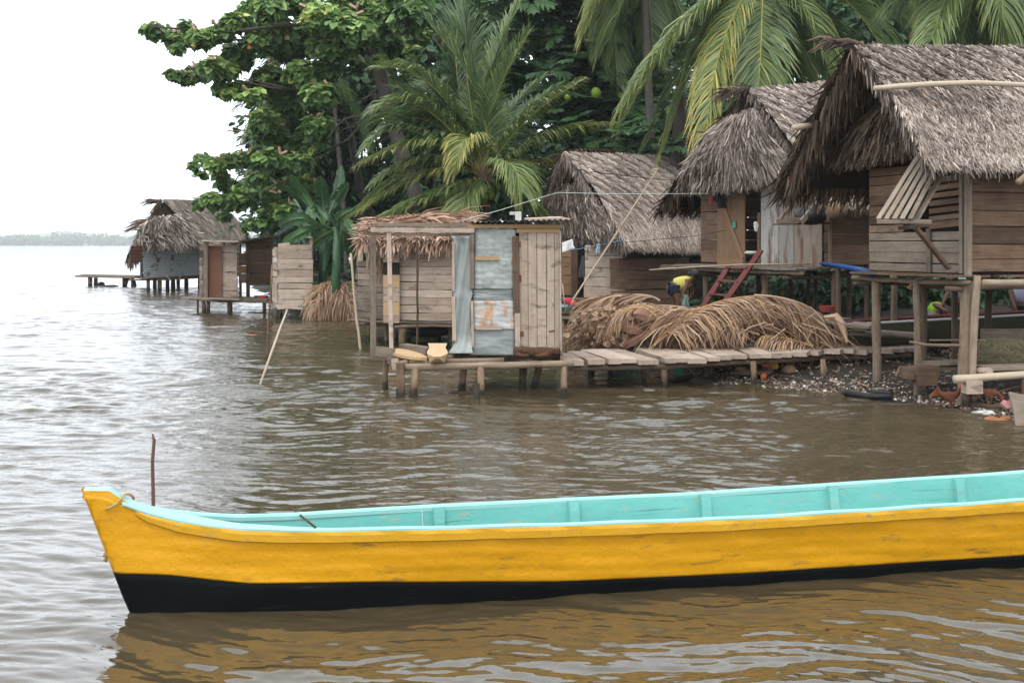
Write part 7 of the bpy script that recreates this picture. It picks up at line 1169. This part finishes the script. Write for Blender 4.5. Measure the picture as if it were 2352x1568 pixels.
def strip(zf0, zf1, nz, side, off=0., smin=None):
    G = []
    for s_ in ST:
        row = []
        for q_ in np.linspace(0, 1, nz):
            z0, z1_ = zf0(s_), zf1(s_); z = z0 + (z1_ - z0) * q_; s2_ = max(s_, stem(z)); row.append(hp_(s2_, side * (half(s2_, z) + off), z))
        G.append(row)
    return np.array(G)
for side, lab in ((-1, None), (1, None)):
    b = MB(); b.grid(strip(lambda s_: blk(s_), lambda s_: gun(s_) - .012, 30, side), .5, 0); 
    b.build('topside', YEL, T, smooth=True, solid=.004)
    b = MB(); b.grid(strip(lambda s_: -.20, lambda s_: blk(s_) + .001, 10, side, -.001), .5); b.build('bottom', BLK, T, smooth=True, solid=.004)
# stem face
b = MB(); G = [];
for z in np.linspace(-.2, .75, 20): s_ = stem(z); h_ = half(s_, z) + .001; G.append([hp_(s_, -h_, z), hp_(s_ - .015, 0, z), hp_(s_, h_, z)])
G = np.array(G); k = 9; b.grid(G[k:], .5, 0); b.grid(G[:k + 1], .5, 1); b.build('stem', [YEL, BLK], T, smooth=True)
# inner skin, pulled in from the planking
b = MB(); G = []
for s_ in ST[ST > .12]:
    g_ = gun(s_) - .006; row = []
    for side in (-1, 1):
        zs_ = np.linspace(g_, .03, 7) if side < 0 else np.linspace(.03, g_, 7); row += [hp_(s_, side * max(.008, half(s_, z) - .035 - .012 * (z < .1)), z) for z in zs_]
    G.append(row)
b.grid(np.array(G), .5); b.build('inner_skin', TURQ, T, smooth=True)
# rims: turquoise top face and the yellow rubbing strake below it
S1 = ST[ST > -.06]
for side in (-1, 1):
    b = MB(); G = []
    for s_ in S1:
        h_ = hb(s_); g_ = gun(s_); ji = .002 * math.sin(9 * s_) ; wi = float(np.interp(s_, [0, .12, .3, .5, .8, 1.2], [.03, .06, .085, .075, .05, .038])) if side < 0 else .030; rz_ = float(np.interp(s_, [-.05, .1, .3, .6, 1.1, 1.5], [.01, .028, .030, .018, .006, .004])) if side < 0 else .006
        G.append([hp_(s_, side * (h_ + .020), g_ - .008), hp_(s_, side * (h_ + .018 + ji), g_ + .003), hp_(s_, side * (h_ - wi), g_ + rz_ + ji), hp_(s_, side * (h_ - wi - .010), g_ - .006), hp_(s_, side * (h_ - wi - .010), g_ - .03)])
    b.grid(np.array(G), .5); b.build('rim', TURQT, T, smooth=False)
    b = MB(); G = []; S2 = ST[ST > .02]
    for s_ in S2:
        h_ = hb(s_); g_ = gun(s_); lo_ = np.interp(s_, [0, .12, .3, .6, 9.2], [.030, .05, .066, .072, .075]); out = .021 * np.clip((s_ - .0) / .12, .25, 1); ji = .003 * math.sin(11 * s_) + .002 * math.sin(23 * s_)
        G.append([hp_(s_, side * (h_ + out), g_ - .007), hp_(s_, side * (h_ + out + .003 + ji), g_ - lo_ * .4), hp_(s_, side * (h_ + out - .002 + ji), g_ - lo_), hp_(s_, side * (half(s_, g_ - lo_) + .001), g_ - lo_ - .010)])
    b.grid(np.array(G), .5); b.build('rubbing_strake', RAILY, T, smooth=False)
# bow block
b = MB(); w_ = .059; zt_ = lambda s_: np.interp(s_, [-.27, -.09, 0, .16, .2], [.752, .738, .672, .600, .50])
prof = [(-.246, .750), (-.10, .742), (-.03, .690), (.03, .655), (.16, .590)]
G = np.array([[hp_(s_, -w_ - .004 * (s_ > -.15), z - .05), hp_(s_, -w_, z), hp_(s_, w_, z), hp_(s_, w_, z - .05)] for s_, z in prof]); b.grid(G[:, 1:3], .55, 0); b.grid(G[:, 0:2], .5, 1); b.grid(G[:, 2:4], .5, 1); 
b.add([hp_(-.246, -w_, .75), hp_(-.246, w_, .75), hp_(-.25, w_, .70), hp_(-.25, -w_, .70)], [(0, 1, 2, 3)], None, .5, 1); b.add([hp_(.16, -w_, .59), hp_(.16, w_, .59), hp_(.2, w_, .35), hp_(.2, -w_, .35)], [(0, 1, 2, 3)], None, .5, 0)
b.build('bow_block', [TURQT, YEL], T)
# ribs
def s_of(dx, k_):      # station whose far side is seen at column dx
    X = (dx - CX) / F; return (X * (S0[1] + nX[1] * k_) - S0[0] - nX[0] * k_) / (aX[0] - X * aX[1])
for dx in (1003, 1313, 1617, 1913, 2203, 2480):
    s_ = s_of(dx, .36); b = MB(); g_ = gun(s_); G = []
    for side in (-1, 1):
        zs_ = np.linspace(g_ - .004, .04, 7) if side < 0 else np.linspace(.04, g_ - .004, 7)
        for z in zs_: h_ = half(s_, z) - .034; G.append([hp_(s_ - .038, side * h_, z), hp_(s_ - .034, side * (h_ - .04), z - .0), hp_(s_ + .034, side * (h_ - .04), z), hp_(s_ + .038, side * h_, z)])
    b.grid(np.array(G), .62); b.build('rib', TURQ, T)
b = MB(); s_ = s_of(966, .33); h_ = half(s_, .42) - .038; b.plank(hp_(s_, h_, .46), hp_(s_ + .004, h_ - .012, .33), aX, .005, .002, .9); b.build('paint_drip', WPL, T)
# bow rope and stick
b = MB(); zb = lambda x, y: (x / 2.414, 918.7 + y / 2.414)
c = np.array([P(zb(578, 600), 7.12), P(zb(598, 598), 7.07), P(zb(640, 575), 7.08), P(zb(668, 545), 7.10), P(zb(690, 518), 7.17), P(zb(715, 515), 7.26), P(zb(738, 532), 7.34), P(zb(742, 545), 7.36)]); t_ = np.linspace(0, 1, 8); tq = np.linspace(0, 1, 40); cc = np.stack([np.interp(tq, t_, c[:, i]) for i in range(3)], 1)
for k in (0, 1): ph = tq * 60 + k * math.pi; b.tube(cc + np.stack([np.cos(ph) * .004, 0 * ph, np.sin(ph) * .004], 1), .0055, 6, .55)
b.ell(P(zb(580, 600), 7.11), .014, .012, .014, .1, 0, 8, 6); b.build('bow_rope', ROPE, None, 'straw-coloured rope looped through the bow of the yellow canoe', 'rope', smooth=True)
b = MB(); b.tube([P(zb(590, 838), 7.22), P(zb(583, 862), 7.21), P(zb(590, 872), 7.21), P(zb(582, 890), 7.20)], [.012, .016, .010, .014], 7, .2); b.build('rope_end', ROPE, None, 'frayed knot of rope hanging from the stem of the yellow canoe', 'rope', smooth=True)
b = MB(); b.log(P((671, 1166), 7.86), P((724, 1209), 7.22), .011, .2, 7, .12, .004); b.build('thin_stick', LOG, None, 'thin dark stick lying across the yellow canoe near its bow', 'stick', smooth=True)

# ================================================================ haze
hz = bpy.data.materials.new('haze'); hz.use_nodes = True; n = hz.node_tree.nodes; n.clear(); o_ = n.new('ShaderNodeOutputMaterial'); pv = n.new('ShaderNodeVolumePrincipled'); pv.inputs['Color'].default_value = (.97, .99, 1, 1); pv.inputs['Density'].default_value = .0003; pv.inputs['Anisotropy'].default_value = .3
hz.node_tree.links.new(pv.outputs[0], o_.inputs['Volume'])
b = MB(); x0, x1, y0, y1, z0, z1_ = -2600, 1600, -60, 3200, -4, 72
b.add([(x0, y0, z0), (x1, y0, z0), (x1, y1, z0), (x0, y1, z0), (x0, y0, z1_), (x1, y0, z1_), (x1, y1, z1_), (x0, y1, z1_)], [(3, 2, 1, 0), (4, 5, 6, 7), (0, 1, 5, 4), (1, 2, 6, 5), (2, 3, 7, 6), (3, 0, 4, 7)])
b.build('haze', hz, kind='stuff', label='thin pale haze over the sea', cat='haze')
